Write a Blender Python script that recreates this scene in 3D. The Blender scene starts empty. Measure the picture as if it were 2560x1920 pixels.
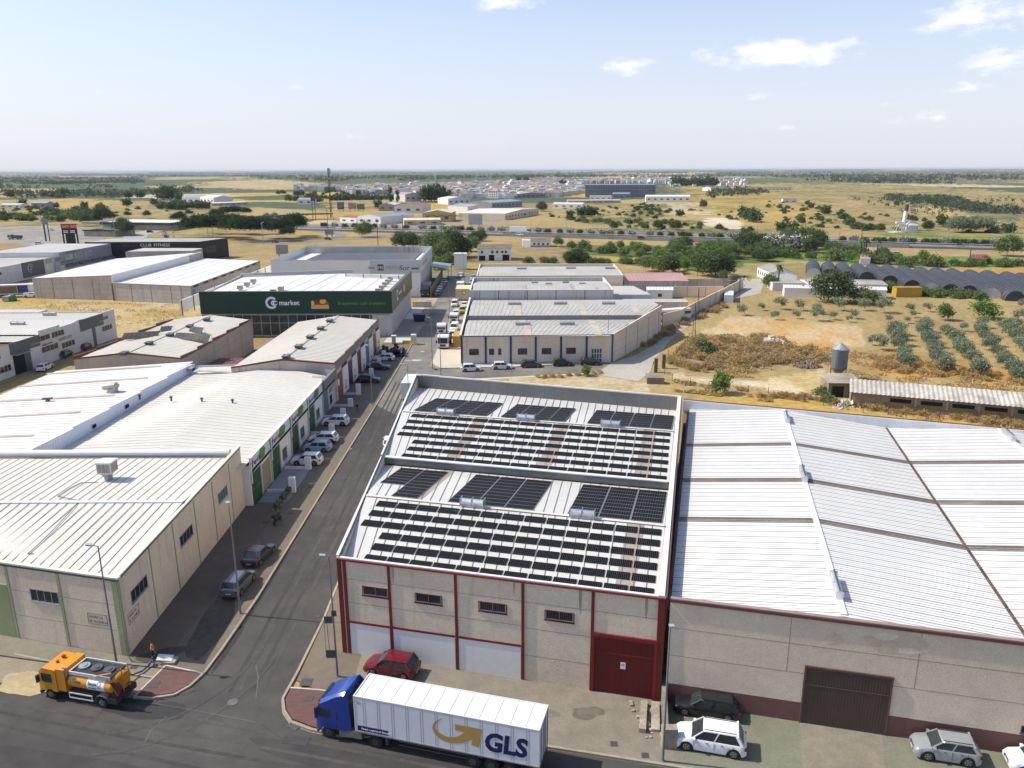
import bpy,math,random
import numpy as np
from mathutils import Vector,Matrix,noise
S=bpy.context.scene
COL=S.collection
F_PX,PW,PH,CAMH=1948.0,2560,1920,39.0
PITCH=math.atan(537/F_PX);ROLL=math.radians(0.22)
cp_,sp_=math.cos(PITCH),math.sin(PITCH)
FWD=Vector((0,cp_,-sp_));UP0=Vector((0,sp_,cp_));RT0=Vector((1,0,0))
RT=RT0*math.cos(ROLL)-UP0*math.sin(ROLL);UP=RT0*math.sin(ROLL)+UP0*math.cos(ROLL)
cd=bpy.data.cameras.new("camera");cam=bpy.data.objects.new("camera",cd);COL.objects.link(cam)
cd.sensor_fit='HORIZONTAL';cd.sensor_width=36;cd.lens=36*F_PX/PW
cd.clip_start=0.5;cd.clip_end=60000
cam.matrix_world=Matrix(((RT.x,UP.x,-FWD.x,0),(RT.y,UP.y,-FWD.y,0),(RT.z,UP.z,-FWD.z,CAMH),(0,0,0,1)))
S.camera=cam
SUN_EL=math.radians(47);SX,SY=-0.986,0.166
SUN_ROT=math.atan2(SX,SY)
S.view_settings.view_transform='Standard';S.view_settings.look='None'
S.view_settings.exposure=0.78;S.view_settings.gamma=1.0
sl=bpy.data.lights.new("sun",'SUN');sl.energy=3.3;sl.angle=math.radians(0.5);sl.color=(1.0,0.94,0.82)
so=bpy.data.objects.new("sun",sl);COL.objects.link(so)
sd=Vector((SX*math.cos(SUN_EL),SY*math.cos(SUN_EL),math.sin(SUN_EL)))
so.rotation_euler=sd.to_track_quat('Z','Y').to_euler();so.location=(0,0,200)
W=bpy.data.worlds.new("World");S.world=W;W.use_nodes=True
wn,wl=W.node_tree.nodes,W.node_tree.links
bg=wn["Background"];bg.inputs[1].default_value=0.132
sky=wn.new("ShaderNodeTexSky");sky.sky_type='NISHITA';sky.sun_disc=False
sky.sun_elevation=SUN_EL;sky.sun_rotation=SUN_ROT;sky.air_density=1.0;sky.dust_density=1.6;sky.ozone_density=1.6;sky.altitude=100
def ray_dir(x,y):return (FWD+RT*((x-PW/2)/F_PX)-UP*((y-PH/2)/F_PX)).normalized()
tc=wn.new("ShaderNodeTexCoord")
def wm(op,a,b=None,c=None):
    n=wn.new("ShaderNodeMath");n.operation=op;n.use_clamp=False
    for i,q in enumerate((a,b,c)):
        if q is None:continue
        if isinstance(q,(int,float)):n.inputs[i].default_value=q
        else:wl.new(q,n.inputs[i])
    return n.outputs[0]
CLOUDS=[(1950,133,195,34,1.0),(2070,118,90,30,.75),(1800,132,90,20,.6),(1570,163,72,26,.85),(2440,40,120,42,.8),(2350,72,90,22,.6),(2500,152,90,36,.65),
          (2405,220,80,18,.5),(1270,6,100,20,.75),(735,218,42,14,.35),(235,228,45,14,.3),(1880,240,60,14,.4),(2320,295,110,18,.42),(2050,205,60,12,.35),(900,343,60,12,.45),
          (1450,315,55,10,.35),(1970,318,50,14,.4),(1790,300,50,10,.3),(1240,362,90,10,.3),(2200,262,60,12,.4)]
ns=wn.new("ShaderNodeTexNoise");ns.inputs['Scale'].default_value=34;ns.inputs['Detail'].default_value=9;ns.inputs['Roughness'].default_value=0.62
mp=wn.new("ShaderNodeMapping");mp.inputs['Scale'].default_value=(1,1,2.2);wl.new(tc.outputs['Generated'],mp.inputs[0]);wl.new(mp.outputs[0],ns.inputs['Vector'])
acc=None
for (cx,cy,hw,hh,st) in CLOUDS:
    d=ray_dir(cx,cy)
    mpp=wn.new("ShaderNodeMapping");mpp.vector_type='TEXTURE'
    mpp.inputs['Location'].default_value=d;mpp.inputs['Rotation'].default_value=(0,0,math.atan2(-d.x,d.y))
    mpp.inputs['Scale'].default_value=(hw/F_PX,1.0,hh/F_PX)
    wl.new(tc.outputs['Generated'],mpp.inputs[0])
    ln=wn.new("ShaderNodeVectorMath");ln.operation='LENGTH';wl.new(mpp.outputs[0],ln.inputs[0])
    v=wm('MULTIPLY',wm('SUBTRACT',1.25,ln.outputs['Value']),st)
    acc=v if acc is None else wm('MAXIMUM',acc,v)
m1=wm('ADD',acc,wm('MULTIPLY',wm('SUBTRACT',ns.outputs['Fac'],0.54),2.1))
rp=wn.new("ShaderNodeMapRange");rp.interpolation_type='SMOOTHSTEP';rp.inputs['From Min'].default_value=0.15;rp.inputs['From Max'].default_value=1.15;rp.inputs['To Max'].default_value=0.92
gate=wn.new("ShaderNodeMapRange");wl.new(acc,gate.inputs[0]);gate.inputs['From Max'].default_value=0.35
wl.new(m1,rp.inputs[0])
cf=wm('MULTIPLY',rp.outputs[0],gate.outputs[0])
sep=wn.new("ShaderNodeSeparateXYZ");wl.new(tc.outputs['Generated'],sep.inputs[0])
veil=wn.new("ShaderNodeMapRange");veil.interpolation_type='SMOOTHSTEP';veil.inputs['From Min'].default_value=0.0;veil.inputs['From Max'].default_value=0.34
veil.inputs['To Min'].default_value=0.8;veil.inputs['To Max'].default_value=0.08;wl.new(sep.outputs['Z'],veil.inputs[0])
mx0=wn.new("ShaderNodeMix");mx0.data_type='RGBA';wl.new(veil.outputs[0],mx0.inputs['Factor']);tn=wn.new("ShaderNodeMix");tn.data_type='RGBA';tn.blend_type='MULTIPLY';tn.inputs['Factor'].default_value=1;wl.new(sky.outputs[0],tn.inputs['A']);tn.inputs['B'].default_value=(.73,.77,.87,1);wl.new(tn.outputs['Result'],mx0.inputs['A']);mx0.inputs['B'].default_value=(3.75,3.85,4.25,1)
mx=wn.new("ShaderNodeMix");mx.data_type='RGBA';wl.new(cf,mx.inputs['Factor']);wl.new(mx0.outputs['Result'],mx.inputs['A']);mx.inputs['B'].default_value=(5.4,5.3,5.35,1)
wl.new(mx.outputs['Result'],bg.inputs[0])
ORI={'A':(0,400),'B':(640,400),'C':(1280,400),'D':(1920,400),'E':(0,760),'F':(640,760),'G':(1280,760),'H':(1920,760),
       'I':(0,1120),'J':(640,1120),'K':(1280,1120),'L':(1920,1120),'M':(0,1440),'N':(640,1440),'O':(1280,1440),'Q':(1920,1440),
       'a':(0,600,6.9125),'b':(600,1040,9.2167),'c':(780,820,9.2167),'d':(1040,640,9.2167),'e':(1040,800,9.2167),'f':(0,520,6.9125),'z':(0,0,1),'g':(1280,500,1.7281),'h':(400,440,4.424),'i':(0,410,1.7281)}
def ray_ground(x,y,z=0.0):
    d=FWD+RT*((x-PW/2)/F_PX)-UP*((y-PH/2)/F_PX)
    t=(z-CAMH)/d.z
    return (d.x*t,d.y*t)
def P(r,u,v,z=0.0):
    o=ORI[r];s=o[2] if len(o)>2 else 3.456
    return ray_ground(o[0]+u/s,o[1]+v/s,z)
MATS={}
def nodes_of(name):
    m=bpy.data.materials.new(name);m.use_nodes=True
    return m,m.node_tree.nodes,m.node_tree.links,m.node_tree.nodes["Principled BSDF"]
def mat(name,col,rough=0.7,metal=0.0,n_amt=0.12,n_scale=3.0,grain=0.0,grain_scale=40.0,streak=0.0,spec=0.4,bump=0.0,dirt=None,isl=0.0,stain=0.0,stain_col=(0.12,0.10,0.08)):
    if name in MATS:return MATS[name]
    m,n,l,b=nodes_of(name)
    b.inputs['Roughness'].default_value=rough;b.inputs['Metallic'].default_value=metal;b.inputs['Specular IOR Level'].default_value=spec
    t=n.new("ShaderNodeTexCoord")
    def tex(scale,detail=5,vec=None,rough_=0.55):
        x=n.new("ShaderNodeTexNoise");x.inputs['Scale'].default_value=scale;x.inputs['Detail'].default_value=detail;x.inputs['Roughness'].default_value=rough_
        l.new(vec or t.outputs['Object'],x.inputs['Vector']);return x.outputs['Fac']
    def mr(v,a0,a1,b0,b1):
        x=n.new("ShaderNodeMapRange");l.new(v,x.inputs[0]);x.inputs[1].default_value=a0;x.inputs[2].default_value=a1;x.inputs[3].default_value=b0;x.inputs[4].default_value=b1;return x.outputs[0]
    def mul(a,c):
        x=n.new("ShaderNodeMath");x.operation='MULTIPLY';l.new(a,x.inputs[0]);l.new(c,x.inputs[1]);return x.outputs[0]
    f=mr(tex(n_scale*0.1,6),0.3,0.7,1-n_amt,1+n_amt)
    f=mul(f,mr(tex(n_scale,6),0.3,0.7,1-n_amt*.7,1+n_amt*.7))
    if grain:f=mul(f,mr(tex(grain_scale,3),0.3,0.7,1-grain,1+grain))
    if isl:
        g=n.new("ShaderNodeNewGeometry");f=mul(f,mr(g.outputs['Random Per Island'],0,1,1-isl,1+isl))
    hs=n.new("ShaderNodeMix");hs.data_type='RGBA';hs.blend_type='MULTIPLY';hs.inputs['Factor'].default_value=1.0
    hs.inputs['A'].default_value=(*col,1)
    cmb=n.new("ShaderNodeCombineColor");l.new(f,cmb.inputs[0]);l.new(f,cmb.inputs[1]);l.new(f,cmb.inputs[2]);l.new(cmb.outputs[0],hs.inputs['B'])
    out=hs.outputs['Result']
    if streak:
        mp=n.new("ShaderNodeMapping");mp.inputs['Scale'].default_value=(1.3,1.3,0.07);l.new(t.outputs['Object'],mp.inputs[0])
        s=mr(tex(1.0,5,mp.outputs[0]),0.56,0.78,0,streak)
        q=n.new("ShaderNodeMix");q.data_type='RGBA';l.new(s,q.inputs['Factor']);l.new(out,q.inputs['A']);q.inputs['B'].default_value=(*stain_col,1);out=q.outputs['Result']
    if stain:
        s=mr(tex(n_scale*0.22,7,None,0.65),0.5,0.72,0,stain)
        q=n.new("ShaderNodeMix");q.data_type='RGBA';l.new(s,q.inputs['Factor']);l.new(out,q.inputs['A']);q.inputs['B'].default_value=(*stain_col,1);out=q.outputs['Result']
    l.new(out,b.inputs['Base Color'])
    if bump:
        bp=n.new("ShaderNodeBump");bp.inputs['Strength'].default_value=bump;bp.inputs['Distance'].default_value=0.05
        l.new(tex(grain_scale*.5,4),bp.inputs['Height']);l.new(bp.outputs[0],b.inputs['Normal'])
    MATS[name]=m;return m
def paint(name,col,rough=0.28,metal=0.0):
    if name in MATS:return MATS[name]
    m=mat(name,col,rough,metal,n_amt=0.05,n_scale=2,spec=0.5)
    b=m.node_tree.nodes["Principled BSDF"];b.inputs['Coat Weight'].default_value=0.6;b.inputs['Coat Roughness'].default_value=0.06
    return m
ORG={}
def _noop():pass
def tag(o,label=None,cat=None,group=None,kind=None):
    if label:o['label']=label
    if cat:o['category']=cat
    if group:o['group']=group
    if kind:o['kind']=kind
    elif cat:o['kind']='thing'
    return o
def thing(name,label,cat,loc=(0,0,0),rz=0.0,group=None):
    o=bpy.data.objects.new(name,None);COL.objects.link(o);o.empty_display_size=0.3
    o.location=loc;o.rotation_euler=(0,0,rz);ORG[o.name]=Vector(loc) if rz==0 else Vector((0,0,0))
    return tag(o,label,cat,group)
class MB:
    def __init__(s):s.v=[];s.f=[];s.m=[];s.T=None;s.s=[]
    def add(s,pts,faces,m=0):
        k=len(s.v);s.s.append(k)
        for p in pts:
            p=Vector(p)
            if s.T is not None:p=s.T@p
            s.v.append(p)
        for fc in faces:s.f.append(tuple(k+i for i in fc));s.m.append(m)
        return s
    def face(s,pts,m=0):return s.add(pts,[tuple(range(len(pts)))],m)
    def box(s,x0,x1,y0,y1,z0,z1,m=0):
        return s.add([(x0,y0,z0),(x1,y0,z0),(x1,y1,z0),(x0,y1,z0),(x0,y0,z1),(x1,y0,z1),(x1,y1,z1),(x0,y1,z1)],
                     [(0,3,2,1),(4,5,6,7),(0,1,5,4),(1,2,6,5),(2,3,7,6),(3,0,4,7)],m)
    def prism(s,poly,z0,z1,m=0,mtop=None):
        n=len(poly)
        a=sum(poly[i][0]*poly[(i+1)%n][1]-poly[(i+1)%n][0]*poly[i][1] for i in range(n))
        if a<0:poly=poly[::-1]
        zt=z1 if isinstance(z1,(list,tuple)) else [z1]*n
        if a<0 and isinstance(z1,(list,tuple)):zt=list(z1)[::-1]
        s.add([(x,y,z0) for x,y in poly]+[(poly[i][0],poly[i][1],zt[i]) for i in range(n)],[tuple(range(n-1,-1,-1))]+[(i,(i+1)%n,n+(i+1)%n,n+i) for i in range(n)],m)
        s.f.append(tuple(len(s.v)-n+i for i in range(n)));s.m.append(m if mtop is None else mtop)
        return s
    def beam(s,a,b,w,h,m=0,up=(0,0,1)):
        a,b=Vector(a),Vector(b);d=(b-a).normalized();u=Vector(up)
        if abs(d.dot(u))>.98:u=Vector((0,1,0))
        sd_=d.cross(u).normalized()*w/2;uu=sd_.cross(d).normalized()*h/2
        c=[a-sd_-uu,a+sd_-uu,a+sd_+uu,a-sd_+uu,b-sd_-uu,b+sd_-uu,b+sd_+uu,b-sd_+uu]
        return s.add(c,[(0,1,2,3),(7,6,5,4),(0,4,5,1),(1,5,6,2),(2,6,7,3),(3,7,4,0)],m)
    def cyl(s,a,b,r0,r1=None,n=12,m=0,caps=True,mcap=None):
        r1=r0 if r1 is None else r1;a,b=Vector(a),Vector(b);d=(b-a).normalized()
        u=Vector((0,0,1)) if abs(d.z)<.9 else Vector((1,0,0));x=d.cross(u).normalized();y=d.cross(x)
        ra=[a+(x*math.cos(t)+y*math.sin(t))*r0 for t in [2*math.pi*i/n for i in range(n)]]
        rb=[b+(x*math.cos(t)+y*math.sin(t))*r1 for t in [2*math.pi*i/n for i in range(n)]]
        s.add(ra+rb,[(i,(i+1)%n,n+(i+1)%n,n+i) for i in range(n)],m)
        if caps:
            s.f.append(tuple(len(s.v)-2*n+i for i in range(n-1,-1,-1)));s.m.append(m if mcap is None else mcap)
            s.f.append(tuple(len(s.v)-n+i for i in range(n)));s.m.append(m if mcap is None else mcap)
        return s
    def loft(s,rings,m=0,closed=True,caps=True,mf=None):
        n=len(rings[0]);k=len(s.v);s.add([p for r in rings for p in r],[])
        for i in range(len(rings)-1):
            for j in range(n if closed else n-1):
                a,b=k+i*n+j,k+i*n+(j+1)%n
                s.f.append((a,b,b+n,a+n));s.m.append(mf(i,j) if mf else m)
        if caps:
            s.f.append(tuple(k+j for j in range(n-1,-1,-1)));s.m.append(m)
            s.f.append(tuple(k+(len(rings)-1)*n+j for j in range(n)));s.m.append(m)
        return s
    def build(s,name,mats,parent=None,smooth=False,base=None,angle=None):
        if not isinstance(mats,(list,tuple)):mats=[mats]
        org=ORG.get(parent.name,Vector((0,0,0))) if parent else Vector(base or (0,0,0))
        me=bpy.data.meshes.new(name)
        me.from_pydata([tuple(v-org) for v in s.v],[],s.f)
        for q in mats:me.materials.append(q)
        me.polygons.foreach_set('material_index',s.m)
        if smooth:me.polygons.foreach_set('use_smooth',[True]*len(s.f))
        me.update()
        if smooth and angle:me.set_sharp_from_angle(angle=math.radians(angle))
        o=bpy.data.objects.new(name,me);COL.objects.link(o)
        if parent:o.parent=parent
        else:o.location=org
        ORG[o.name]=org
        return o
def copy_tree(src,loc=None,rz=None,scale=None,label=None,group=None,parent=None,swap=None):
    o=src.copy();COL.objects.link(o)
    if parent:o.parent=parent
    if swap and o.type=='MESH':
        for sl_ in o.material_slots:
            if sl_.material and sl_.material.name in swap:
                nm=swap[sl_.material.name];sl_.link='OBJECT';sl_.material=nm
    if loc is not None:o.location=loc
    if rz is not None:o.rotation_euler=(0,0,rz)
    if scale is not None:o.scale=scale if isinstance(scale,(tuple,list)) else (scale,)*3
    if label:o['label']=label
    if group:o['group']=group
    for c in KIDS.get(src.name,list(src.children)):copy_tree(c,parent=o,swap=swap)
    return o
def build_each(mb,name,mats,parent,**kw):
    starts=sorted(set(mb.s));out=[];import bisect
    parts={}
    for f,m in zip(mb.f,mb.m):parts.setdefault(bisect.bisect_right(starts,f[0])-1,[]).append((f,m))
    for k,fs in parts.items():
        q=MB();a=starts[k];e=starts[k+1] if k+1<len(starts) else len(mb.v)
        q.v=mb.v[a:e]
        for f,m in fs:q.f.append(tuple(i-a for i in f));q.m.append(m)
        out.append(q.build(name,mats,parent,**kw))
    return out
KIDS={}
def ground_sheet(name,poly,z,m,kind='structure',thick=None):
    b=MB()
    if thick:b.prism(poly,z-thick,z)
    else:
        n=len(poly);a=sum(poly[i][0]*poly[(i+1)%n][1]-poly[(i+1)%n][0]*poly[i][1] for i in range(n))
        if a<0:poly=poly[::-1]
        b.face([(x,y,z) for x,y in poly])
    o=b.build(name,m);o['kind']=kind;return o
class Wall:
    def __init__(s,p0,p1,z0=0.0):
        s.a=Vector((*p0[:2],0));s.b=Vector((*p1[:2],0));s.d=(s.b-s.a).normalized();s.L=(s.b-s.a).length
        s.n=Vector((s.d.y,-s.d.x,0));s.z0=z0
    def pt(s,t,z,out=0.0):return s.a+s.d*t+s.n*out+Vector((0,0,z))
    def slab(s,mb,t0,t1,z0,z1,o0,o1,m=0,z0b=None,z1b=None):
        z0b=z0 if z0b is None else z0b;z1b=z1 if z1b is None else z1b
        p=[s.pt(t0,z0,o0),s.pt(t1,z0b,o0),s.pt(t1,z0b,o1),s.pt(t0,z0,o1),s.pt(t0,z1,o0),s.pt(t1,z1b,o0),s.pt(t1,z1b,o1),s.pt(t0,z1,o1)]
        mb.add(p,[(0,1,2,3),(7,6,5,4),(4,5,1,0),(5,6,2,1),(6,7,3,2),(7,4,0,3)],m)
    def T(s,px_left):
        return (Vector((*px_left[:2],0))-s.a).dot(s.d)
GLASS=None
def window(w,t0,t1,z0,z1,parent,fm,pm,nm=2,fr=0.07,out=0.03,name='window',bars=False):
    b=MB()
    w.slab(b,t0,t1,z0,z0+fr,-0.1,out);w.slab(b,t0,t1,z1-fr,z1,-0.1,out)
    w.slab(b,t0,t0+fr,z0+fr,z1-fr,-0.1,out);w.slab(b,t1-fr,t1,z0+fr,z1-fr,-0.1,out)
    for i in range(1,nm):
        t=t0+(t1-t0)*i/nm;w.slab(b,t-fr/2,t+fr/2,z0+fr,z1-fr,-0.1,out-0.004)
    w.slab(b,t0-.05,t1+.05,z0-.06,z0-.002,-.05,out+.05)
    f=b.build(name,fm,parent)
    g=MB();w.slab(g,t0+fr*.5,t1-fr*.5,z0+fr*.5,z1-fr*.5,-.08,0.006);g.build('pane',pm,f)
    if bars:
        b=MB();k=int((t1-t0)/.16)
        for i in range(1,k):t=t0+(t1-t0)*i/k;w.slab(b,t-.01,t+.01,z0+fr,z1-fr,out+.05,out+.07)
        b.build('grille',M_dsteel,f);b=MB()
        for q in (t0+fr,(t0+t1)/2-.03,t1-fr-.05):w.slab(b,q,q+.05,z0+fr,z1-fr,.0065,out+.01)
        w.slab(b,t0+fr,t1-fr,z0+fr,z0+fr+.06,.0065,out+.008);b.build('sash',M_alu,f)
    return f
def text(w,s,t,z,h,m,parent,name='lettering',out=0.03,sx=1.0,shear=0.0,align='LEFT',font_w=0.0,tilt=0.0):
    c=bpy.data.curves.new(name,'FONT');c.body=s;c.size=h*1.38;c.extrude=0.012;c.align_x=align;c.shear=shear;c.offset=font_w;c.resolution_u=3
    o=bpy.data.objects.new(name,c);me=bpy.data.meshes.new_from_object(o);bpy.data.objects.remove(o);bpy.data.curves.remove(c)
    b=MB();ct,st=math.cos(tilt),math.sin(tilt)
    for v in me.vertices:
        x,y,q=v.co.x*sx,v.co.y,v.co.z
        b.v.append(w.pt(t+x*ct-y*st,z+x*st+y*ct,out+q))
    for p in me.polygons:b.f.append(tuple(p.vertices));b.m.append(0)
    bpy.data.meshes.remove(me)
    return b.build(name,m,parent)
def roof_plane(mb,A,B,C,D,pitch=1.0,w=.05,h=.05,m=0,ms=1,thick=.06,flash=None):
    A,B,C,D=map(Vector,(A,B,C,D))
    nrm=(B-A).cross(D-A).normalized()
    if nrm.z<0:nrm=-nrm
    lo=nrm*thick
    pts=[A,B,C,D,A-lo,B-lo,C-lo,D-lo]
    mb.add(pts,[(0,1,2,3),(7,6,5,4),(0,4,5,1),(1,5,6,2),(2,6,7,3),(3,7,4,0)],m)
    if pitch:
        n=max(1,int(round((B-A).length/pitch)))
        for i in range(1,n):
            t=i/n;mb.beam(A.lerp(B,t)+nrm*h*.5,D.lerp(C,t)+nrm*h*.5,w,h,ms,up=nrm)
M_glass=mat('window_glass',(0.03,0.034,0.038),0.12,0,.3,2,spec=.6)
M_glassg=mat('green_glass',(0.10,0.16,0.13),0.12,0,.3,2,spec=.6)
M_beige=mat('beige_pebble_wall',(0.68,0.565,0.415),.9,0,.07,2,.22,16,.35,bump=.3,stain=.10,stain_col=(.22,.18,.14))
M_beige2=mat('beige_plain_wall',(0.70,0.57,0.415),.9,0,.07,1.5,.18,16,.12,bump=.3,stain=.22,stain_col=(.36,.27,.19))
M_conc=mat('weathered_concrete',(0.50,0.44,0.38),.9,0,.12,2,.16,12,.75,bump=.3,stain=.3,stain_col=(.2,.18,.16))
M_white=mat('white_paint_wall',(0.76,0.74,0.70),.7,0,.04,1.5,.05,18,.16,stain_col=(.35,.33,.3))
M_wroof=mat('white_roof_sheet',(0.57,0.54,0.47),.5,0,.07,1.0,.06,10,0,stain=.55,stain_col=(.52,.47,.38))
M_groof2=mat('weathered_grey_roof',(0.40,0.385,0.345),.6,0,.10,1.2,.10,9,.5,stain=.45,stain_col=(.30,.25,.17))
M_wroof2=mat('bright_white_roof',(0.64,0.62,0.575),.5,0,.06,.8,.05,8,0,stain=.55,stain_col=(.52,.46,.35))
M_croof=mat('cream_roof_sheet',(0.58,0.54,0.46),.6,0,.07,.8,.05,10,stain=.2,stain_col=(.62,.56,.46))
M_wroof3=mat('clean_white_roof',(0.655,0.645,0.62),.5,0,.05,.8,.04,8,0,stain=.2,stain_col=(.56,.51,.42));M_sroof=mat('solar_roof_sheet',(0.53,0.515,0.475),.5,0,.06,1.0,.05,10,0,stain=.25,stain_col=(.50,.46,.38))
M_stripe=mat('translucent_roof_strip',(0.36,0.32,0.27),.7,0,.3,3,.2,20)
M_strip2=mat('yellowed_skylight_sheet',(0.43,0.375,0.27),.7,0,.15,3,.1,20)
M_seam=mat('roof_seam_grey',(0.22,0.215,0.21),.6,0,.2,2)
M_seamw=mat('roof_seam_pale',(0.36,0.345,0.315),.6,0,.1,2)
M_seaml=mat('roof_seam_soft',(0.53,0.505,0.455),.6,0,.1,2)
M_galv=mat('galvanised_sheet',(0.21,0.215,0.215),.5,.2,.12,1.5,.1,14,.4)
M_coping=mat('white_coping',(0.63,0.63,0.62),.5,0,.08,1)
M_red=mat('oxblood_red_paint',(0.165,0.016,0.012),.55,0,.1,2)
M_reddoor=mat('red_sheet_door',(0.125,0.010,0.008),.6,0,.08,1.5,.1,20)
M_brown=mat('brown_trim',(0.13,0.065,0.055),.6,0,.12,2)
M_brownd=mat('brown_sheet_door',(0.075,0.052,0.038),.6,0,.15,1,.1,20)
M_brownb=mat('brown_plinth_paint',(0.155,0.075,0.062),.8,0,.1,1,.1,16)
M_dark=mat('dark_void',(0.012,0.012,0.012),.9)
M_black=mat('black_plastic',(0.02,0.02,0.022),.6)
M_steel=mat('steel_grey',(0.32,0.34,0.36),.45,.4)
M_dsteel=mat('dark_steel',(0.09,0.095,0.10),.5,.3)
M_joint=mat('panel_joint',(0.17,0.15,0.13),.9)
M_alu=mat('aluminium',(0.62,0.63,0.64),.3,.7)
# =================================================================== SOLAR WAREHOUSE
U=Vector((0.9703,-0.2419,0));N=Vector((0.2419,0.9703,0))
def un(u,n,z=0.0):return U*u+N*n+Vector((0,0,z))
def XY(v):return (v[0],v[1])
FL=Vector((-14.18,56.9,0));FR=FL+U*26.1
RL=Vector((-14.1,111.0,0));RR=Vector((22.4,98.9,0))
def onL(n):
    d=RL-FL;t=(n-FL.dot(N))/d.dot(N);return FL+d*t
def onR(n):
    d=RR-FR;t=(n-FR.dot(N))/d.dot(N);return FR+d*t
n0=FL.dot(N);nm_=73.7;nr1=62.9;nr2=87.2
wh=thing('solar_warehouse','beige warehouse with oxblood red pilasters and roof full of dark solar panels','warehouse',(FL.x,FL.y,0))
wf=Wall(FL,FR);wl_=Wall(RL,FL);wr_=Wall(FR,RR);wb_=Wall(RR,RL)
b=MB()
wf.slab(b,0,wf.L,0,8.75,-.3,0);wl_.slab(b,0,wl_.L-.3,0,9.6,-.3,0,z1b=8.75);wr_.slab(b,.3,wr_.L,0,8.75,-.3,0,z1b=9.6);wb_.slab(b,.3,wb_.L-.3,0,9.6,-.3,0)
build_each(b,'wall',M_beige,wh)
T=lambda r,u,v:wf.T(P(r,u,v))
bays=[0.25,1.95,7.35,12.75,18.6,25.9]
tA=[T('N',757,672)-.1,T('N',815,675),wf.T(P('N',1207,640,.6)),wf.T(P('N',1748,810)),wf.T(P('O',97,897)),wf.T(P('O',682,985)),wf.L-.45]
pil=MB()
for i,t in enumerate(tA[1:-1]):wf.slab(pil,t-(.13 if i==0 else .11),t+(.13 if i==0 else .11),0,8.72,0,.08)
wf.slab(pil,-.02,.34,0,8.72,0,.09)
wf.slab(pil,wf.L-.5,wf.L,0,8.72,0,.12)
wf.slab(pil,0,wf.L,8.68,8.80,.0,.13)
zb=3.05
for i in range(1,4):wf.slab(pil,tA[i]+.17,tA[i+1]-.17,zb,zb+.17,0,.07)
build_each(pil,'pilaster',M_red,wh)
b=MB()
for i in range(1,4):wf.slab(b,tA[i]+.17,tA[i+1]-.17,.12,zb-.002,0,.03)
build_each(b,'painted_base',M_white,wh)
b=MB()
wf.slab(b,.35,tA[1]-.14,0,8.6,.0,.03,0);b.build('corner_panel',mat('pale_corner',(.55,.52,.46),.9,0,.1,2),wh)
j=MB()
for i in range(1,6):
    t0,t1=tA[i]+.17,(tA[i+1]-.17 if i<5 else wf.L-.5)
    for z in ((4.9,) if i<4 else (2.35,4.75,7.0)):
        if i==5 and z<5.5:continue
        wf.slab(j,t0,t1,z,z+.03,0,.006)
    if i<4:wf.slab(j,t0,t1,7.05,7.075,0,.006)
j.build('panel_joints',M_joint,wh)
for (r,u,v) in (('N',985,200),('N',1455,255),('N',2017,330),('O',390,408)):
    tc_=wf.T(P(r,u,v,6.15));window(wf,tc_-1.15,tc_+1.15,5.75,6.6,wh,M_red,M_glass,1,bars=True)
t0,t1=tA[5]+.11,wf.L-.5
b=MB();k=int((t1-t0)/.22)
wf.slab(b,t0,t1,0,4.95,.0,.05)
for i in range(k):t=t0+(t1-t0)*i/k;wf.slab(b,t+.03,t+.13,0,4.9,.05,.08)
dr=b.build('sheet_door',M_reddoor,wh)
b=MB();wf.slab(b,t0-.1,t1+.1,4.95,5.25,0,.16);wf.slab(b,t0-.12,t0+.1,0,4.95,.085,.17);wf.slab(b,t1-.12,t1+.12,0,4.95,.125,.17);wf.slab(b,t0+.1,t1-.12,3.62,3.68,.081,.10)
build_each(b,'door_frame',M_red,wh)
b=MB();tc_=wf.T(P('O',966,752,2.5));wf.slab(b,tc_-.19,tc_+.19,2.45,3.0,.085,.10);sg=b.build('notice_plate',M_white,dr)
b=MB();c0=wf.pt(tc_,2.8,.105);ring=[]
for i in range(16):
    a0,a1=2*math.pi*i/16,2*math.pi*(i+1)/16
    p=[c0+wf.d*math.cos(a)*r+Vector((0,0,math.sin(a)*r)) for a,r in ((a0,.07),(a1,.07),(a1,.11),(a0,.11))];b.face(p[::-1])
wf.slab(b,tc_-.08,tc_+.08,2.79,2.815,.10,.106)
b.build('emblem',M_dsteel,dr)
M_drip=mat('drip_stain',(.40,.335,.26),.9,0,.15,3,.2,14)
for (r,u,v,ln,wd) in (('K',595,1225,2.2,.22),('K',1172,1265,1.9,.2),('J',1200,1005,1.6,.2),('K',30,1135,1.2,.14)):
    t_=wf.T(P(r,u,v,8.6));b=MB();b.face([wf.pt(t_+a*wd,8.66-z*ln,.004) for a,z in ((-.5,0),(-.6,.4),(-.25,.8),(0,1),(.3,.75),(.55,.35),(.5,0))]);b.build('drip_stain',M_drip,wh)
zE,zR=7.95,9.25
def lp(n,z):p=onL(n)+U*.35;return Vector((p.x,p.y,z))
def rp_(n,z):p=onR(n)-U*.55;return Vector((p.x,p.y,z))
zM=8.15;zR2=9.75;zRR=8.05
nA=n0+.3;nB=nr1;nC=nm_-.25;nD=nm_+.35;nE2=nr2
RLi=RL+U*.35-N*.35;RRi=RR-U*.55-N*.3
FLi=lp(nA,zE);FRi=rp_(nA,zE)
roofs=[]
def slope(name,A,B,C,D,par,pitch=.98,m=M_sroof):
    b=MB();roof_plane(b,A,B,C,D,pitch,.05,.055,0,1);return b.build(name,[m,M_seam],par)
slope('roof_slope',FLi,FRi,rp_(nB,zR),lp(nB,zR),wh)
slope('roof_slope',rp_(nC,zM),lp(nC,zM),lp(nB,zR),rp_(nB,zR),wh)
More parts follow.
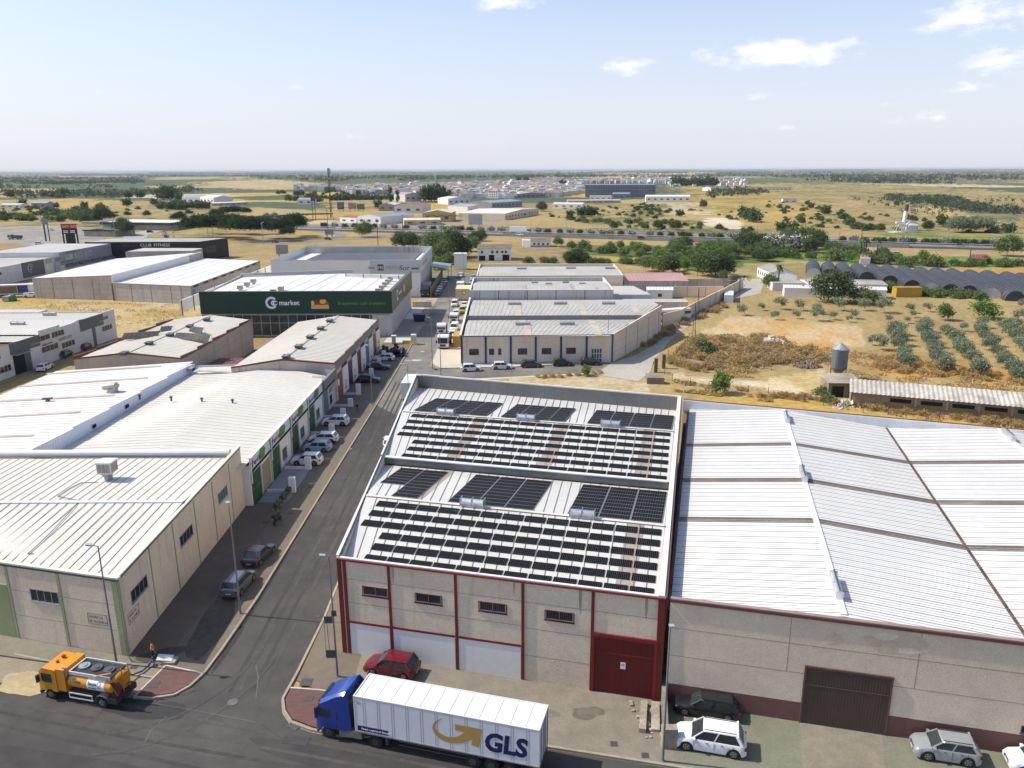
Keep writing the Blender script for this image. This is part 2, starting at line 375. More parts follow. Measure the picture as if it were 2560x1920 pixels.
slope('roof_slope',lp(nD,8.75),rp_(nD,8.75),rp_(nE2,zR2),lp(nE2,zR2),wh)
slope('roof_slope',Vector((RRi.x,RRi.y,zRR)),Vector((RLi.x,RLi.y,zRR)),lp(nE2,zR2),rp_(nE2,zR2),wh)
b=MB()
for n_,z_ in ((nB,zR),(nE2,zR2)):
    a_,c_=lp(n_,z_+.09),rp_(n_,z_+.09);b.beam(a_,c_,.34,.04)
build_each(b,'ridge_cap',M_wroof,wh)
b=MB();g=MB()
def coping(a,c,w=.38,h=.08):b.beam(a,c,w,h)
fl9,fr9=wf.pt(-.05,8.86,-.12),wf.pt(wf.L+.02,8.86,-.12)
mL=onL(nm_);mR=onR(nm_)
def up(v,z,du=0.0):return Vector((v.x+U.x*du,v.y+U.y*du,z))
coping(fl9,fr9,.24)
coping(up(FL,9.0,.0)+N*.1,up(mL,9.0,.0),.24);coping(up(mL,9.2,.0),up(RL,9.95,.0),.24)
coping(up(mL,9.02,.3),up(mR,9.02,-.7),.5,.10);coping(up(RL,9.95),up(RR,9.95),.26)
coping(up(RR,9.9,-.25),up(FR,8.95,-.3),.46)
build_each(b,'coping',M_coping,wh)
def ribbed(a,c,zlo,zhi0,zhi1,out,step=.25):
    w=Wall(a,c);w.slab(g,0,w.L,zlo,zhi0,0,out,z1b=zhi1)
    k=int(w.L/step)
    for i in range(1,k):
        t=w.L*i/k;zz=zhi0+(zhi1-zhi0)*t/w.L;w.slab(g,t-.05,t+.05,zlo,zz-.01,out,out+.045)
ribbed(XY(lp(nm_,0)),XY(rp_(nm_,0)),8.2,8.97,8.97,.06)
ribbed(RL+N*-.3,RR+N*-.3,7.9,9.9,9.9,.05)
ribbed(FL+U*.14,RL+U*.14-N*.3,7.6,8.95,9.9,.04,.8)
g.build('parapet_sheet',M_galv,wh)
b=MB();wq=Wall(FR+U*.02,RR+U*.02);wq.slab(b,0,wq.L,6.5,8.93,0,.1,z1b=9.88);b.build('side_flashing',M_brown,wh)
M_cell,n_,l_,b_=nodes_of('solar_cell_glass')
def cellmat():
    t=n_.new("ShaderNodeTexCoord");sp=n_.new("ShaderNodeSeparateXYZ");l_.new(t.outputs['UV'],sp.inputs[0])
    def fr(o,k):
        a=n_.new("ShaderNodeMath");a.operation='MULTIPLY';l_.new(o,a.inputs[0]);a.inputs[1].default_value=k
        c=n_.new("ShaderNodeMath");c.operation='FRACT';l_.new(a.outputs[0],c.inputs[0])
        d=n_.new("ShaderNodeMath");d.operation='SUBTRACT';l_.new(c.outputs[0],d.inputs[0]);d.inputs[1].default_value=.5
        e=n_.new("ShaderNodeMath");e.operation='ABSOLUTE';l_.new(d.outputs[0],e.inputs[0]);return e.outputs[0]
    a,c=fr(sp.outputs[0],12),fr(sp.outputs[1],6)
    s=n_.new("ShaderNodeMath");s.operation='ADD';l_.new(a,s.inputs[0]);l_.new(c,s.inputs[1])
    g=n_.new("ShaderNodeMath");g.operation='GREATER_THAN';l_.new(s.outputs[0],g.inputs[0]);g.inputs[1].default_value=.81
    mxm=n_.new("ShaderNodeMath");mxm.operation='MAXIMUM';l_.new(a,mxm.inputs[0]);l_.new(c,mxm.inputs[1])
    g2=n_.new("ShaderNodeMapRange");l_.new(mxm.outputs[0],g2.inputs[0]);g2.inputs[1].default_value=.46;g2.inputs[2].default_value=.49;g2.inputs[4].default_value=.06
    ad=n_.new("ShaderNodeMath");ad.operation='MAXIMUM';l_.new(g.outputs[0],ad.inputs[0]);l_.new(g2.outputs[0],ad.inputs[1])
    q=n_.new("ShaderNodeMix");q.data_type='RGBA';l_.new(ad.outputs[0],q.inputs['Factor']);q.inputs['A'].default_value=(.0055,.0055,.0075,1);q.inputs['B'].default_value=(.17,.175,.185,1)
    l_.new(q.outputs['Result'],b_.inputs['Base Color']);b_.inputs['Roughness'].default_value=.4;b_.inputs['Specular IOR Level'].default_value=.01
cellmat()
def panel_field(name,par,rects,m_frame=M_black):
    me_v,me_f,uv,mi=[],[],[],[]
    for (o,a,c) in rects:
        nn=a.cross(c).normalized();nn=nn if nn.z>0 else -nn
        lo,hi=nn*.04,nn*.075;k=len(me_v);fr=.025
        ai,ci=a.normalized()*fr,c.normalized()*fr
        me_v+=[o+lo,o+a+lo,o+a+c+lo,o+c+lo,o+hi,o+a+hi,o+a+c+hi,o+c+hi,o+hi+ai+ci,o+a-ai+ci+hi,o+a+c-ai-ci+hi,o+c+ai-ci+hi]
        for q,mm in (((0,3,2,1),1),((0,1,5,4),1),((1,2,6,5),1),((2,3,7,6),1),((3,0,4,7),1),((4,5,9,8),1),((5,6,10,9),1),((6,7,11,10),1),((7,4,8,11),1),((8,9,10,11),0)):
            me_f.append(tuple(k+i for i in q));mi.append(mm);uv+=([(0,0),(1,0),(1,1),(0,1)] if mm==0 else [(0.2,.2)]*4)
    org=ORG[par.name];me=bpy.data.meshes.new(name);me.from_pydata([tuple(v-org) for v in me_v],[],me_f)
    me.materials.append(M_cell);me.materials.append(m_frame);me.polygons.foreach_set('material_index',mi)
    ul=me.uv_layers.new(name='UVMap');ul.data.foreach_set('uv',[c for p in uv for c in p]);me.update()
    o=bpy.data.objects.new(name,me);COL.objects.link(o);o.parent=par;ORG[o.name]=org;return o
def slope_z(n,u=0.0):
    if n<nB:return zE+(zR-zE)*(n-nA)/(nB-nA)
    if n<nC:return zR+(zM-zR)*(n-nB)/(nC-nB)
    if n<nE2:return 8.75+(zR2-8.75)*(n-nD)/(nE2-nD)
    k=(u-RLi.dot(U))/(RRi.dot(U)-RLi.dot(U));nz=RLi.dot(N)+(RRi.dot(N)-RLi.dot(N))*k
    return zR2+(zRR-zR2)*(n-nE2)/(nz-nE2)+.06
def sp3(u,n):p=un(u,n);return Vector((p.x,p.y,slope_z(n,u)))
def U_of(r,u,v,z):p=Vector((*P(r,u,v,z),0));return p.dot(U),p.dot(N)
rows1,allp=[],[]
PLN,PWD=1.96,.94
uR0=U_of('K',1250,1240,8.5)[0]
cols=11;
ROWF=[(('J',1025,490),('K',1290,735),12.0),]
def row_line(n,uleft,uright,k):
    st=(uright-uleft)/k
    for i in range(k):
        u0=uleft+st*i+.075;o=sp3(u0,n);a=sp3(u0+st-.15,n)-o;c=sp3(u0,n+PWD)-o
        rows1.append((o,a,c))
R_A=[(('J',1025,500),('K',1290,765)),(('J',968,585),('K',1280,855)),(('J',908,670),('K',1268,955)),(('J',1040,780),('K',1258,1055)),(('J',985,875),('K',1250,1160)),(('J',945,935),('K',1245,1245))]
KA=[13,13,13,12,12,12]
slopeA=[]
for i,(l0,r0) in enumerate(R_A):
    zz=zR-.25-(zR-zE)*.165*i
    ul,nl=U_of(*l0,zz+.1);ur,nr_=U_of(*r0,zz+.1)
    n_row=min(max((nl+nr_)/2,nA+.15),nB-PWD-.35)
    slopeA.append((ul,ur,n_row))
print('rowsA',[(round(a,1),round(c,1),round(d,2)) for a,c,d in slopeA])
nn0,nn5=nA+.12,nB-PWD-.55
for i,(ul,ur,_) in enumerate(slopeA):
    row_line(61.30-1.655*i,-28.4 if i<3 else -26.0,-2.3,KA[i])
arr=thing_par=None
fa=panel_field('solar_array_rail',wh,[(sp3(slopeA[0][0],nn5+.4),sp3(slopeA[0][1],nn5+.4)-sp3(slopeA[0][0],nn5+.4),sp3(0,nn5+.45)-sp3(0,nn5+.4))],M_alu)
for r_ in rows1:panel_field('solar_panel',wh,[r_])
blk=[]
def block(u0,u1,na,nb_,cols_,rows_):
    su,sn=(u1-u0)/cols_,(nb_-na)/rows_
    for i in range(cols_):
        for k in range(rows_):
            o=sp3(u0+su*i+.05,na+sn*k+.01);blk.append((o,sp3(u0+su*(i+1)-.05,na+sn*k+.01)-o,sp3(u0+su*i+.05,na+sn*(k+1)-.01)-o))
def ub(r,u,v,z):return U_of(r,u,v,z)
B1=[(('J',1400,435),('J',1640,190),2),(('J',1650,460),('K',340,275),3),(('K',480,570),('K',1330,365),3)]
uu=[ub('J',1160,410,9.3)[0],ub('J',1395,430,9.3)[0],ub('J',1650,460,9.3)[0],ub('K',180,540,9.3)[0],ub('K',470,570,9.3)[0],ub('K',1300,650,9.3)[0]]
print('north1 u',[round(q,2) for q in uu])
wq1=uu[1]-uu[0]
block(uu[0],uu[1],nB+.6,nC-.7,1,9);block(uu[0]-wq1-.0,uu[0],nB+4.2,nC-.7,1,6)
block(uu[2],uu[3],nB+.6,nC-.7,3,9);block(uu[4],uu[5],nB+.6,nC-.7,3,9)
panel_field('solar_panel_field',wh,blk,mat('panel_frame',(.22,.225,.23),.5))['kind']='stuff'
blk=[];rows1=[]
R_B=[(('F',1350,965),('G',1375,1130)),(('F',1305,1020),('G',1368,1190)),(('F',1262,1078),('G',1362,1255)),(('F',1215,1138),('G',1355,1322)),(('F',1335,1215),('G',1352,1390)),(('F',1288,1280),('G',1345,1455)),(('F',1258,1320),('G',1340,1520))]
KB=[0]*7
nnb0,nnb6=nD+.35,nE2-PWD-.6
for i,(l0,r0) in enumerate(R_B):
    zz=zR2-.3-(1.0)*.15*i;ul,nl=U_of(*l0,zz+.1);ur,nr_=U_of(*r0,zz+.1)
    print('B',i,round(ul,1),round(ur,1),round(nl,1),round(nr_,1))
    row_line(nnb6+(nnb0-nnb6)*i/6,ul,ur,int(round((ur-ul)/2.01)))
for r_ in rows1[-36:]:panel_field('solar_panel',wh,[r_])
panel_field('solar_panel_field',wh,rows1[:-36])['kind']='stuff'
zz=9.7
v3=[ub('F',1380,905,zz)[0],ub('F',2010,945,zz)[0],ub('F',2212+0,960,zz)[0]-1.2,ub('G',470,995,zz)[0],ub('G',655,1010,zz)[0],ub('G',1385,1060,zz)[0]]
print('north2 u',[round(q,2) for q in v3])
def block2(u0,u1,nc):block(u0,u1,nE2+.6,nE2+9.3,nc,6)
block2(v3[0],v3[1],4);block2(v3[2],v3[3],4);block2(v3[4],v3[5],4)
panel_field('solar_panel_field',wh,blk,mat('panel_frame',(.22,.225,.23),.5))['kind']='stuff'
b=MB()
for (r,u,v,z,n1_,n2_) in (('K',1070,660,9.3,nA,nB),('J',1650,190,8.4,nB,nC),('F',1975,965,9.7,nD,nE2),('G',460,1020,9.7,nD,nE2),('G',1200,1075,9.7,nD,nE2)):
    u_=U_of(r,u,v,z)[0];o=sp3(u_-.75,n1_+.05);c_=sp3(u_+.75,n1_+.05);e_=sp3(u_+.75,n2_-.2);f_=sp3(u_-.75,n2_-.2)
    b.face([q+Vector((0,0,.012)) for q in (o,c_,e_,f_)])
build_each(b,'translucent_sheet',mat('brown_translucent',(.33,.27,.22),.6,0,.15,3,.15,20),wh)
def ridge_vent(par,c,d,L_=2.6,r=.32,m=M_alu,name='ridge_ventilator'):
    b=MB();d=Vector(d).normalized();a0=c-d*L_/2;a1=c+d*L_/2;s_=d.cross(Vector((0,0,1)))
    b.beam(a0+Vector((0,0,.1)),a1+Vector((0,0,.1)),.5,.4)
    rings=[]
    for q in (a0,a1):
        rings.append([q+s_*math.cos(t)*r*1.25+Vector((0,0,.42+math.sin(t)*r)) for t in [2*math.pi*i/14 for i in range(14)]])
    b.loft(rings);b.beam(a0+Vector((0,0,.76)),a1+Vector((0,0,.76)),.13,.02,1)
    for e in (-L_/2,-.02,L_/2):b.beam(c+d*(e-.02)+Vector((0,0,.44)),c+d*(e+.02)+Vector((0,0,.44)),r*2.7,r*2.1)
    return b.build(name,[m,M_dsteel],par)
for (r,u,v,n_,z_) in (('J',1855,500,nB,zR),('K',600,590,nB,zR),('F',1662,915,nE2,zR2),('G',137,965,nE2,zR2),('G',858,1020,nE2,zR2)):
    u_=U_of(r,u,v,z_+.3)[0];p=un(u_,n_+.1,z_+.02);ridge_vent(wh,p,U,2.2)
# =================================================================== WHITE ROOFED WAREHOUSE (right)
WR=FR+U*.35;ur0=WR.dot(U);nf=WR.dot(N)
ww=thing('white_roof_warehouse','long beige warehouse with brown plinth, brown sheet door and white ribbed roof','warehouse',(WR.x,WR.y,0))
uEnd=62.0
w2=Wall(WR,WR+U*(uEnd-ur0))
b=MB();w2.slab(b,0,w2.L,1.75,8.6,-.3,0)
rearL=Vector((23.1,100.6,0));rearR=Vector((60.9,87.4,0));rr2=rearR+(rearR-rearL).normalized()*12
wbk=Wall(rr2,rearL);wbk.slab(b,0,wbk.L,0,9.0,-.25,0)
w2s=Wall(WR+N*.3,rearL);
build_each(b,'wall',M_beige2,ww)
b=MB();w2.slab(b,0,w2.L,0,1.75,-.3,.02);build_each(b,'plinth',M_brownb,ww)
b=MB();w2.slab(b,0,w2.L,8.6,8.84,-.35,.12);build_each(b,'coping',M_brown,ww)
b=MB();w2.slab(b,0,w2.L,8.845,8.875,-.3,.05);b.build('coping_cap',mat('dusty_brown',(.27,.18,.16),.7),ww)
j=MB()
for z in (4.15,6.45):w2.slab(j,0,w2.L,z,z+.03,0,.006)
for (r,u,v,z) in (('Q',180,570,6.4),('Q',1285,700,6.4)):
    t=w2.T(P(r,u,v,z));w2.slab(j,t-.015,t+.015,4.18,8.6,0,.007)
j.build('panel_joints',M_joint,ww)
tc_=w2.T(P('Q',1100,560,7.6))
for (dx,z,a_,c_,cc) in ((0,7.5,2.0,.8,(.63,.50,.35)),(-.7,7.95,.8,.3,(.75,.63,.48)),(.9,7.05,.75,.25,(.75,.63,.48)),(-4.0,7.3,.6,.45,(.64,.51,.36))):
    b=MB();b.face([w2.pt(tc_+dx+a_*math.cos(q)*(1+.15*math.sin(3*q+dx)),z+c_*math.sin(q)*(1+.2*math.sin(2*q)),.008+.004*(cc[0]>.7)) for q in [2*math.pi*k/18 for k in range(18)]]);b.build('damp_patch',mat('damp_%d'%int(cc[0]*100),cc,.9,0,.12,2,.18,16),ww)
t0=w2.T(P('Q',280,1280));t1=w2.T(P('Q',1000,1390));b=MB();w2.slab(b,t0,t1,0,4.75,.02,.06)
k=int((t1-t0)/.2)
for i in range(k):t=t0+(t1-t0)*i/k;w2.slab(b,t+.04,t+.12,.05,4.7,.06,.09)
dd=b.build('sheet_door',M_brownd,ww)
b=MB();w2.slab(b,t0-.12,t1+.12,4.75,4.9,0,.12);w2.slab(b,t0-.12,t0,0,4.75,0,.12);w2.slab(b,t1,t1+.12,0,4.75,0,.12);w2.slab(b,t0+.1,t1-.1,3.35,3.4,.09,.11);build_each(b,'door_frame',M_brown,dd)
t=w2.T(P('Q',2140,1330,1.6));window(w2,t,t+2.0,1.9,2.5,ww,M_dsteel,M_dark,2)
uvl=[ur0-.12,10.75,22.95,35.0,47.2,59.5];uz=[7.75,8.92,7.75,8.92,7.75,8.92]
dR=(rearR-rearL);
def rear_n(u):
    uL,nL=rearL.dot(U),rearL.dot(N);uR_,nR=rearR.dot(U),rearR.dot(N);return nL+(nR-nL)*(u-uL)/(uR_-uL)
strip_n=[]
for (r,u,v) in (('K',1475,610),('K',1475,270),('G',1480,1212)):strip_n.append(U_of(r,u,v,7.9)[1])
print('strips',strip_n)
for i in range(5):
    ua,ub_=uvl[i],uvl[i+1];za,zb2=uz[i],uz[i+1];b=MB()
    nA2=nf+.3;m_=0
    Lp=lambda u,n:un(u,n,za+(zb2-za)*(u-ua)/(ub_-ua))
    ra,rb=rear_n(ua)-.3,rear_n(ub_)-.3
    b.face([Lp(ua,nA2),Lp(ub_,nA2),Lp(ub_,rb),Lp(ua,ra)],0)
    n_=nA2+.45;kk=0
    while n_<max(ra,rb)-.2:
        e0,e1=Lp(ua,n_),Lp(ub_,n_)
        if n_>min(ra,rb):
            f=(max(ra,rb)-n_)/abs(ra-rb);uc=(ua+(ub_-ua)*f) if ra>rb else (ub_-(ub_-ua)*f)
            e0,e1=(Lp(ua,n_),Lp(uc,n_)) if ra>rb else (Lp(uc,n_),Lp(ub_,n_))
        b.beam(e0+Vector((0,0,.03)),e1+Vector((0,0,.03)),.035 if kk%3==0 else .025,.035 if kk%3==0 else .02,1 if kk%3==0 else 2);n_+=.36;kk+=1
    o=b.build('roof_slope',[M_wroof3,M_seamw,M_seaml],ww)
    b=MB()
    for sn in strip_n+[2*strip_n[2]-strip_n[1]+1]:
        if sn>min(ra,rb)-2:continue
        q=.017;b.face([Lp(ua+.05,sn-.45)+Vector((0,0,q)),Lp(ub_-.05,sn-.45)+Vector((0,0,q)),Lp(ub_-.05,sn+.45)+Vector((0,0,q)),Lp(ua+.05,sn+.45)+Vector((0,0,q))])
        for dn in (-.4,-.1,.2,.42):b.beam(Lp(ua+.05,sn+dn)+Vector((0,0,.05)),Lp(ub_-.05,sn+dn)+Vector((0,0,.05)),.07,.07,1)
    build_each(b,'translucent_strip',[M_stripe,mat('grimy_rib',(.22,.185,.165),.8)],ww)
b=MB()
for i in (1,3):p0,p1=un(uvl[i],nf+.5,uz[i]+.06),un(uvl[i],rear_n(uvl[i])-.4,uz[i]+.06);b.beam(p0,p1,.5,.05)
build_each(b,'ridge_cap',M_coping,ww)
b=MB()
for i in (0,2,4):p0,p1=un(uvl[i],nf+.4,uz[i]+.03),un(uvl[i],rear_n(uvl[i])-.4,uz[i]+.03);b.beam(p0,p1,.26,.04)
build_each(b,'valley_gutter',mat('rusty_gutter',(.10,.055,.02),.8,0,.5,6),ww)
g=MB();wx=Wall(rearL-N*.26,rr2-N*.26);wx.slab(g,0,wx.L,7.5,9.0,0,.04)
for i in range(int(wx.L/.28)):wx.slab(g,i*.28,i*.28+.06,7.5,8.98,.04,.07)
g.build('parapet_sheet',mat('pale_sheet',(.62,.64,.66),.5,0,.08,2),ww)
b=MB();b.beam(Vector((rearL.x,rearL.y,9.04)),Vector((rr2.x,rr2.y,9.04)),.3,.09);b.build('rear_coping',M_brown,ww)
for n_ in (nf+4.0,U_of('L',350,240,9.1)[1],U_of('H',180,990,9.1)[1]):ridge_vent(ww,un(uvl[1],n_,uz[1]+.05),N,3.2,.2)
ridge_vent(ww,un(uvl[3],rear_n(uvl[3])-3.5,uz[3]+.05),N,3.2,.2)
b=MB();w2c=Wall(un(ur0-.3,nf+.2),un(ur0-.3,104));w2c.slab(b,0,45,7.0,7.72,-.3,.02);b.build('side_gutter',M_dark,ww)
# =================================================================== LEFT BEIGE WAREHOUSE
LC=Vector((-31.93,56.45,0));LF=LC-U*34;LRr=Vector((-32.0,86.3,0));LRl=Vector((LF.x-.3,86.3,0))
lw=thing('green_pilaster_warehouse','beige pebble-dash warehouse with pale green pilasters and white seamed roof','warehouse',(LC.x,LC.y,0))
wlf=Wall(LF,LC);wls=Wall(LC,LRr);wlb=Wall(LRr,LRl)
b=MB();wlf.slab(b,0,wlf.L,0,7.2,-.3,0);wls.slab(b,.3,wls.L,0,7.2,-.3,0,z1b=7.7);wlb.slab(b,.3,wlb.L,0,7.0,-.3,0);build_each(b,'wall',M_beige,lw)
M_green=mat('pale_green_paint',(.30,.34,.19),.8,0,.12,2,.1,14,.3)
tp=[wlf.L-.35,wlf.T(P('M',620,605)),wlf.T(P('M',175,545))-.1]
step_=tp[1]-tp[2];tp+=[tp[2]-step_*i for i in (1,2,3)]
b=MB()
for i,t in enumerate(tp):
    ww_=.27 if i==0 else .13;wlf.slab(b,t-ww_,t+ww_,0,7.15,0,.06)
wls.slab(b,0,.35,0,7.1,0,.05)
tss=[wls.T(P(*q)) for q in (('M',1340,375),('M',1530,130),('I',1700,1010),('I',1860,820),('I',1995,640))]
for t in tss:wls.slab(b,t-.08,t+.08,0,7.1,0,.04)
build_each(b,'pilaster',M_green,lw)
j=MB()
for z in (2.4,4.8):wlf.slab(j,0,wlf.L-.75,z,z+.025,0,.006)
j.build('panel_joints',M_joint,lw)
t=wlf.T(P('M',205,125,5.3));t1_=wlf.T(P('M',460,240,4.5));window(wlf,t,t1_,4.05,5.2,lw,M_steel,M_glass,4)
for (r,ua_,va,ub2,vb) in (('I',1095,1355,1245,1195),('I',1525,870,1635,745),('I',1850,490,1930,400)):
    t=wls.T(P(r,ua_,va,3.9));t1_=wls.T(P(r,ub2,vb,3.9));window(wls,t,t1_,3.95,5.1,lw,M_steel,M_glass if va>500 else M_glassg,4)
b=MB();wlf.slab(b,tp[2]-step_+.2,tp[2]-.18,0,5.2,0,.05);b.build('roller_door',mat('green_door',(.27,.31,.15),.7,0,.1,1,.1,20),lw)
for (w_,r,u,v,z) in ((wlf,'M',950,295,3.2),(wls,'M',1100,330,3.0)):
    t=w_.T(P(r,u,v,z));b=MB()
    for q in ((t-.95,t+.95,z-.5,z-.46),(t-.95,t+.95,z+.46,z+.5),(t-.95,t-.91,z-.46,z+.46),(t+.91,t+.95,z-.46,z+.46)):w_.slab(b,*q,0,.02)
    M_mgrey2=mat('faded_sign_paint',(.20,.18,.16),.8);f_=b.build('notice_border',M_mgrey2,lw)
    text(w_,'NAVES CA.',t-.8,z+.08,.22,M_mgrey2,f_,'notice_text',.005,.95);text(w_,'SE ALQUILA',t-.82,z-.34,.25,M_mgrey2,f_,'notice_text',.005,.92)
rdgY=70.6;zl,zr_=7.05,7.95;ryY=83.6
def edge_y(x,zoff=0):return LC.y+(x-LC.x)*(-.2493)+.35
xs=LC.x-.35;xl=LF.x
b=MB()
roof_plane(b,(xl,edge_y(xl),zl),(xs,edge_y(xs),zl),(xs,rdgY,zr_-.25),(xl,rdgY,zr_-.25),.95,.055,.045,0,1)
b.build('roof_slope',[M_wroof,M_seamw],lw)
b=MB();roof_plane(b,(xs,ryY,7.3),(xl,ryY,7.3),(xl,rdgY,zr_-.25),(xs,rdgY,zr_-.25),.95,.055,.045,0,1);b.build('roof_slope',[M_wroof,M_seamw],lw)
b=MB();b.beam((xl,rdgY,zr_-.2),(xs,rdgY,zr_-.2),.5,.06);build_each(b,'ridge_cap',M_coping,lw)
b=MB();b.beam(wlf.pt(0,7.27,-.12),wlf.pt(wlf.L+.1,7.27,-.12),.36,.14);b.beam(wls.pt(0,7.3,-.12),wls.pt(wls.L,7.77,-.12),.36,.12);build_each(b,'coping',mat('cream_coping',(.66,.63,.50),.6,0,.1,1),lw)
b=MB();wlf.slab(b,0,wlf.L+.06,7.02,7.19,0,.07);wls.slab(b,0,wls.L,7.05,7.22,0,.05,z1b=7.7,z0b=7.55);b.build('painted_coping_shadow',M_dsteel,lw)  # dark strip paints the shade under the coping onto the wall
b=MB();b.cyl((xl,84.6,7.55),(xs-.3,84.6,7.55),.45,n=14);b.build('rear_gutter_roll',M_coping,lw)
ac=P('I',935,275,7.5);at_=thing('evaporative_cooler','white box cooler on pedestal on the seamed roof near the front street','air cooler',(ac[0],ac[1],7.6))
b=MB();b.box(ac[0]-.75,ac[0]+.75,ac[1]-.6,ac[1]+.9,8.35,9.55);b.box(ac[0]-.8,ac[0]+.8,ac[1]-.65,ac[1]+.95,9.5,9.62);cb=b.build('casing',M_coping,at_)
b=MB()
for i in range(3):
    x=ac[0]-.65+i*.45;b.box(x,x+.38,ac[1]-.63,ac[1]-.595,8.5,9.4)
b.box(ac[0]+.745,ac[0]+.775,ac[1]-.5,ac[1]+.1,8.5,9.4);b.box(ac[0]+.745,ac[0]+.775,ac[1]+.2,ac[1]+.8,8.5,9.4);build_each(b,'filter_pad',mat('straw_pad',(.34,.30,.24),.9,0,.2,8),at_)
b=MB();b.cyl((ac[0],ac[1]+.1,7.4),(ac[0],ac[1]+.1,8.0),.42);b.loft([[(ac[0]+x*q,ac[1]+.1+y*q,z) for x,y in ((-1,-1),(1,-1),(1,1),(-1,1))] for q,z in ((.35,7.95),(.55,8.36))]);b.build('duct',M_steel,at_)
b=MB();pts=[Vector((*P('I',u,v,z),z+.05)) for u,v,z in ((850,300,7.5),(700,305,7.55),(600,355,7.6),(500,420,7.7),(545,430,7.8),(690,460,7.7),(600,560,7.6),(480,690,7.45),(340,830,7.3),(240,920,7.2),(290,915,7.2))]
for q in range(len(pts)-1):b.cyl(pts[q],pts[q+1],.035,n=6)
tag(b.build('roof_cable',M_dsteel,base=tuple(pts[0])),'thin dark cable lying loose across the white seamed roof','cable')
# =================================================================== generic hall
M_grey=mat('grey_cladding',(0.115,0.118,0.125),.6,0,.06,1.5,.05,20)
M_mgrey=mat('mid_grey_cladding',(0.26,0.27,0.28),.6,0,.06,1.5,.05,20)
M_wblock=mat('white_block_wall',(0.60,0.59,0.58),.85,0,.08,2,.10,14,.2)
M_navy=mat('blue_paint',(0.012,0.05,0.21),.55,0,.08,2)
M_rust=mat('rust_paint',(0.22,0.045,0.015),.7,0,.2,3)
M_orange=mat('orange_brown_door',(0.30,0.075,0.018),.6,0,.12,3)
M_gdoor=mat('green_sheet_door',(0.015,0.085,0.022),.55,0,.12,3)
M_bluedoor=mat('grey_blue_door',(0.11,0.14,0.21),.55,0,.12,3)
M_sgreen=mat('dark_green_fascia',(0.008,0.045,0.030),.45,0,.06,.6)
def hall(name,label,cat,A,B,C,D,h,rise,axis,wm_,rm,roof_h=None,pitch=1.0,seam=None,wall_h=None,overhang=0.0,cop=None,roofs=True,group=None,zs=None,rname='roof_slope'):
    """A front left, B front right, C rear right, D rear left. axis 'x': ridge parallel to AB, 'y': ridge parallel to AD, None: flat."""
    t=thing(name,label,cat,(A[0],A[1],0),group=group)
    seam=seam or M_seamw;rh=h if roof_h is None else roof_h;wh_=h if wall_h is None else wall_h
    Wd={'f':Wall(A,B),'r':Wall(B,C),'b':Wall(C,D),'l':Wall(D,A)}
    gable=axis in ('x','y') and wall_h is None and rh>=h-.05
    v=lambda p,z:Vector((p[0],p[1],z))
    mid=lambda p,q:((p[0]+q[0])/2,(p[1]+q[1])/2)
    b=MB();n=0
    for k,w in Wd.items():
        g=gable and ((axis=='x' and k in 'rl') or (axis=='y' and k in 'fb'))
        th=.22
        if g:
            pts=[(0,0),(w.L,0),(w.L,wh_),(w.L/2,wh_+rise),(0,wh_)]
            b.add([w.pt(a,z,0) for a,z in pts]+[w.pt(a,z,-th) for a,z in pts],[(0,1,2,3,4),(9,8,7,6,5)]+[(i,5+i,5+(i+1)%5,(i+1)%5) for i in range(5)])
        else:w.slab(b,.002 if k in 'rl' else 0,w.L,0,wh_,-th,-.001 if k in 'rl' else 0)
    build_each(b,'wall',wm_,t)
    if roofs:
        i_=-overhang if overhang else .1
        a_,b_,c_,d_=[Vector((*p[:2],0)) for p in (A,B,C,D)]
        cen=(a_+b_+c_+d_)/4
        def ins(p):q=cen-p;return p+q.normalized()*i_
        a_,b_,c_,d_=map(ins,(a_,b_,c_,d_))
        z=Vector((0,0,rh+.04));zr=Vector((0,0,rh+.04+rise))
        if axis=='x':
            m0,m1=(a_+d_)/2,(b_+c_)/2
            for q in ((a_+z,b_+z,m1+zr,m0+zr),(c_+z,d_+z,m0+zr,m1+zr)):
                bb=MB();roof_plane(bb,*q,pitch,.05,.045,0,1);bb.build(rname,[rm,seam],t)
            bb=MB();bb.beam(m0+zr+Vector((0,0,.06)),m1+zr+Vector((0,0,.06)),.4,.05);bb.build('ridge_cap',seam,t)
        elif axis=='y':
            m0,m1=(a_+b_)/2,(d_+c_)/2
            for q in ((d_+z,a_+z,m0+zr,m1+zr),(b_+z,c_+z,m1+zr,m0+zr)):
                bb=MB();roof_plane(bb,*q,pitch,.05,.045,0,1);bb.build(rname,[rm,seam],t)
            bb=MB();bb.beam(m0+zr+Vector((0,0,.06)),m1+zr+Vector((0,0,.06)),.4,.05);bb.build('ridge_cap',seam,t)
        else:
            bb=MB();roof_plane(bb,a_+z,b_+z,c_+z,d_+z,pitch,.05,.045,0,1);bb.build(rname,[rm,seam],t)
    if cop:
        b=MB()
        for k,w in Wd.items():
            if k not in cop[1]:continue
            b.beam(w.pt(0,wh_+.04,-.1),w.pt(w.L,wh_+.04,-.1),.34,.09)
        build_each(b,'coping',cop[0],t)
    return t,Wd
def joints(w,par,zs_,ts_=(),m=None,t0=0,t1=None,wd=.03,z1=None):
    b=MB();t1=w.L if t1 is None else t1
    for z in zs_:w.slab(b,t0,t1,z,z+.03,0,.006)
    for t in ts_:w.slab(b,t-wd,t+wd,0,z1 or (max(zs_)+2),0,.02)
    b.build('panel_joints',m or M_joint,par)
XS=-30.95
def z3(p,z):return Vector((p[0],p[1],z))
sA,sB,sC,sD=(-78.6,87.3),(-31.0,87.3),(-30.7,121.3),(-78.2,134.3)
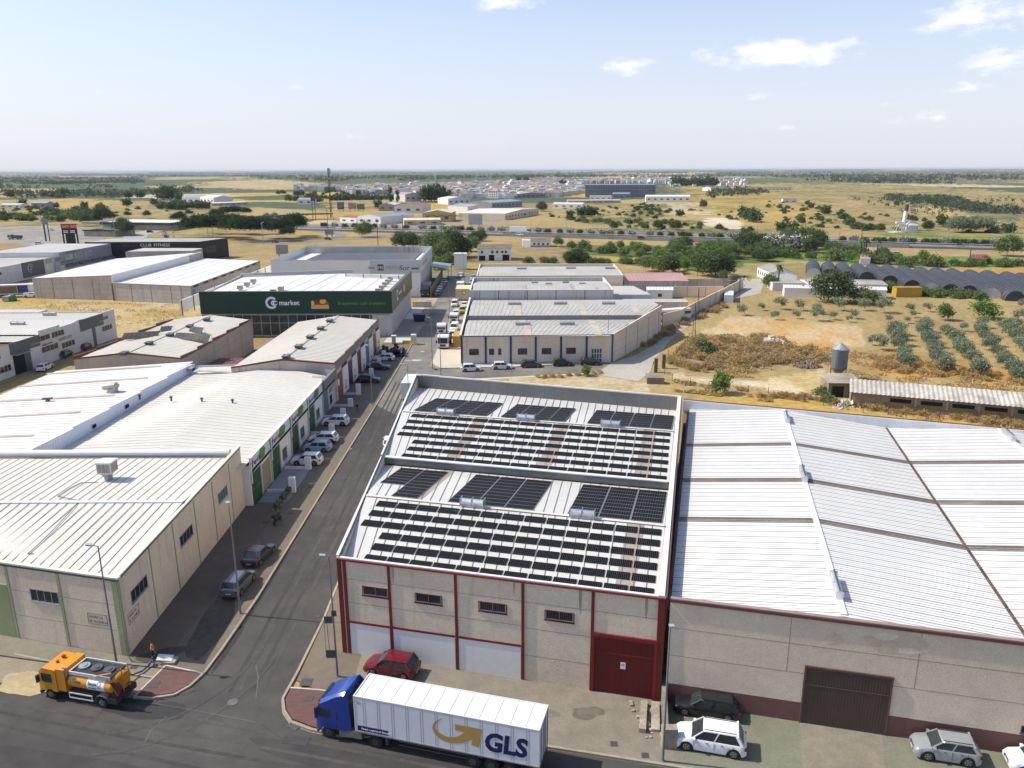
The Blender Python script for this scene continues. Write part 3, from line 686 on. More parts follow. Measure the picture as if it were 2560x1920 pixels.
st,sw=hall('green_fronted_store_row','row of white stores with green doors and leaf patterned fascias under a wide white roof','store building',(-56,86.4),(-31.2,86.4),(-30.75,121.2),(-56,134.2),5.2,0,None,M_white,M_wroof2,roofs=False)
wr=sw['r']
b=MB()
roof_plane(b,(-56,134.2,5.25),(-56,84.6,5.75),(-43,84.6,6.35),(-43,131.5,6.35),1.1,.04,.03,0,1);b.build('roof_slope',[M_wroof,M_seaml],st)
b=MB();roof_plane(b,(-31.3,84.6,5.65),(-31.1,126.4,5.65),(-43,131.5,6.35),(-43,84.6,6.35),1.1,.04,.03,0,1);b.build('roof_slope',[M_wroof,M_seaml],st)
b=MB();wt_=Wall((-56.2,134.4),(-31,129.5));b.add([wt_.pt(0,0),wt_.pt(wt_.L,0),wt_.pt(wt_.L,6.0),wt_.pt(wt_.L*.52,6.5),wt_.pt(0,5.6)],[(0,1,2,3,4)]);b.build('end_wall',M_white,st)
for (r,u0,v0,u1,v1) in (('E',1690,575,2212,600),):
    a_=P(r,u0,v0,6.1);c_=P(r,u1,v1,6.15);b=MB();b.beam(z3(a_,6.14),(-31.4,c_[1]-1.0,5.72),1.0,.05);b.build('translucent_strip',M_stripe,st)
M_fas=mat('white_fascia_sheet',(.66,.66,.70),.5,0,.05,1)
M_leaf=mat('leaf_print_green',(.06,.22,.035),.55,0,.35,1.4)
M_teal=mat('teal_print',(.05,.15,.11),.55,0,.2,2)
ys=[P('b',130,1440)[1]-1.2,P('b',770,1500)[1]-.2,P('b',1250,915)[1],P('F',470,1130)[1],P('F',597,960)[1]+.2]
ys=[86.9,94.2,103.0,111.8,121.2]
ys=[86.45,94.2,103.1,112.2,121.2]
for i in range(4):
    y0,y1=ys[i]+.12,ys[i+1]-.12;t0,t1=y0-86.4,y1-86.4;L_=t1-t0
    b=MB();wr.slab(b,t0,t1,4.15,6.1,.0,.2);wr.slab(b,t0,t0+.2,2.9,4.15,.05,.2);fa_=b.build('fascia',M_fas,st)
    b=MB();wr.slab(b,t0+.25,t1-.1,4.28,4.62,.2,.23);b.build('name_strip',M_dark,fa_)
    b=MB()
    pts=[(t0+L_*.40,4.72),(t0+L_*.66,4.70),(t0+L_*.72,5.6),(t0+L_*.62,6.02),(t0+L_*.45,6.02),(t0+L_*.36,5.3)]
    b.face([wr.pt(a,z,.215) for a,z in pts]);b.face([wr.pt(a,z,.215) for a,z in [(t0+L_*.98,4.2),(t1,4.2),(t1,6.05),(t0+L_*.93,6.05)]]);b.build('leaf_print',M_leaf,fa_)
    b=MB();b.face([wr.pt(a,z,.216) for a,z in [(t0+L_*.2,4.18),(t0+L_*.02,4.18),(t0+.02,4.5),(t0+.3,4.26)]]);b.face([wr.pt(a,z,.22) for a,z in [(t0+.35,4.8),(t0+.6,4.75),(t0+.85,5.4),(t0+.6,5.9),(t0+.35,5.4)]]);b.build('teal_leaf',M_teal,fa_)
    text(wr,'agroCar',t0+.95,5.0,.55,M_dsteel,fa_,'lettering',.23)
    b=MB();wr.slab(b,t0-.05,t1+.05,6.1,6.16,-.2,.25);b.build('fascia_cap',M_coping,fa_)
    d0,d1=(t0+.15,t0+3.2)
    b=MB();wr.slab(b,d0,d1,0,3.9,0,.06);k=MB();wr.slab(k,d0,d1,1.9,1.94,.061,.075)
    dd=b.build('green_door',M_gdoor,st);k.build('door_rail',M_mgrey,dd)
    b=MB();wr.slab(b,d1+.02,d1+.25,0,4.1,0,.18);wr.slab(b,t1-.1,t1+.12,0,4.1,0,.18);build_each(b,'pillar',mat('grey_pillar',(.42,.43,.46),.7),st)
    if i in (1,2,3):window(wr,t0+4.6,t0+6.6,1.0,2.6,st,M_mgrey,M_glassg,1)
    else:
        b=MB();wr.slab(b,t0+4.1,t1-.4,0,3.7,0,.05);b.build('roller_shutter',mat('tan_shutter',(.33,.27,.17),.6,0,.1,2),st)
lt,lw_=hall('stained_white_roof_hall','low hall with white roof crossed by grimy translucent strips and a rusty cowl','hall',(-78.8,84.8),(-56.3,84.8),(-56.3,134.3),(-78.0,129.3),5.9,0,None,M_white,M_wroof2,roofs=False)
b=MB();roof_plane(b,(-78.1,129.2,5.95),(-78.9,84.9,5.95),(-56.4,84.9,6.4),(-56.4,134.1,6.4),1.1,.04,.03,0,1);b.build('roof_slope',[M_wroof2,M_seaml],lt)
wd_=Wall((-56.05,85.2),(-55.45,131.0));b=MB();n_=4
for i in range(5):
    t0,t1=wd_.L*i/5,wd_.L*(i+1)/5;wd_.slab(b,t0,t1,5.2,7.75-.18*i,-.25,0,z1b=7.35-.18*i)
    for k in range(int((t1-t0)/.5)):t=t0+k*.5;wd_.slab(b,t,t+.06,5.2,7.6-.18*i-.4*k*.5/(t1-t0),0,.03)
b.build('stepped_parapet',mat('white_ribbed_sheet',(.72,.73,.78),.5,0,.05,1.5),lt)
b=MB()
for (u0,v0,u1,v1) in ((355,597,1390,540),(40,708,1275,643),(0,838,985,792),(0,975,690,937),(0,1155,285,1138)):
    a_,c_=P('E',u0,v0,6.1),P('E',u1,v1,6.3);b.beam(z3((max(a_[0],-78.6),a_[1]),5.99+(max(a_[0],-78.6)+78.6)*.02),z3(c_,5.99+(c_[0]+78.6)*.02),.75,.05)
build_each(b,'translucent_strip',M_stripe,lt)
def small(name,label,cat,parts_,loc,group=None):
    t=thing(name,label,cat,loc,group=group)
    for nm,mb,m in parts_:mb.build(nm,m,t,smooth=False)
    return t
p=P('E',975,760,6.3);b=MB();b.cyl((p[0],p[1],6.3),(p[0],p[1],7.0),.8,n=14);b2=MB()
b2.loft([[Vector((p[0]+.2-q*1.1,p[1]+math.cos(t)*.75*s,7.25+math.sin(t)*.6*s-q*.1)) for t in [2*math.pi*i/12 for i in range(12)]] for q,s in ((-.8,.3),(-.4,.95),(.3,1),(1,.9),(1.35,.75))])
small('roof_cowl','rusty bent extractor cowl with soot stain on the white roof','roof cowl',[('base',b,M_steel),('hood',b2,mat('dull_cowl',(.42,.38,.32),.6,.2,.2,3))],(p[0],p[1],6.2))
b=MB();pts=[]
for i in range(18):
    t=math.pi*2*i/18;pts.append((p[0]-2.6+3.6*math.cos(t)*(1.25 if math.cos(t)<0 else .6),p[1]-.3+math.sin(t)*.9*(1+.2*math.sin(3*t)),6.375+(p[0]-2.6+3.6*math.cos(t)+60)*.0))
p=P('E',415,848,6.0);b=MB();b.cyl((p[0],p[1],6.0),(p[0],p[1],6.5),.3);b.beam((p[0]-.7,p[1],6.55),(p[0]+.7,p[1],6.62),.5,.18);small('roof_vent','small flat dark vent box on the striped white roof','roof vent',[('box',b,M_dsteel)],(p[0],p[1],6.0))
for i,(u,v) in enumerate(((1210,815),(1480,830),(1745,842),(2010,855))):
    p=P('E',u,v,6.2);b=MB();b.cyl((p[0],p[1],6.05),(p[0],p[1],6.6),.13);b2=MB();b2.cyl((p[0],p[1],6.6),(p[0],p[1],6.78),.26,.2)
    small('vent_pipe','small dark vent pipe in the line of four on the plain white roof','vent pipe',[('pipe',b,M_dsteel),('cap',b2,M_dsteel)],(p[0],p[1],6.0),'vent pipes on the white roof')
for i,(u,v,lb) in enumerate(((690,1060,'long low white skylight hood with dark end by the stepped parapet'),(985,888,'square grey hood box beside the stepped white parapet'),(1575,570,'dented round extractor stub near the top of the stepped parapet'))):
    p=P('E',u,v,6.1);b=MB();b.box(p[0]-.2,p[0]+1.9,p[1]-.5,p[1]+.5,5.9,6.45);b2=MB();b2.box(p[0]+1.9,p[0]+2.0,p[1]-.42,p[1]+.42,5.95,6.4)
    small('roof_hood',lb,'roof hood',[('body',b,M_steel if i else M_coping),('opening',b2,M_dark)],(p[0],p[1],6.0))
gt,gw_=hall('grey_fascia_unit','narrow beige unit with grey fascia between green stores and coloured doors','store building',(-42,121.35),(-30.75,121.35),(-30.6,129.9),(-42,129.9),5.6,0,None,mat('cream_render',(.52,.48,.42),.85,0,.08,2),M_croof,roofs=False)
w=gw_['r'];b=MB();w.slab(b,.1,w.L-.1,4.3,6.2,0,.45);b.build('fascia',mat('taupe_fascia',(.19,.175,.16),.6,0,.05,2),gt)
b=MB();w.slab(b,.4,6.9,4.45,4.75,.45,.48);b.build('fascia_recess',M_dark,gt)
b=MB();w.slab(b,.5,3.2,0,4.1,0,.06);b.build('blue_door',M_bluedoor,gt);window(w,4.3,5.9,.9,2.4,gt,M_dsteel,M_glass,2);window(w,4.3,6.2,3.0,3.6,gt,M_dsteel,M_steel,1,name='sign_box')
b=MB();w.slab(b,7.2,8.3,3.3,4.3,.05,.9);b.build('condenser',M_coping,gt)
cA,cB,cC,cD=(-47.3,127.6),(-30.3,130.1),(-29.6,170.8),(-46.9,168.8)
ct,cw=hall('coloured_door_units','long brown roofed row of units with orange, red and grey-blue doors','store building',(-47.4,127.5),(-30.4,130.0),(-29.7,170.9),(-47.0,168.9),6.75,1.15,'y',M_conc,M_croof,pitch=1.0,seam=mat('croof_seam',(.44,.40,.33),.7))
w=cw['r'];b=MB();b.add([w.pt(0,5.6,.02),w.pt(w.L,5.6,.02),w.pt(w.L,6.95,.02),w.pt(0,6.95,.02),w.pt(0,5.6,.12),w.pt(w.L,5.6,.12),w.pt(w.L,6.95,.12),w.pt(0,6.95,.12)],[(4,5,6,7),(7,6,2,3),(0,1,5,4),(0,4,7,3),(1,2,6,5)]);b.build('fascia_band',mat('stained_fascia',(.235,.215,.19),.8,0,.12,1.5,.1,12,.5),ct)
b=MB();n6=6
for i in range(5):
    t0,t1=w.L*i/5,w.L*(i+1)/5;w.slab(b,t0,t1,6.95,7.2-.03*i,-.1,.14,z1b=6.98-.03*i)
b.build('stepped_coping',mat('dark_red_trim',(.15,.05,.035),.6,0,.1,2),ct)
b=MB();f_=cw['f'];b.add([f_.pt(0,6.75,.05),f_.pt(f_.L,6.75,.05),f_.pt(f_.L,7.05,.05),f_.pt(f_.L/2,8.15,.05),f_.pt(0,7.05,.05),f_.pt(f_.L/2,7.8,.05)],[(0,5,3,4),(5,1,2,3)]);b.build('gable_trim',M_rust,ct)
doors=[(('c',600,1640),('c',700,1600),M_orange),(('c',835,1370),('c',940,1310),M_reddoor),(('c',1060,1100),('c',1155,1020),M_reddoor),(('c',1255,870),('c',1330,790),M_bluedoor),(('c',1430,600),('c',1500,480),M_orange)]
prev=0.3
cts=[w.T(P(*a)) for a,c,m in doors];cte=[w.T(P(*c)) for a,c,m in doors]
for i,(a,c,m) in enumerate(doors):
    t0,t1=1.0+8.1*i,4.4+8.1*i
    b=MB();w.slab(b,t0,t1,0,4.8,0,.06);b.build('sheet_door',m,ct)
    b=MB();w.slab(b,t1+.3,t0+7.9,.0,4.9,0,.14);pn=b.build('white_front',M_white,ct)
    window(w,t1+1.4,t1+2.6,.9,2.3,pn,mat('maroon_frame',(.12,.02,.03),.5),M_glass,1,out=.17)
    window(w,t1+.2,t0+7.6,4.95,5.5,ct,M_dsteel,M_glass,5,out=.05)
for i,(u,v) in enumerate(((270,450),(383,362),(493,280),(587,205),(673,140))):
    p=P('F',u,v,8.3);a=MB();x,y=-38.6,p[1]
    a.box(x-.5,x+.5,y-.8,y+.8,7.9,8.3);k=MB();k.beam((x-.62,y,8.42),(x+.62,y,8.42),2.0,.12)
    k2=MB();k2.box(x-.3,x+.3,y-.9,y+.9,8.48,8.52)
    small('ridge_vent_box','dark ridge ventilator box in the line of five on the brown roof','roof vent',[('base',a,M_dsteel),('lid',k,M_dsteel),('grille',k2,M_seam)],(x,y,7.1),'ridge vents on the brown roofed units')
rt,rw=hall('rack_roof_hall','beige hall with brown low gable roof, red trim and tilted panel racks','hall',(-77.8,134.6),(-58.6,134.4),(-58.2,171.8),(-76.0,172.3),6.7,1.1,'y',mat('buff_panel',(.40,.335,.265),.9,0,.08,2,.1,14,.2),M_croof,seam=MATS['croof_seam'])
w=rw['r'];joints(w,rt,[2.2,4.4],[w.L*i/5 for i in range(1,5)],z1=6)
b=MB()
for i in range(5):w.slab(b,w.L*i/5,w.L*(i+1)/5,6.7,7.35,-.15,.08,z1b=6.95)
wl2=rw['l']
for i in range(5):wl2.slab(b,wl2.L*i/5,wl2.L*(i+1)/5,6.7,6.95,-.15,.08,z1b=7.35)
build_each(b,'stepped_coping',MATS['dark_red_trim'],rt)
b=MB();f_=rw['f'];b.add([f_.pt(0,6.7,.05),f_.pt(f_.L,6.7,.05),f_.pt(f_.L,7.0,.05),f_.pt(f_.L/2,8.05,.05),f_.pt(0,7.0,.05),f_.pt(f_.L/2,7.7,.05)],[(0,5,3,4),(5,1,2,3)]);b.build('gable_trim',M_rust,rt)
for i,(u,v) in enumerate(((1072,425),(1287,338),(1470,265),(1640,190),(1785,132))):
    p=P('E',u,v,8.0);x,y=p[0],p[1];a=MB();a.box(x-.5,x+.5,y-.7,y+.7,7.7,8.1);k=MB();k.beam((x-.6,y,8.2),(x+.6,y,8.2),1.8,.12)
    small('ridge_vent_box','dark ridge ventilator box in the line on the roof with the tilted racks','roof vent',[('base',a,M_dsteel),('lid',k,M_dsteel)],(x,y,6.9),'ridge vents on the rack roof')
M_rack=mat('rack_panel_back',(.36,.35,.33),.5,.1,.1,3);M_thp=mat('thermal_panel',(.085,.08,.075),.7,.0,.3,3,spec=.1)
for (u0,v0,u1,v1,n,lb) in ((1045,310,1360,290,8,'left long rack of tilted thermal panels on the brown roof'),(1500,305,1800,325,8,'right long rack of tilted thermal panels on the brown roof'),(1370,250,1470,245,3,'short rack of tilted thermal panels behind the left long rack'),(1625,250,1740,262,3,'short rack of tilted thermal panels behind the right long rack')):
    a_,c_=Vector((*P('E',u0,v0,7.3),7.3)),Vector((*P('E',u1,v1,7.3),7.3));t=thing('panel_rack',lb,'solar rack',tuple(a_))
    d=(c_-a_)/n
    for i in range(n):
        o=a_+d*i;hi=Vector((.1,1.5,1.0));b=MB();q=d*.92;th=Vector((0,-.06,.08))
        b.add([o,o+q,o+q+hi,o+hi,o+th,o+q+th,o+q+hi+th,o+hi+th],[(3,2,1,0),(4,5,6,7),(0,1,5,4),(1,2,6,5),(2,3,7,6),(3,0,4,7)]);b.build('panel',M_thp,t)
    b=MB()
    for i in range(n+1):
        o=a_+d*i;b.cyl(o+Vector((.1,1.6,1.2)),o+Vector((.1,1.75,0)),.04,n=6);b.cyl(o,o+Vector((.1,1.75,0)),.04,n=6)
    b.build('frame',M_alu,t)
ground_sheet('courtyard',[(-58.2,130),(-47.2,130),(-46.9,186),(-58,186)],.012,mat('yard_concrete',(.20,.185,.16),.9,0,.15,2,.1,12))
yt,yw=hall('maroon_roof_shed','small yard shed with dull maroon sheet roof between two beige halls','shed',(-57.6,141),(-51.5,141),(-51.5,149),(-57.6,149),3.4,.3,None,MATS['buff_panel'],mat('maroon_sheet',(.15,.06,.06),.7,0,.1,2),seam=MATS['dark_red_trim'])
ga,gb_,gc,gd=(-133,135.0),(-99.6,135.0),(-95.6,185.2),(-133,185.2)
g2,gw2=hall('grey_white_office_hall','white block building with dark grey cladding panels and strip windows','office building',(-135,131),(-99.7,131),(-95.6,185.3),(-135,185.3),6.3,0,None,M_wblock,M_wroof,roofs=False)
w=gw2['r'];b=MB()
sec=[(P('E',1010,290),7.4),]
ts=[w.T(P('E',u,v)) for u,v in ((100,622),(380,525),(530,460),(675,400),(895,325),(1008,290))]
hts=[(ts[0]-9,ts[0],6.3),(ts[0],ts[1],6.4),(ts[1],ts[2],7.2),(ts[2],ts[3],6.7),(ts[3],ts[4],6.8),(ts[4],w.L,7.0)]
for i,(a,c,z) in enumerate(hts):
    if a<0:a=0
    b=MB();w.slab(b,a+.02,c-.02,6.0,z,-.2,.05);b.build('parapet',[M_wblock,M_grey][1 if i in (1,4) else 0],g2)
for i in (1,4):
    a,c=ts[i-1 if i==1 else 3],ts[1 if i==1 else 4]
    b=MB();w.slab(b,a+.1,c-.1,4.2,6.2,0,.055);b.build('grey_cladding',M_grey,g2)
    mid_=a+(c-a)*.5
    b=MB();w.slab(b,mid_-.2 if i==4 else a+(c-a)*.42,mid_+.9 if i==4 else a+(c-a)*.62,0,4.2,0,.06);b.build('grey_strip',M_grey,g2)
    if i==1:
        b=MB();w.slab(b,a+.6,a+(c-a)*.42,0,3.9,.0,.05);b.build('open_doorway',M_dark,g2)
        b=MB();w.slab(b,a+.3,a+(c-a)*.5,4.05,4.15,0,1.3);b.build('canopy',M_steel,g2)
for (u0,v0,u1,v1,zz) in ((375,350,480,295,5.0),(390,425,498,375,2.5),(540,295,632,260,4.9),(550,385,648,345,2.0),(888,150,968,125,5.2),(898,240,978,210,2.6),(-20,500,35,470,4.2),(-20,610,55,565,1.4)):
    a,c=w.T(P('E',u0,v0,zz)),w.T(P('E',u1,v1,zz))
    if a<.1:a=.1
    window(w,a,max(c,a+1.5),zz-.1,zz+1.2,g2,M_alu,M_glass,4)
text(w,'NAVES DOS',w.T(P('E',560,325,3.7)),3.75,.6,M_dsteel,g2);text(w,'a Babelia la Nave',w.T(P('E',370,370,3.8)),3.85,.5,M_dsteel,g2,sx=.75)
X0,X1=-135,-96.4
for (y0,z0,y1,z1,mm) in ((185,6.1,172,6.9,M_wroof),(172,6.9,159.5,6.1,M_wroof),(159,5.9,150.5,6.5,M_wroof)):
    b=MB();e=lambda y:-99.9+(y-131)/54.3*4.1
    roof_plane(b,(X0,min(y0,y1),z1 if y1<y0 else z0),(e(min(y0,y1)),min(y0,y1),z1 if y1<y0 else z0),(e(max(y0,y1)),max(y0,y1),z0),(X0,max(y0,y1),z0),1.0,.04,.035,0,1);b.build('roof_slope',[mm,M_seamw],g2)
b=MB();roof_plane(b,(X0,139,5.6),(-99.5,139,5.6),(-98.6,150,6.2),(X0,150,6.2),.45,.1,.06,0,1);b.build('tan_roof_slope',[mat('tan_tile',(.28,.17,.07),.8,0,.12,3,.15,12),mat('tan_tile_dark',(.20,.12,.05),.8)],g2)
b=MB();roof_plane(b,(X0,131.3,5.5),(-100.2,131.3,5.5),(-99.6,138.7,5.9),(X0,138.7,5.9),1.0,.04,.035,0,1);b.build('roof_slope',[M_wroof,M_seamw],g2)
for (u,v) in ((428,88),(155,172)):
    p=P('E',u,v,6.8);ridge_vent(g2,Vector((p[0],p[1],6.6)),(1,.02,0),3.0,.22,M_steel)
yt2,_=hall('low_block_store','small grey block store at the left edge beside the dry plot','shed',(-135,186.5),(-118.4,186.2),(-118.2,196.3),(-135,196.5),5.0,.0,None,M_wblock,M_croof)
M_conc2=M_conc
h1,hw1=hall('stained_concrete_hall','stained concrete panel hall with rising white roof, left of the pair by the dry plot','warehouse',(-151.5,246.3),(-124.3,242.4),(-124.3,301),(-153.5,303),6.3,0,None,M_conc,M_wroof2,roofs=False)
b=MB();roof_plane(b,(-152.4,303,6.3),(-151.6,246.2,6.3),(-124.2,242.3,7.7),(-124.3,310,7.7),5,.12,.05,0,1);b.build('roof_slope',[M_wroof2,M_mgrey],h1)
w=hw1['f'];b=MB();b.add([w.pt(0,6.3,.02),w.pt(w.L,6.3,.02),w.pt(w.L,7.7,.02),w.pt(0,6.35,.02)],[(0,1,2,3)]);b.build('gable_wall',M_conc,h1)
b=MB();w.slab(b,0,w.L,6.18,6.4,.02,.1,z0b=7.5,z1b=7.75);b.build('verge_trim',M_steel,h1)
joints(w,h1,[1.6,3.2,4.8],[w.L*.25,w.L*.5,w.L*.75],wd=.09,z1=6.3)
w=Wall((-124.1,242.2),(-122.6,311));b=MB();w.slab(b,0,w.L,5.2,7.9,-.3,0);b.build('firewall',M_white,h1)
b=MB();w.slab(b,w.L*.83,w.L,5.3,7.85,.01,.2);b.build('stained_block',M_conc,h1)
h2,hw2=hall('stained_white_top_hall','stained concrete hall with white ribbed roof, right of the pair by the dry plot','warehouse',(-123.9,240.8),(-96.5,233.6),(-96.6,301),(-122.6,311),5.4,.0,None,M_conc,M_wroof2,pitch=5,seam=M_mgrey)
w=hw2['f'];joints(w,h2,[1.4,2.8,4.2],[w.L*.25,w.L*.5,w.L*.75,w.L*.88],wd=.09,z1=5.4)
b=MB();w.slab(b,0,.5,0,5.2,0,.1);b.build('red_downpipe',MATS['dark_red_trim'],h2)
b=MB();w.slab(b,0,w.L,5.3,5.6,.0,.12);b.build('verge_trim',M_steel,h2)
w=hw2['r'];b=MB();w.slab(b,0,w.L,4.6,5.55,0,.06);b.build('fascia_band',M_mgrey,h2)
b=MB();
for i in range(8):w.slab(b,2+i*8,6+i*8,4.8,5.2,.06,.08)
build_each(b,'window_strip',M_dark,h2)
b=MB();w.slab(b,.5,3.5,0,4.2,0,.06);b.build('blue_door',mat('pale_blue_door',(.13,.25,.36),.6),h2)
h3,hw3=hall('red_edged_flat_hall','low white hall with dark red roof edge in front of the black building','warehouse',(-152,309.5),(-127,312),(-126.8,323),(-151.8,325),8.2,0,None,M_conc,M_croof,cop=(MATS['dark_red_trim'],'fl'))
A_,B_=(-181.0,260),(-176.8,347)
k1,kw1=hall('picture_clad_building','white roofed building with grey front carrying five product pictures','store building',(-206,308),(-178.2,309.5),(-176.7,347.5),(-206,349),8.0,0,None,M_wblock,M_wroof2,cop=(M_steel,'rf'))
w=kw1['r'];b=MB();w.slab(b,0,w.L,3.0,8.1,0,.15);b.build('grey_front',M_mgrey,k1)
for i,(u,v,cc) in enumerate(((1185,330,(.28,.33,.10)),(1355,300,(.24,.17,.10)),(1520,265,(.35,.42,.45)),(1700,235,(.30,.26,.20)),(1840,205,(.22,.30,.42)))):
    t=w.T(P('a',u,v,6.3));b=MB();w.slab(b,t-2.4,t+2.4,4.6,6.7,.15,.19);pc=b.build('picture_panel',mat('picture_pale_%d'%i,(.34,.40,.42),.5,0,.3,6),k1)
    b=MB();pts=[w.pt(t+2.0*math.cos(a),5.65+.9*math.sin(a),.2) for a in [2*math.pi*q/14 for q in range(14)]];b.face(pts);b.build('product_image',mat('picture_mix_%d'%i,cc,.5,0,.6,8,.4,10),pc)
text(w,'XINIKALAB',w.T(P('a',1420,220,7.6)),7.0,.85,M_dsteel,k1,out=.17,sx=1.2);text(w,'www.embalajes.com',w.T(P('a',1420,370,4.6)),3.9,.6,M_dsteel,k1,out=.17,sx=1.2)
b=MB()
for i in range(4):
    t=3+i*9;b.add([w.pt(t,3.2,.15),w.pt(t+7.5,3.2,.15),w.pt(t+7.5,2.1,2.2),w.pt(t,2.1,2.2),w.pt(t,2.1,.15),w.pt(t+7.5,2.1,.15)],[(0,1,2,3),(0,3,4),(1,5,2)])
build_each(b,'awning',M_grey,k1)
k2,kw2=hall('swirl_logo_building','white building with dark grey panel bearing a round swirl logo','store building',(-215,258),(-181.2,259),(-180.3,308.8),(-215,308),6.2,0,None,M_wblock,M_wroof)
w=kw2['r'];ta,tb=w.T(P('a',385,410,6.1)),w.T(P('a',740,340,6.1));b=MB();w.slab(b,ta,tb,.8,6.35,0,.3);gp=b.build('grey_panel',M_grey,k2)
b=MB();cx_=w.T(P('a',585,500,3.6));R_=1.45
def arc(b,w,cx,cz,r0,r1,a0,a1,wd,out,n=14):
    for i in range(n):
        q0,q1=i/n,(i+1)/n;A0,A1=a0+(a1-a0)*q0,a0+(a1-a0)*q1;ra,rb=r0+(r1-r0)*q0,r0+(r1-r0)*q1;ww2=wd*math.sin(math.pi*(q0*.9+.05));w3=wd*math.sin(math.pi*(q1*.9+.05))
        b.face([w.pt(cx+math.cos(A0)*(ra-ww2)*1.15,cz+math.sin(A0)*(ra-ww2),out),w.pt(cx+math.cos(A0)*(ra+ww2)*1.15,cz+math.sin(A0)*(ra+ww2),out),w.pt(cx+math.cos(A1)*(rb+w3)*1.15,cz+math.sin(A1)*(rb+w3),out),w.pt(cx+math.cos(A1)*(rb-w3)*1.15,cz+math.sin(A1)*(rb-w3),out)])
arc(b,w,cx_,3.9,1.5,1.5,.3,5.2,.10,.32);arc(b,w,cx_,3.9,.9,.1,3.6,6.8,.12,.32);arc(b,w,cx_,3.9,1.2,.1,-.1,3.2,.12,.32)
b.build('swirl_logo',M_coping,gp)
text(w,'A',w.T(P('a',185,670,2.6)),2.3,1.3,M_dsteel,k2,sx=1.5);text(w,'arcanda',w.T(P('a',180,690,2.0)),1.75,.35,M_dsteel,k2,sx=1.2)
window(w,w.T(P('a',80,580,4.2)),w.T(P('a',150,570,4.2)),3.6,4.6,k2,M_dsteel,M_glass,2)
for (u0,u1,v) in ((770,900,400),(935,1060,365)):window(w,w.T(P('a',u0,v,5.2)),min(w.T(P('a',u1,v-15,5.2)),w.L-.5),4.8,5.5,k2,M_dsteel,M_glass,5)
bk,bw=hall('black_gym_building','long black clad flat building with white letters reading club fitness','gym building',(-189,349.5),(-138.5,349.2),(-132.6,369),(-187,369),8.5,0,None,mat('black_cladding',(.016,.016,.022),.5,0,.15,2),M_wroof,cop=(M_dsteel,'frbl'))
w=bw['f'];text(w,'CLUB',w.T(P('A',1180,735,7.5)),6.6,1.25,M_coping,bk,sx=1.2,font_w=.02);text(w,'FITNESS',w.T(P('A',1297,735,7.5)),6.6,1.25,M_coping,bk,sx=1.2,font_w=.02)
text(w,'BODY',w.T(P('A',1030,735,7.5)),6.5,1.2,M_red,bk,sx=1.2)
w=bw['r'];window(w,4,12,3,6,bk,M_black,M_glass,3)
sp_,sw_=hall('green_fascia_supermarket','supermarket hall with deep dark green fascia, market sign and bright white roof','supermarket',(-75.0,186.4),(-29.25,186.2),(-29.25,224.6),(-78,224.6),9.9,0,None,mat('pale_panel',(.47,.465,.45),.85,0,.06,2,.08,12,.3),M_wroof2,roofs=False)
w=sw_['f'];b=MB();w.slab(b,0,w.L+.5,5.6,10.9,.0,.55);wr2=sw_['r'];fz=b.build('fascia',M_sgreen,sp_)
b=MB();wr2.slab(b,-.5,wr2.L-.1,5.9,10.9,0,.5);fz2=b.build('side_fascia',mat('olive_green_fascia',(.035,.06,.035),.35,0,.1,1),sp_)
b=MB();w.slab(b,0,w.L+.5,10.9,11.0,-.3,.6);wr2.slab(b,0,wr2.L-.1,10.9,10.98,-.3,.55);build_each(b,'fascia_cap',M_dsteel,sp_)
b=MB();w.slab(b,0,w.L-4.6,.3,5.5,0,.05);gl=b.build('glass_front',mat('shop_glass',(.045,.05,.05),.15,0,.6,1.5),sp_)
b=MB()
for i in range(19):t=1+i*2.2;w.slab(b,t,t+.09,.3,5.5,.05,.12)
w.slab(b,0,w.L-4.6,3.2,3.3,.05,.13)
b.build('mullion',M_alu,gl)
b=MB();w.slab(b,0,w.L,5.15,5.6,0,.2);b.build('soffit_strip',M_steel,sp_)
b=MB();roof_plane(b,(-75.4,187,9.75),(-52.4,187,10.25),(-49.5,224.3,10.25),(-77.8,224.3,9.3),0,m=0);b.build('roof_slope',[M_wroof2,M_seamw],sp_)
b=MB();roof_plane(b,(-52.4,187,10.25),(-29.6,187,9.8),(-29.6,224.3,9.8),(-49.5,224.3,10.25),0);b.build('roof_slope',[M_wroof2,M_seamw],sp_)
b=MB()
for k in range(1,12):x=-75+k*3.8;z_=(9.75+(x+75.4)/23*.5) if x<-52.4 else 10.25-(x+52.4)/22.8*.45;b.beam((x,187.2,z_+.03),(x+(2.0 if x<-52 else 0.5),224,z_+.02),.05,.04)
b.beam((-75.4,212,9.62),(-29.7,209,9.9),.16,.05);b.build('roof_seams',M_seamw,sp_)
b=MB();b.beam((-52.4,187.2,10.3),(-49.5,224.2,10.3),.35,.05);b.build('ridge_cap',M_coping,sp_)
b=MB();wv=Wall((-46.5,218.5),(-29.6,214.2));wv.slab(b,0,wv.L,9.6,10.9,-.2,0);wv.slab(b,0,wv.L,10.9,10.98,-.25,.05)
b.build('inner_parapet',M_white,sp_)
b=MB()
for i in range(4):wv.slab(b,wv.L*i/3.3,wv.L*i/3.3+.18,9.6,11.0,0,.12)
build_each(b,'parapet_post',M_dsteel,sp_)
b=MB();wv=Wall((-78.0,224.4),(-47.3,232.5));wv.slab(b,0,wv.L,7,10.4,-.25,0);b.build('rear_parapet',M_wblock,sp_)
b=MB();wv=Wall((-98.0,206),(-78.2,224.0));
wv=Wall((-80.0,187),(-79.2,262));wv.slab(b,0,wv.L,6.0,8.7,-.3,0)
b.build('left_parapet',M_white,sp_);b=MB()
for i in range(11):wv.slab(b,wv.L*i/10.5,wv.L*i/10.5+.3,5.0,8.8,0,.15)
b.build('parapet_posts',M_dsteel,sp_)
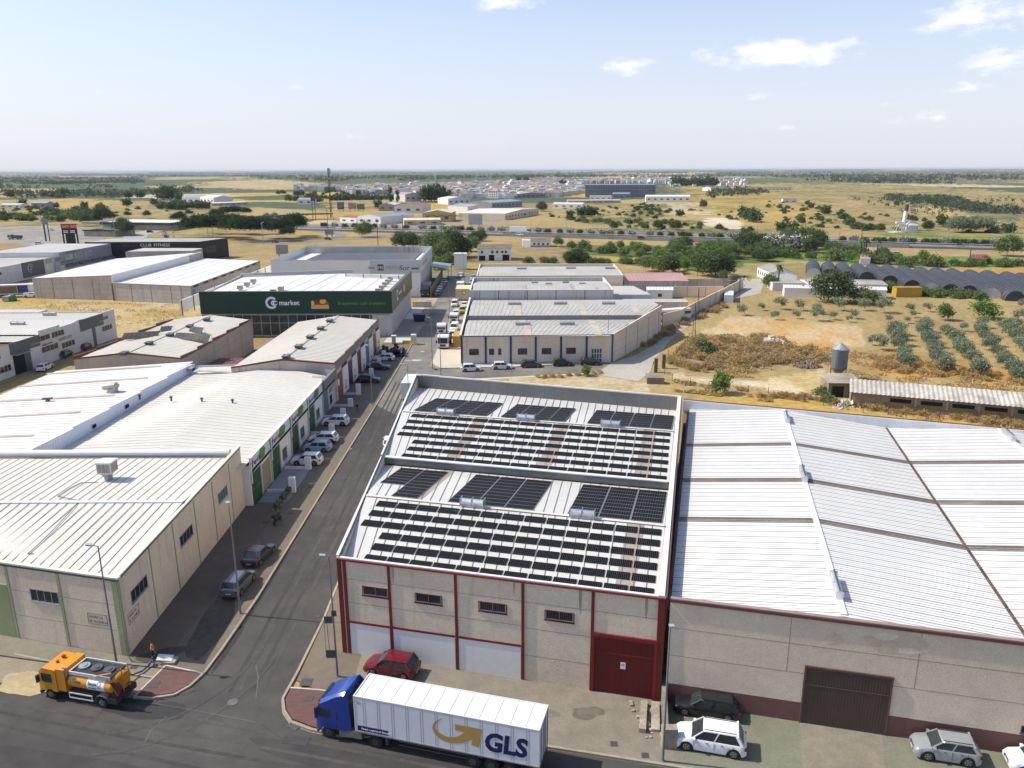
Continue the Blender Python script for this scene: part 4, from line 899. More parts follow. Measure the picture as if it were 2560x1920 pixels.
for i,(r,u,v) in enumerate((('B',1055,1135),('B',1085,1108),('B',1113,1078),('B',1137,1055),('B',1160,1030),('B',215,1118),('B',150,1143),('A',2075,1108),('A',2135,1080),('A',2190,1052))):
    p=P(r,u,v,10.4);a=MB();a.box(p[0]-.65,p[0]+.65,p[1]-.55,p[1]+.55,10.15,11.15);k=MB();k.box(p[0]-.5,p[0]+.5,p[1]-.57,p[1]-.54,10.35,11.0);k2=MB();k2.box(p[0]-.3,p[0]+.3,p[1]-.3,p[1]+.3,9.8,10.15)
    small('cooler_unit',('beige cooler box in the line of five along the right edge of the supermarket roof' if i<5 else 'beige cooler box on the left part of the supermarket roof'),'air cooler',[('casing',a,mat('beige_box',(.50,.46,.38),.6)),('grille',k,MATS['straw_pad']),('duct',k2,M_steel)],(p[0],p[1],9.9),'coolers on the supermarket roof, '+('right edge' if i<5 else 'left part'))
M_wl=mat('white_letters',(.78,.78,.78),.4,0,.02,1)
def ring_on(w,cx,cz,r0,r1,a0,a1,m,par,out,name,n=28):
    b=MB()
    for i in range(n):
        A0,A1=a0+(a1-a0)*i/n,a0+(a1-a0)*(i+1)/n
        b.face([w.pt(cx+math.cos(A0)*r0,cz+math.sin(A0)*r0,out),w.pt(cx+math.cos(A0)*r1,cz+math.sin(A0)*r1,out),w.pt(cx+math.cos(A1)*r1,cz+math.sin(A1)*r1,out),w.pt(cx+math.cos(A1)*r0,cz+math.sin(A1)*r0,out)])
    return b.build(name,m,par)
cx_=w.L and sw_['f'].T(P('B',118,1245,8.2));wfz=sw_['f']
ring_on(wfz,cx_,8.25,.95,1.48,.75,5.55,M_wl,fz,.57,'letter_ring')
ring_on(wfz,cx_+.85,8.2,.26,.6,0,6.283,M_wl,fz,.575,'letter_ring')
ring_on(wfz,cx_+1.15,8.2,.0,.28,0,6.283,M_sgreen,fz,.58,'letter_dot',12)
ring_on(wfz,cx_+.45,8.2,.30,.62,.5,5.8,M_wl,fz,.585,'letter_ring')
text(wfz,'market',wfz.T(P('B',170,1260,8)),7.7,1.2,M_wl,fz,out=.57,sx=1.02,font_w=.035)
text(wfz,'El auténtico cash al público',wfz.T(P('B',680,1260,8)),7.75,.72,mat('lime_letters',(.14,.36,.05),.5),fz,out=.57,sx=1.06,shear=.2)
xb0,xb1=wfz.T(P('B',460,1290,7)),wfz.T(P('B',614,1290,7));L_=xb1-xb0
b=MB();wfz.slab(b,xb0,xb1,6.75,7.75,.56,.6);cr=b.build('crate_print',mat('crate_tan',(.62,.40,.17),.5),fz)
for (cx2,cz2,r,sy,col) in ((.1,8.2,.42,1.7,(.60,.62,.05)),(.3,8.2,.52,1.3,(.42,.015,.02)),(.42,8.1,.5,1.1,(.42,.015,.02)),(.62,8.5,.55,1.2,(.75,.50,.03)),(.76,8.5,.5,1.4,(.8,.42,.02)),(.88,8.05,.48,1.0,(.5,.05,.02))):
    b=MB();b.face([wfz.pt(xb0+L_*cx2+r*math.cos(a),cz2+r*sy*.8*math.sin(a),.585+.002*cx2) for a in [2*math.pi*q/16 for q in range(16)]]);b.build('fruit_print',mat('fruit_%d'%int(cx2*100),col,.5),fz)
w=wr2;text(w,'market',11,8.2,1.1,M_wl,fz2,out=.52,sx=1.2);ring_on(w,9.0,8.6,.8,1.35,.75,5.55,M_wl,fz2,.52,'letter_ring')
b=MB();w.slab(b,20,23,7.6,9.4,.51,.54);b.build('crate_print',MATS['crate_tan'],fz2)
joints(wr2,sp_,[],[2*i for i in range(1,19)],wd=.03,z1=5.8)
mA,mB_,mC,mD=(-75.5,250.5),(-28.6,246.2),(-29.6,291),(-76.5,293)
mt,mw=hall('serrated_roof_hall','tall pale hall with rows of serrated skylights and green orange lettering','warehouse',(-76,247.0),(-28.9,246.3),(-29.6,291),(-76.5,294),11.6,0,None,M_white,M_wroof2,roof_h=9.6,roofs=False,cop=(M_steel,'frbl'))
w=mw['f'];b=MB();w.slab(b,w.L-15.6,w.L,7.6,11.6,0,.3);sgp=b.build('sign_band',mat('pale_grey_band',(.50,.51,.53),.6,0,.04,1),mt)
b=MB();w.slab(b,w.L-16,w.L,0,7.6,0,.05);b.build('white_cladding',M_white,mt)
x0=w.T(P('B',1055,935,9));b=MB();w.slab(b,x0,x0+1.9,8.35,10.3,.31,.34);lg=b.build('logo_block',mat('logo_green',(.04,.12,.06),.5),sgp)
text(w,'MS',x0+.1,8.8,1.0,M_wl,lg,out=.36);text(w,'MERCA',x0+2.4,8.8,1.15,mat('ochre_letters',(.45,.27,.05),.5),sgp,out=.33,sx=1.0);text(w,'Sur',x0+6.7,8.5,1.6,MATS['logo_green'],sgp,out=.33,sx=1.1,shear=.25)
b=MB();w.slab(b,w.T(P('B',1345,935,9)),w.L-.3,8.7,9.3,.31,.33);b.build('green_stripe',mat('stripe_green',(.06,.20,.06),.5),sgp)
b=MB();w.slab(b,x0-2.9,x0-.9,8.9,9.5,.31,.33);b.build('orange_stripe',MATS['ochre_letters'],sgp)
wr3=mw['r'];b=MB();wr3.slab(b,0,wr3.L,7.8,11.6,0,.25);sb2=b.build('side_band',MATS['pale_grey_band'],mt)
text(wr3,'MERCA',6,9.0,1.3,MATS['ochre_letters'],sb2,out=.27,sx=1.8);text(wr3,'Sur',17,8.8,1.6,MATS['logo_green'],sb2,out=.27,sx=1.8)
b=MB()
for i in range(14):wr3.slab(b,2+i*3,2.25+i*3,0,7.7,0,.15)
b.build('ribs',M_steel,mt)
b=MB();b.face([(-71,249,9.31),(-32.8,249,9.31),(-32.9,290.4,9.31),(-70,290.6,9.31)]);k=MB();k.face([(-75.7,247.4,9.3),(-29.2,246.7,9.3),(-29.9,290.6,9.3),(-76.2,293.6,9.3)]);k.build('roof_edge',M_wroof2,mt);b.build('roof_deck',mat('dark_deck',(.10,.09,.065),.9,0,.3,1),mt)
M_saw=mat('darkened_mossy_sawtooth',(.10,.09,.06),.9,0,.35,3,.2,8)  # mossy slopes, darkened further in colour against the sun so shaded fronts stand out
b=MB()
for i in range(11):
    y=251+i*3.5;k=MB();x0_,x1_=-70+.2*i,-33.2
    k.add([(x0_,y,9.32),(x1_,y,9.32),(x1_,y,9.85),(x0_,y,9.85),(x0_,y+2.3,9.32),(x1_,y+2.3,9.32)],[(0,1,2,3),(3,2,5,4),(0,3,4),(1,5,2)]);k.m[0]=1;k.build('skylight_row',[M_saw,M_wroof2],mt)
b=MB();wv=Wall((-76,290.5),(-29.8,290.6));wv.slab(b,0,wv.L,9.3,11.7,-.1,.1);b.build('rear_parapet',mat('sooty_white',(.5,.49,.46),.9,0,.1,2,.1,8,.9),mt)
b=MB();wv=Wall((-25.4,244.2),(-25.6,290));wv.slab(b,0,wv.L,0,3.2,-.25,0);tag(b.build('boundary_wall',mat('brown_boundary',(.19,.14,.08),.9,0,.15,2,.1,8,.3),base=(-25.4,244.2,0)),'brown yard wall behind the row of cars in the shade','wall')
t=thing('lean_to_canopy','grey flat sheet canopy between the tall pale hall and the brown wall','canopy',(-29,284,0));b=MB();b.add([(-29.3,282,5.4),(-22.5,282,4.5),(-22.8,297,4.5),(-29.5,297,5.4)],[(0,1,2,3)]);b.build('roof',M_steel,t);b=MB()
for y in (282.5,296.5):b.cyl((-22.9,y,0),(-22.9,y,4.5),.1)
build_each(b,'post',M_dsteel,t)
b=MB();b.prism([(-29,226.5),(-23.6,226.5),(-23.6,227),(-29,227)],0,1.7);tag(b.build('low_yard_wall',M_conc,base=(-29,226.5,0)),'short stained concrete yard wall beyond the supermarket corner','wall')
h4,hw4=hall('blue_trim_hall','beige hall with navy blue pilasters and two sheet roofs right of the street','warehouse',(-10.55,157.0),(21.0,158.2),(36.1,185.5),(-10.7,199.4),6.0,0,None,M_beige,M_groof2,roofs=False)
w=hw4['f'];b=MB()
for (r,u,v) in (('e',1035,1030),('e',1612,1000),('e',2182,960),('G',203,495),('G',415,480),('G',628,470)):
    t=max(.2,w.T(P(r,u,v,.3)));w.slab(b,t-.22,t+.22,0,5.95,0,.08)
w.slab(b,w.L-.3,w.L,0,5.95,0,.08)
build_each(b,'pilaster',M_navy,h4)
b=MB();w.slab(b,0,w.L,5.82,6.02,.0,.1);b.build('eave_trim',M_navy,h4)
b=MB();w.slab(b,0,w.L,.02,.9,0,.03);b.build('plinth',M_wblock,h4)
for (r,u0,v0,u1,v1) in (('e',1220,690,1445,808),('e',1685,690,1805,805),('e',1895,690,1975,770),('G',55,398,137,440),('G',266,398,350,440),('G',480,395,565,438)):
    a,c=w.T(P(r,u0,v0,3.4)),w.T(P(r,u1,v0,3.4));window(w,a,c,2.0,3.25,h4,M_navy,M_glass,2 if c-a>1.3 else 1)
a,c=w.T(P('G',662,470)),w.T(P('G',752,470));b=MB();w.slab(b,a,c,0,3.1,.0,.04);dd=b.build('glass_door',M_glass,h4);b=MB()
for q in (0,.25,.5,.75,1):w.slab(b,a+(c-a)*q-.06,a+(c-a)*q+.06,0,3.1,.04,.09)
for z in (.0,.9,1.9,3.0):w.slab(b,a,c,z,z+.12,.091,.11)
b.build('door_frame',M_coping,dd)
w=hw4['r'];b=MB()
for i in range(5):t=w.L*i/4.3+.2;w.slab(b,t-.1,t+.1,0,6,0,.05)
build_each(b,'slim_pilaster',M_mgrey,h4);joints(w,h4,[2.0,4.0])
b=MB();w.slab(b,0,w.L,6.0,6.05,-.25,.06,z1b=7.35);b.build('side_parapet',M_beige,h4)
zq=6.05
def rx(y):return 21.0+(y-158.2)*.5531 if y<185.5 else 36.1
def spl(y0,z0,y1,z1,par,pitch=1.0,m=M_groof2,x0=-9.9):
    b=MB();roof_plane(b,(x0,y0,z0),(rx(y0)-.5,y0,z0),(rx(y1)-.5,y1,z1),(x0,y1,z1),pitch,.05,.045,0,1);b.build('roof_slope',[m,M_seamw],par)
spl(157.3,5.85,166.4,6.5,h4);spl(166.4,6.5,174.6,5.95,h4);spl(175.2,6.6,187.2,7.2,h4);spl(187.2,7.2,199.2,6.5,h4)
g=MB();wv=Wall((-10.2,174.8),(29.6,174.8));wv.slab(g,0,wv.L,5.8,6.95,-.1,0)
for i in range(int(wv.L/.4)):wv.slab(g,i*.4,i*.4+.12,5.8,6.93,0,.04)
g.build('step_sheet',M_galv,h4)
b=MB();wv=Wall((-10.6,199.6),(-10.5,157.0));wv.slab(b,0,wv.L,5.6,7.15,0,.25,z1b=6.15);b.build('street_parapet',mat('pale_blue_parapet',(.40,.44,.49),.7,0,.08,2),h4)
b=MB();wv.slab(b,0,wv.L,7.15,7.22,-.1,.3,z0b=6.15,z1b=6.22);b.build('parapet_cap',M_coping,h4)
for (r,u,v,z) in (('C',95,1422,6.6),('C',478,1420,6.6),('C',420,1243,7.3),('C',835,1243,7.3),('C',25,1247,7.3)):
    p=P(r,u,v,z);ridge_vent(h4,Vector((p[0],p[1],z-.15)),(1,0,0),3.2,.2,M_steel)
b=MB()
for (u,y0,z0,y1,z1) in ((2.6,157.4,5.87,166,6.5),(17.2,157.4,5.87,166,6.5),(0.8,175.4,6.62,187,7.22),(16.0,175.4,6.62,187,7.22),(28.5,178,6.75,187,7.22),(1.6,166.8,6.5,174,6.02),(17,166.8,6.5,174,6.02)):
    b.add([(u,y0,z0+.06),(u+1.5,y0,z0+.06),(u+1.5,y1,z1+.06),(u,y1,z1+.06)],[(0,1,2,3)])
build_each(b,'skylight_sheet',M_strip2,h4)
h5,hw5=hall('stain_streaked_hall','hall with dirt streaked front band and pale sheet roof behind the blue trimmed hall','warehouse',(-10.8,200.2),(26.3,200.2),(26.4,224.4),(-11.0,224.4),8.9,0,None,mat('streaked_panel',(.50,.48,.44),.9,0,.06,2,.05,12,.9,stain_col=(.10,.09,.08)),M_groof2,roofs=False,cop=(M_coping,'flrb'))
spb=MB();roof_plane(spb,(-10.3,200.6,8.4),(25.8,200.6,8.4),(25.9,212,8.9),(-10.4,212,8.9),1.0,.05,.04,0,1);spb.build('roof_slope',[M_groof2,M_seamw],h5)
spb=MB();roof_plane(spb,(-10.4,212,8.9),(25.9,212,8.9),(26,224,7.9),(-10.5,224,7.9),1.0,.05,.04,0,1);spb.build('roof_slope',[M_groof2,M_seamw],h5)
w=hw5['f'];joints(w,h5,[],[w.L*i/5 for i in range(1,5)],m=M_dsteel,wd=.09,z1=8.8)
for (u,v) in ((318,1075),(608,1072),(198,1063),(465,1060)):p=P('C',u,v,8.8);ridge_vent(h5,Vector((p[0],p[1],8.6)),(1,0,0),1.8,.15,M_steel)
b=MB()
for u in (3,15.5,22):b.add([(u,201,8.52),(u+1,201,8.52),(u+1,211,8.97),(u,211,8.97)],[(0,1,2,3)])
build_each(b,'skylight_sheet',M_stripe,h5)
h6,hw6=hall('rear_white_hall','third white roofed hall in the right hand block, farthest from the camera','warehouse',(-10.8,240.5),(34.4,240.5),(35.4,271),(-11,271.5),7.3,0,None,M_beige2,M_groof2,roofs=False,cop=(M_coping,'flrb'))
spb=MB();roof_plane(spb,(-10.3,240.9,7.0),(33.9,240.9,7.0),(34.8,256,7.5),(-10.5,256,7.5),1.2,.05,.04,0,1);spb.build('roof_slope',[M_groof2,M_seamw],h6)
spb=MB();roof_plane(spb,(-10.5,256,7.5),(34.8,256,7.5),(35,271,6.5),(-10.5,271,6.5),1.2,.05,.04,0,1);spb.build('roof_slope',[M_groof2,M_seamw],h6)
for (u,v) in ((85,940),(510,937),(848,937)):p=P('C',u,v,7.6);ridge_vent(h6,Vector((p[0],p[1],7.4)),(1,0,0),3.2,.2,M_steel)
h7,hw7=hall('pink_roof_hall','low concrete hall with faded pink sheet roof','warehouse',(35.8,247.5),(56,247),(56,268),(36.2,268),4.6,1.2,'x',M_conc,mat('pink_sheet',(.40,.235,.215),.7,0,.06,1.5,.04,10),pitch=1.2,seam=mat('pink_seam',(.33,.19,.17),.7),overhang=.3)
def wallrun(name,label,pts,h,m,th=.25,cap=None):
    t=thing(name,label,'wall',(pts[0][0],pts[0][1],0))
    for i in range(len(pts)-1):
        w=Wall(pts[i],pts[i+1]);b=MB();w.slab(b,0 if i==0 else .13,w.L,0,h,-th,0);b.build('wall_panel',m,t)
        if w.L>8:
            b=MB()
            for k in range(1,int(w.L/5)):q=k*w.L/int(w.L/5);w.slab(b,q-.08,q+.08,0,h+.02,0,.06)
            b.build('posts',M_mgrey,t)
    return t
wallrun('yard_wall','long pale concrete yard wall running beside the dirt road',[P('C',1300,1440),P('C',1460,1400),(55.5,222),(66.2,240.5),(78,262)],3.3,M_beige2)
wallrun('back_yard_wall','grey block wall closing the rear yard behind the pink roofed hall',[(57.0,262),(73.5,262)],3.2,M_conc)
wallrun('inner_yard_wall','cream inner wall across the yard beside the pink roofed hall',[(49.5,243.5),(66.5,243.5)],3.4,M_beige2)
_,sw5=hall('yard_store','small white yard store with white sheet roof and little window','shed',(41.5,237.5),(49.2,237.0),(50.4,244),(42.5,244.5),3.2,.5,'x',M_white,M_wroof2,overhang=.3);window(sw5['f'],3.3,4.5,1.2,2.1,_,M_dsteel,M_glass,2)
hall('open_yard_shelter','long low sheet roofed shelter inside the walled yard','shed',(31.6,214.5),(48.9,214.2),(48.9,219.5),(31.6,219.8),3.3,.0,None,M_conc,M_groof2,overhang=.3)
hall('grey_flat_annex','grey flat roofed annex between stained hall and walled yard','shed',(27.5,222),(40,222),(37.5,239.5),(27.5,239.5),4.2,.0,None,M_wblock,mat('grey_felt',(.42,.40,.37),.8,0,.06,1),pitch=0)
t=thing('parked_bus','white bus parked in the walled yard, mostly hidden by the wall','bus',(42.8,205,0),.35)
b=MB();b.box(-5,5,-1.2,1.2,.6,3.1);b.build('body',M_wroof2,t);b=MB();b.box(-4.6,4.9,-1.23,1.23,1.7,2.5);b.build('window_band',M_glass,t)
b=MB()
for x in (-3,3):b.cyl((x,-1.25,.5),(x,-.9,.5),.5);b.cyl((x,.9,.5),(x,1.25,.5),.5)
build_each(b,'wheel',M_black,t)
t=thing('ochre_container','ochre yellow steel container beside the blue trimmed hall','container',(-13.3,176,0));b=MB();b.box(-13.4,-11.2,173,179,.05,2.6);b.build('body',mat('ochre_paint',(.42,.25,.03),.6,0,.1,3),t);b=MB()
for i in range(5):b.box(-13.3+i*.45,-13.2+i*.45,172.93,172.999,.2,2.5)
b.build('door_bar',mat('ochre_dark',(.33,.19,.02),.6),t)
# =================================================================== GROUND
def vnoise(x,y,seed=0):
    xi,yi=np.floor(x).astype(np.int64),np.floor(y).astype(np.int64);fx,fy=x-xi,y-yi
    fx,fy=fx*fx*(3-2*fx),fy*fy*(3-2*fy)
    def h(a,c):
        n=(a*374761393+c*668265263+seed*1442695041)&0x7fffffff;n=((n^(n>>13))*1274126177)&0x7fffffff;return ((n^(n>>16))&0xffff)/65535.0
    return (h(xi,yi)*(1-fx)+h(xi+1,yi)*fx)*(1-fy)+(h(xi,yi+1)*(1-fx)+h(xi+1,yi+1)*fx)*fy
def fbm(x,y,seed=0,oct_=4):
    s_,a,t=0,1.0,0
    for i in range(oct_):s_=s_+a*vnoise(x*2**i,y*2**i,seed+i);t+=a;a*=.5
    return s_/t
def relief(x,y):
    x,y=np.asarray(x,float),np.asarray(y,float);r=np.hypot(x,y)
    k=np.clip((r-1500)/4000,0,1);far=np.clip((r-5000)/14000,0,1)
    return (fbm(x/1500+7,y/1500+3,5,3)-.5)*34*k+far*fbm(x/5200+1,y/5200,9,3)*26-far*18
def zat(x,y):return float(relief(np.array([x]),np.array([y]))[0])
def inpoly(px,py,poly):
    c=np.zeros(px.shape,bool);n=len(poly);j=n-1
    for i in range(n):
        xi,yi=poly[i];xj,yj=poly[j]
        m=((yi>py)!=(yj>py))&(px<(xj-xi)*(py-yi)/((yj-yi) or 1e-9)+xi);c^=m;j=i
    return c
def to_px(x,y,z=0):
    vx,vy,vz=x,y,z-CAMH
    a=vx*RT.x+vy*RT.y+vz*RT.z;b_=vx*UP.x+vy*UP.y+vz*UP.z;c=vx*FWD.x+vy*FWD.y+vz*FWD.z;c=np.where(c<1,1,c)
    return PW/2+F_PX*a/c,PH/2-F_PX*b_/c
STRAW,GOLD,PALE,BROWN,SCRUB,ORANGE,GREEN,OLIVE,GREY,SAND,VINE=(.335,.25,.108),(.38,.265,.078),(.42,.345,.225),(.24,.175,.09),(.10,.115,.042),(.40,.225,.06),(.11,.17,.035),(.08,.10,.055),(.23,.22,.20),(.52,.45,.33),(.045,.115,.025)
def pp(r,pts):
    o=ORI[r];s=o[2] if len(o)>2 else 3.456;return [(o[0]+u/s,o[1]+v/s) for u,v in pts]
ZONES=[
 (pp('z',[(-400,560),(3000,560),(3000,2600),(-400,2600)]),STRAW,3,(BROWN,.25)),
 (pp('z',[(-400,505),(560,500),(640,560),(560,640),(-400,660)]),STRAW,8,(SCRUB,.45)),
 (pp('f',[(-300,330),(1080,300),(1900,360),(1500,620),(500,640),(-300,560)]),GREY,3,(PALE,.3)),
 (pp('f',[(-300,580),(150,600),(450,690),(100,760),(-300,800)]),BROWN,3,(STRAW,.5)),
 (pp('A',[(-80,1190),(300,1180),(1000,1195),(1700,1230),(1740,1330),(1300,1520),(1030,1640),(900,1500),(300,1400),(-80,1500)]),GOLD,1.5,(PALE,.6)),
 (pp('A',[(700,1330),(1000,1290),(1640,1340),(1500,1400),(1020,1500),(960,1420)]),PALE,2,(GOLD,.5)),
 (pp('A',[(1250,1300),(1560,1290),(1640,1320),(1300,1370)]),BROWN,2,(GOLD,.5)),
 (pp('z',[(560,560),(1330,560),(1330,690),(1090,700),(560,690)]),STRAW,3,(BROWN,.35)),
 (pp('z',[(1060,640),(1330,640),(1330,700),(1180,720),(1060,690)]),STRAW,2,(SCRUB,.6)),
 (pp('C',[(-60,700),(450,730),(620,850),(440,900),(-60,890)]),BROWN,3,(STRAW,.5)),
 (pp('C',[(440,730),(1950,760),(2300,800),(2300,930),(1900,930),(1400,930),(900,900),(480,830)]),SCRUB,3,(BROWN,.3)),
 (pp('C',[(620,820),(1150,850),(1180,880),(700,885)]),GOLD,1.5,(SCRUB,.2)),
 (pp('C',[(1380,880),(2300,860),(2300,920),(1500,960)]),GREEN,3,(SCRUB,.6)),
 (pp('g',[(1000,270),(1260,270),(1270,340),(1180,370),(960,360)]),STRAW,2,(SCRUB,.3)),
 (pp('D',[(90,780),(700,770),(2400,820),(2400,920),(1500,930),(700,900),(90,860)]),GREEN,3,(STRAW,.35)),
 (pp('D',[(600,760),(2400,780),(2400,850),(1700,830),(700,830)]),STRAW,3,(BROWN,.4)),
 (pp('D',[(1500,935),(2400,930),(2400,980),(1800,980)]),ORANGE,2,(STRAW,.5)),
 (pp('D',[(-60,1180),(1000,1200),(2400,1190),(2400,1700),(-60,1700)]),STRAW,3,(BROWN,.35)),
 (pp('H',[(1000,380),(2400,620),(2400,700),(900,620),(700,500)]),ORANGE,3,(BROWN,.6)),
 (pp('G',[(1340,500),(1560,270),(2212,240),(2500,380),(2600,620),(1900,620)]),BROWN,2,(STRAW,.45)),
 (pp('G',[(1600,260),(1700,200),(1850,110),(2212,118),(3020,190),(3035,370),(2700,400),(2212,300)]),ORANGE,1.5,(PALE,.5)),
 (pp('G',[(1600,260),(1700,200),(1850,110),(2212,118),(2100,250),(1900,270)]),PALE,3,(ORANGE,.4)),
 (pp('H',[(380,160),(780,190),(825,370),(600,370),(420,250)]),PALE,3,(ORANGE,.4)),
 (pp('G',[(-40,625),(740,590),(800,620),(600,650),(-40,680)]),BROWN,1,(STRAW,.4)),
 (pp('G',[(-60,650),(1140,600),(1200,780),(400,800),(-60,720)]),PALE,1,(STRAW,.6)),
 (pp('G',[(1380,590),(1600,640),(2212,665),(2700,630),(2720,760),(2212,720),(1700,690),(1380,640)]),SAND,.6,(STRAW,.25)),
 (pp('H',[(0,640),(480,560),(500,830),(300,830),(0,740)]),SAND,.8,(GOLD,.45)),
 (pp('H',[(-600,760),(0,790),(2400,1080),(2400,1130),(-700,860)]),ORANGE,1,(GOLD,.6)),
 (pp('C',[(1640,530),(1700,500),(1900,500),(2000,545),(1990,590),(1850,602),(1700,570)]),SAND,2,(SAND,0)),
 (pp('D',[(780,560),(1000,560),(1200,570),(1180,640),(1020,625),(1000,600)]),SAND,2,(SAND,0)),
 (pp('D',[(670,335),(850,325),(1060,430),(900,440),(720,400)]),VINE,6,(GREEN,.2)),
 (pp('D',[(1050,625),(2400,660),(2400,720),(1500,690),(800,640)]),GREEN,4,(STRAW,.5)),
 (pp('C',[(430,470),(980,500),(1600,520),(1600,560),(900,570),(440,520)]),SCRUB,6,(STRAW,.6)),
 (pp('C',[(-100,580),(2300,600),(2300,660),(-100,610)]),BROWN,5,(SCRUB,.6)),
 (pp('C',[(1060,380),(1370,375),(1290,490),(960,540)]),SCRUB,4,(STRAW,.5)),
 (pp('B',[(300,620),(880,625),(1000,640),(300,690)]),GOLD,3,(STRAW,.5)),
 (pp('B',[(1060,270),(1300,330),(1400,420),(1000,430),(640,470),(640,300)]),STRAW,10,(SCRUB,.5)),
 (pp('B',[(700,480),(1950,480),(2212,560),(700,560)]),GREY,5,(STRAW,.5)),
 (pp('A',[(200,345),(500,335),(1100,360),(1000,410),(420,410)]),GOLD,8,(STRAW,.5)),
 (pp('A',[(-100,255),(480,250),(520,265),(130,325),(-100,325)]),GOLD,8,(STRAW,.5)),
 (pp('A',[(1700,190),(2400,170),(2400,255),(1800,240)]),STRAW,15,(PALE,.4)),
 (pp('B',[(-60,165),(600,205),(560,255),(-60,260)]),STRAW,10,(PALE,.5)),
 (pp('A',[(-100,145),(1200,150),(1300,200),(-100,205)]),OLIVE,30,(OLIVE,0)),
 (pp('B',[(-100,100),(2400,95),(2400,160),(-100,170)]),OLIVE,60,(STRAW,.2)),
 (pp('C',[(200,150),(1500,125),(2212,160),(1300,165),(300,165)]),STRAW,30,(PALE,.3)),
 (pp('D',[(-60,200),(700,210),(1500,230),(2400,300),(2400,640),(-60,600)]),STRAW,10,(SCRUB,.55)),
 (pp('D',[(1000,280),(1500,300),(2212,480),(2212,520),(1900,560),(1400,400),(1000,350)]),OLIVE,10,(STRAW,.4)),
 (pp('D',[(-60,100),(2400,80),(2400,215),(-60,205)]),OLIVE,60,(STRAW,.35)),
 (pp('C',[(1350,220),(2300,205),(2300,470),(1700,480),(1500,300)]),GOLD,10,(SCRUB,.45)),
 (pp('C',[(400,370),(1100,370),(1000,480),(280,480)]),STRAW,6,(SCRUB,.5)),
 (pp('D',[(-60,340),(300,340),(560,560),(100,600),(-60,600)]),GOLD,8,(BROWN,.4)),
 (pp('D',[(1300,400),(1650,420),(1700,480),(1450,500)]),GOLD,6,(PALE,.3)),
 (pp('D',[(560,370),(700,370),(1000,470),(900,560),(640,520)]),BROWN,6,(GOLD,.5)),
]
ZONES=sorted(ZONES[1:],key=lambda q:sum(p[1] for p in q[0])/len(q[0])) if False else ZONES
def field_colour(x,y):
    n=len(x);r=np.hypot(x,y);out=np.zeros((n,3))
    wx,wy=x+(fbm(x/90,y/90,31)-.5)*80,y+(fbm(x/90,y/90,47)-.5)*80
    VN2=(.07,.11,.045);P1=np.array([STRAW,OLIVE,STRAW,GOLD,OLIVE,SCRUB,PALE,OLIVE,BROWN,VN2,OLIVE,STRAW,GOLD,OLIVE]);P2=np.array([OLIVE,STRAW,OLIVE,SCRUB,OLIVE,PALE,OLIVE,VN2,STRAW,OLIVE,VN2,OLIVE,SCRUB,OLIVE])
    for lo,hi,cx,cy in ((0,1500,150,190),(1500,4000,330,420),(4000,1e9,700,900)):
        m=(r>=lo)&(r<hi);pal=P1 if hi<2000 else P2
        if not m.any():continue
        X,Y=wx[m]/cx,wy[m]/cy;bx,by=np.floor(X),np.floor(Y);best=np.full(X.shape,9e9);bid=np.zeros(X.shape,np.int64)
        for i in (-1,0,1):
            for j in (-1,0,1):
                gx,gy=(bx+i).astype(np.int64),(by+j).astype(np.int64);hh=(gx*73856093^gy*19349663)&0x7fffffff;hh=(hh*1103515245+12345)&0x7fffffff
                sx_,sy_=gx+((hh>>4)&1023)/1023.,gy+((hh>>14)&1023)/1023.;d=np.abs(X-sx_)+np.abs(Y-sy_)*.9;q=d<best;best[q]=d[q];bid[q]=((hh>>7)%len(pal))[q]
        out[m]=pal[bid]
    return out
ths=np.radians(np.concatenate([np.linspace(-180,-42,16)[:-1],np.linspace(-42,42,880),np.linspace(42,180,16)[1:]]))
dy=np.concatenate([np.linspace(1200,300,130),np.linspace(298,3.0,420),[2.2,1.6,1.2]])
rs=np.concatenate([[0.5,8,16,24,30],[r for r in F_PX*CAMH/dy if r>34]]);rs=np.sort(rs)
TH,RR_=np.meshgrid(ths,rs);gx=(RR_*np.sin(TH)).ravel();gy=(RR_*np.cos(TH)).ravel();gz=relief(gx,gy)-.02
colr=field_colour(gx,gy)
spk=np.clip((fbm(gx/7,gy/7,77,5)-.47)*7,0,1);wobx,woby=(fbm(gx/9,gy/9,3,3)-.5)*2,(fbm(gx/9,gy/9,13,3)-.5)*2;rr0=np.hypot(gx,gy)
big=np.clip((fbm(gx/45,gy/45,177,4)-.45)*5,0,1)
for poly,c,wob,(c2,am) in ZONES:
    k=np.clip(rr0/180,.6,6)
    qx,qy=to_px(gx+wobx*wob*k,gy+woby*wob*k);m=inpoly(qx,qy,poly)&(gy>5)
    a=np.clip((.65*spk[m]+.5*big[m])*am*1.5,0,1)[:,None];colr[m]=np.array(c)*(1-a)+np.array(c2)*a
colr*=(.86+.28*fbm(gx/3,gy/3,21,3))[:,None]*(.85+.3*fbm(gx/60,gy/60,91,3))[:,None]
nr,nt=len(rs),len(ths);idx=np.arange(nr*nt).reshape(nr,nt)
quads=np.stack([idx[:-1,:-1],idx[:-1,1:],idx[1:,1:],idx[1:,:-1]],-1).reshape(-1,4)[:,::-1]
me=bpy.data.meshes.new('ground');me.vertices.add(nr*nt);me.vertices.foreach_set('co',np.stack([gx,gy,gz],1).ravel())
me.loops.add(quads.size);me.loops.foreach_set('vertex_index',quads.ravel().astype(np.int32));me.polygons.add(len(quads));me.polygons.foreach_set('loop_start',np.arange(0,quads.size,4,dtype=np.int32));me.polygons.foreach_set('loop_total',np.full(len(quads),4,np.int32))
me.update();at_=me.color_attributes.new('soil','FLOAT_COLOR','POINT');at_.data.foreach_set('color',np.concatenate([colr,np.ones((len(colr),1))],1).ravel())
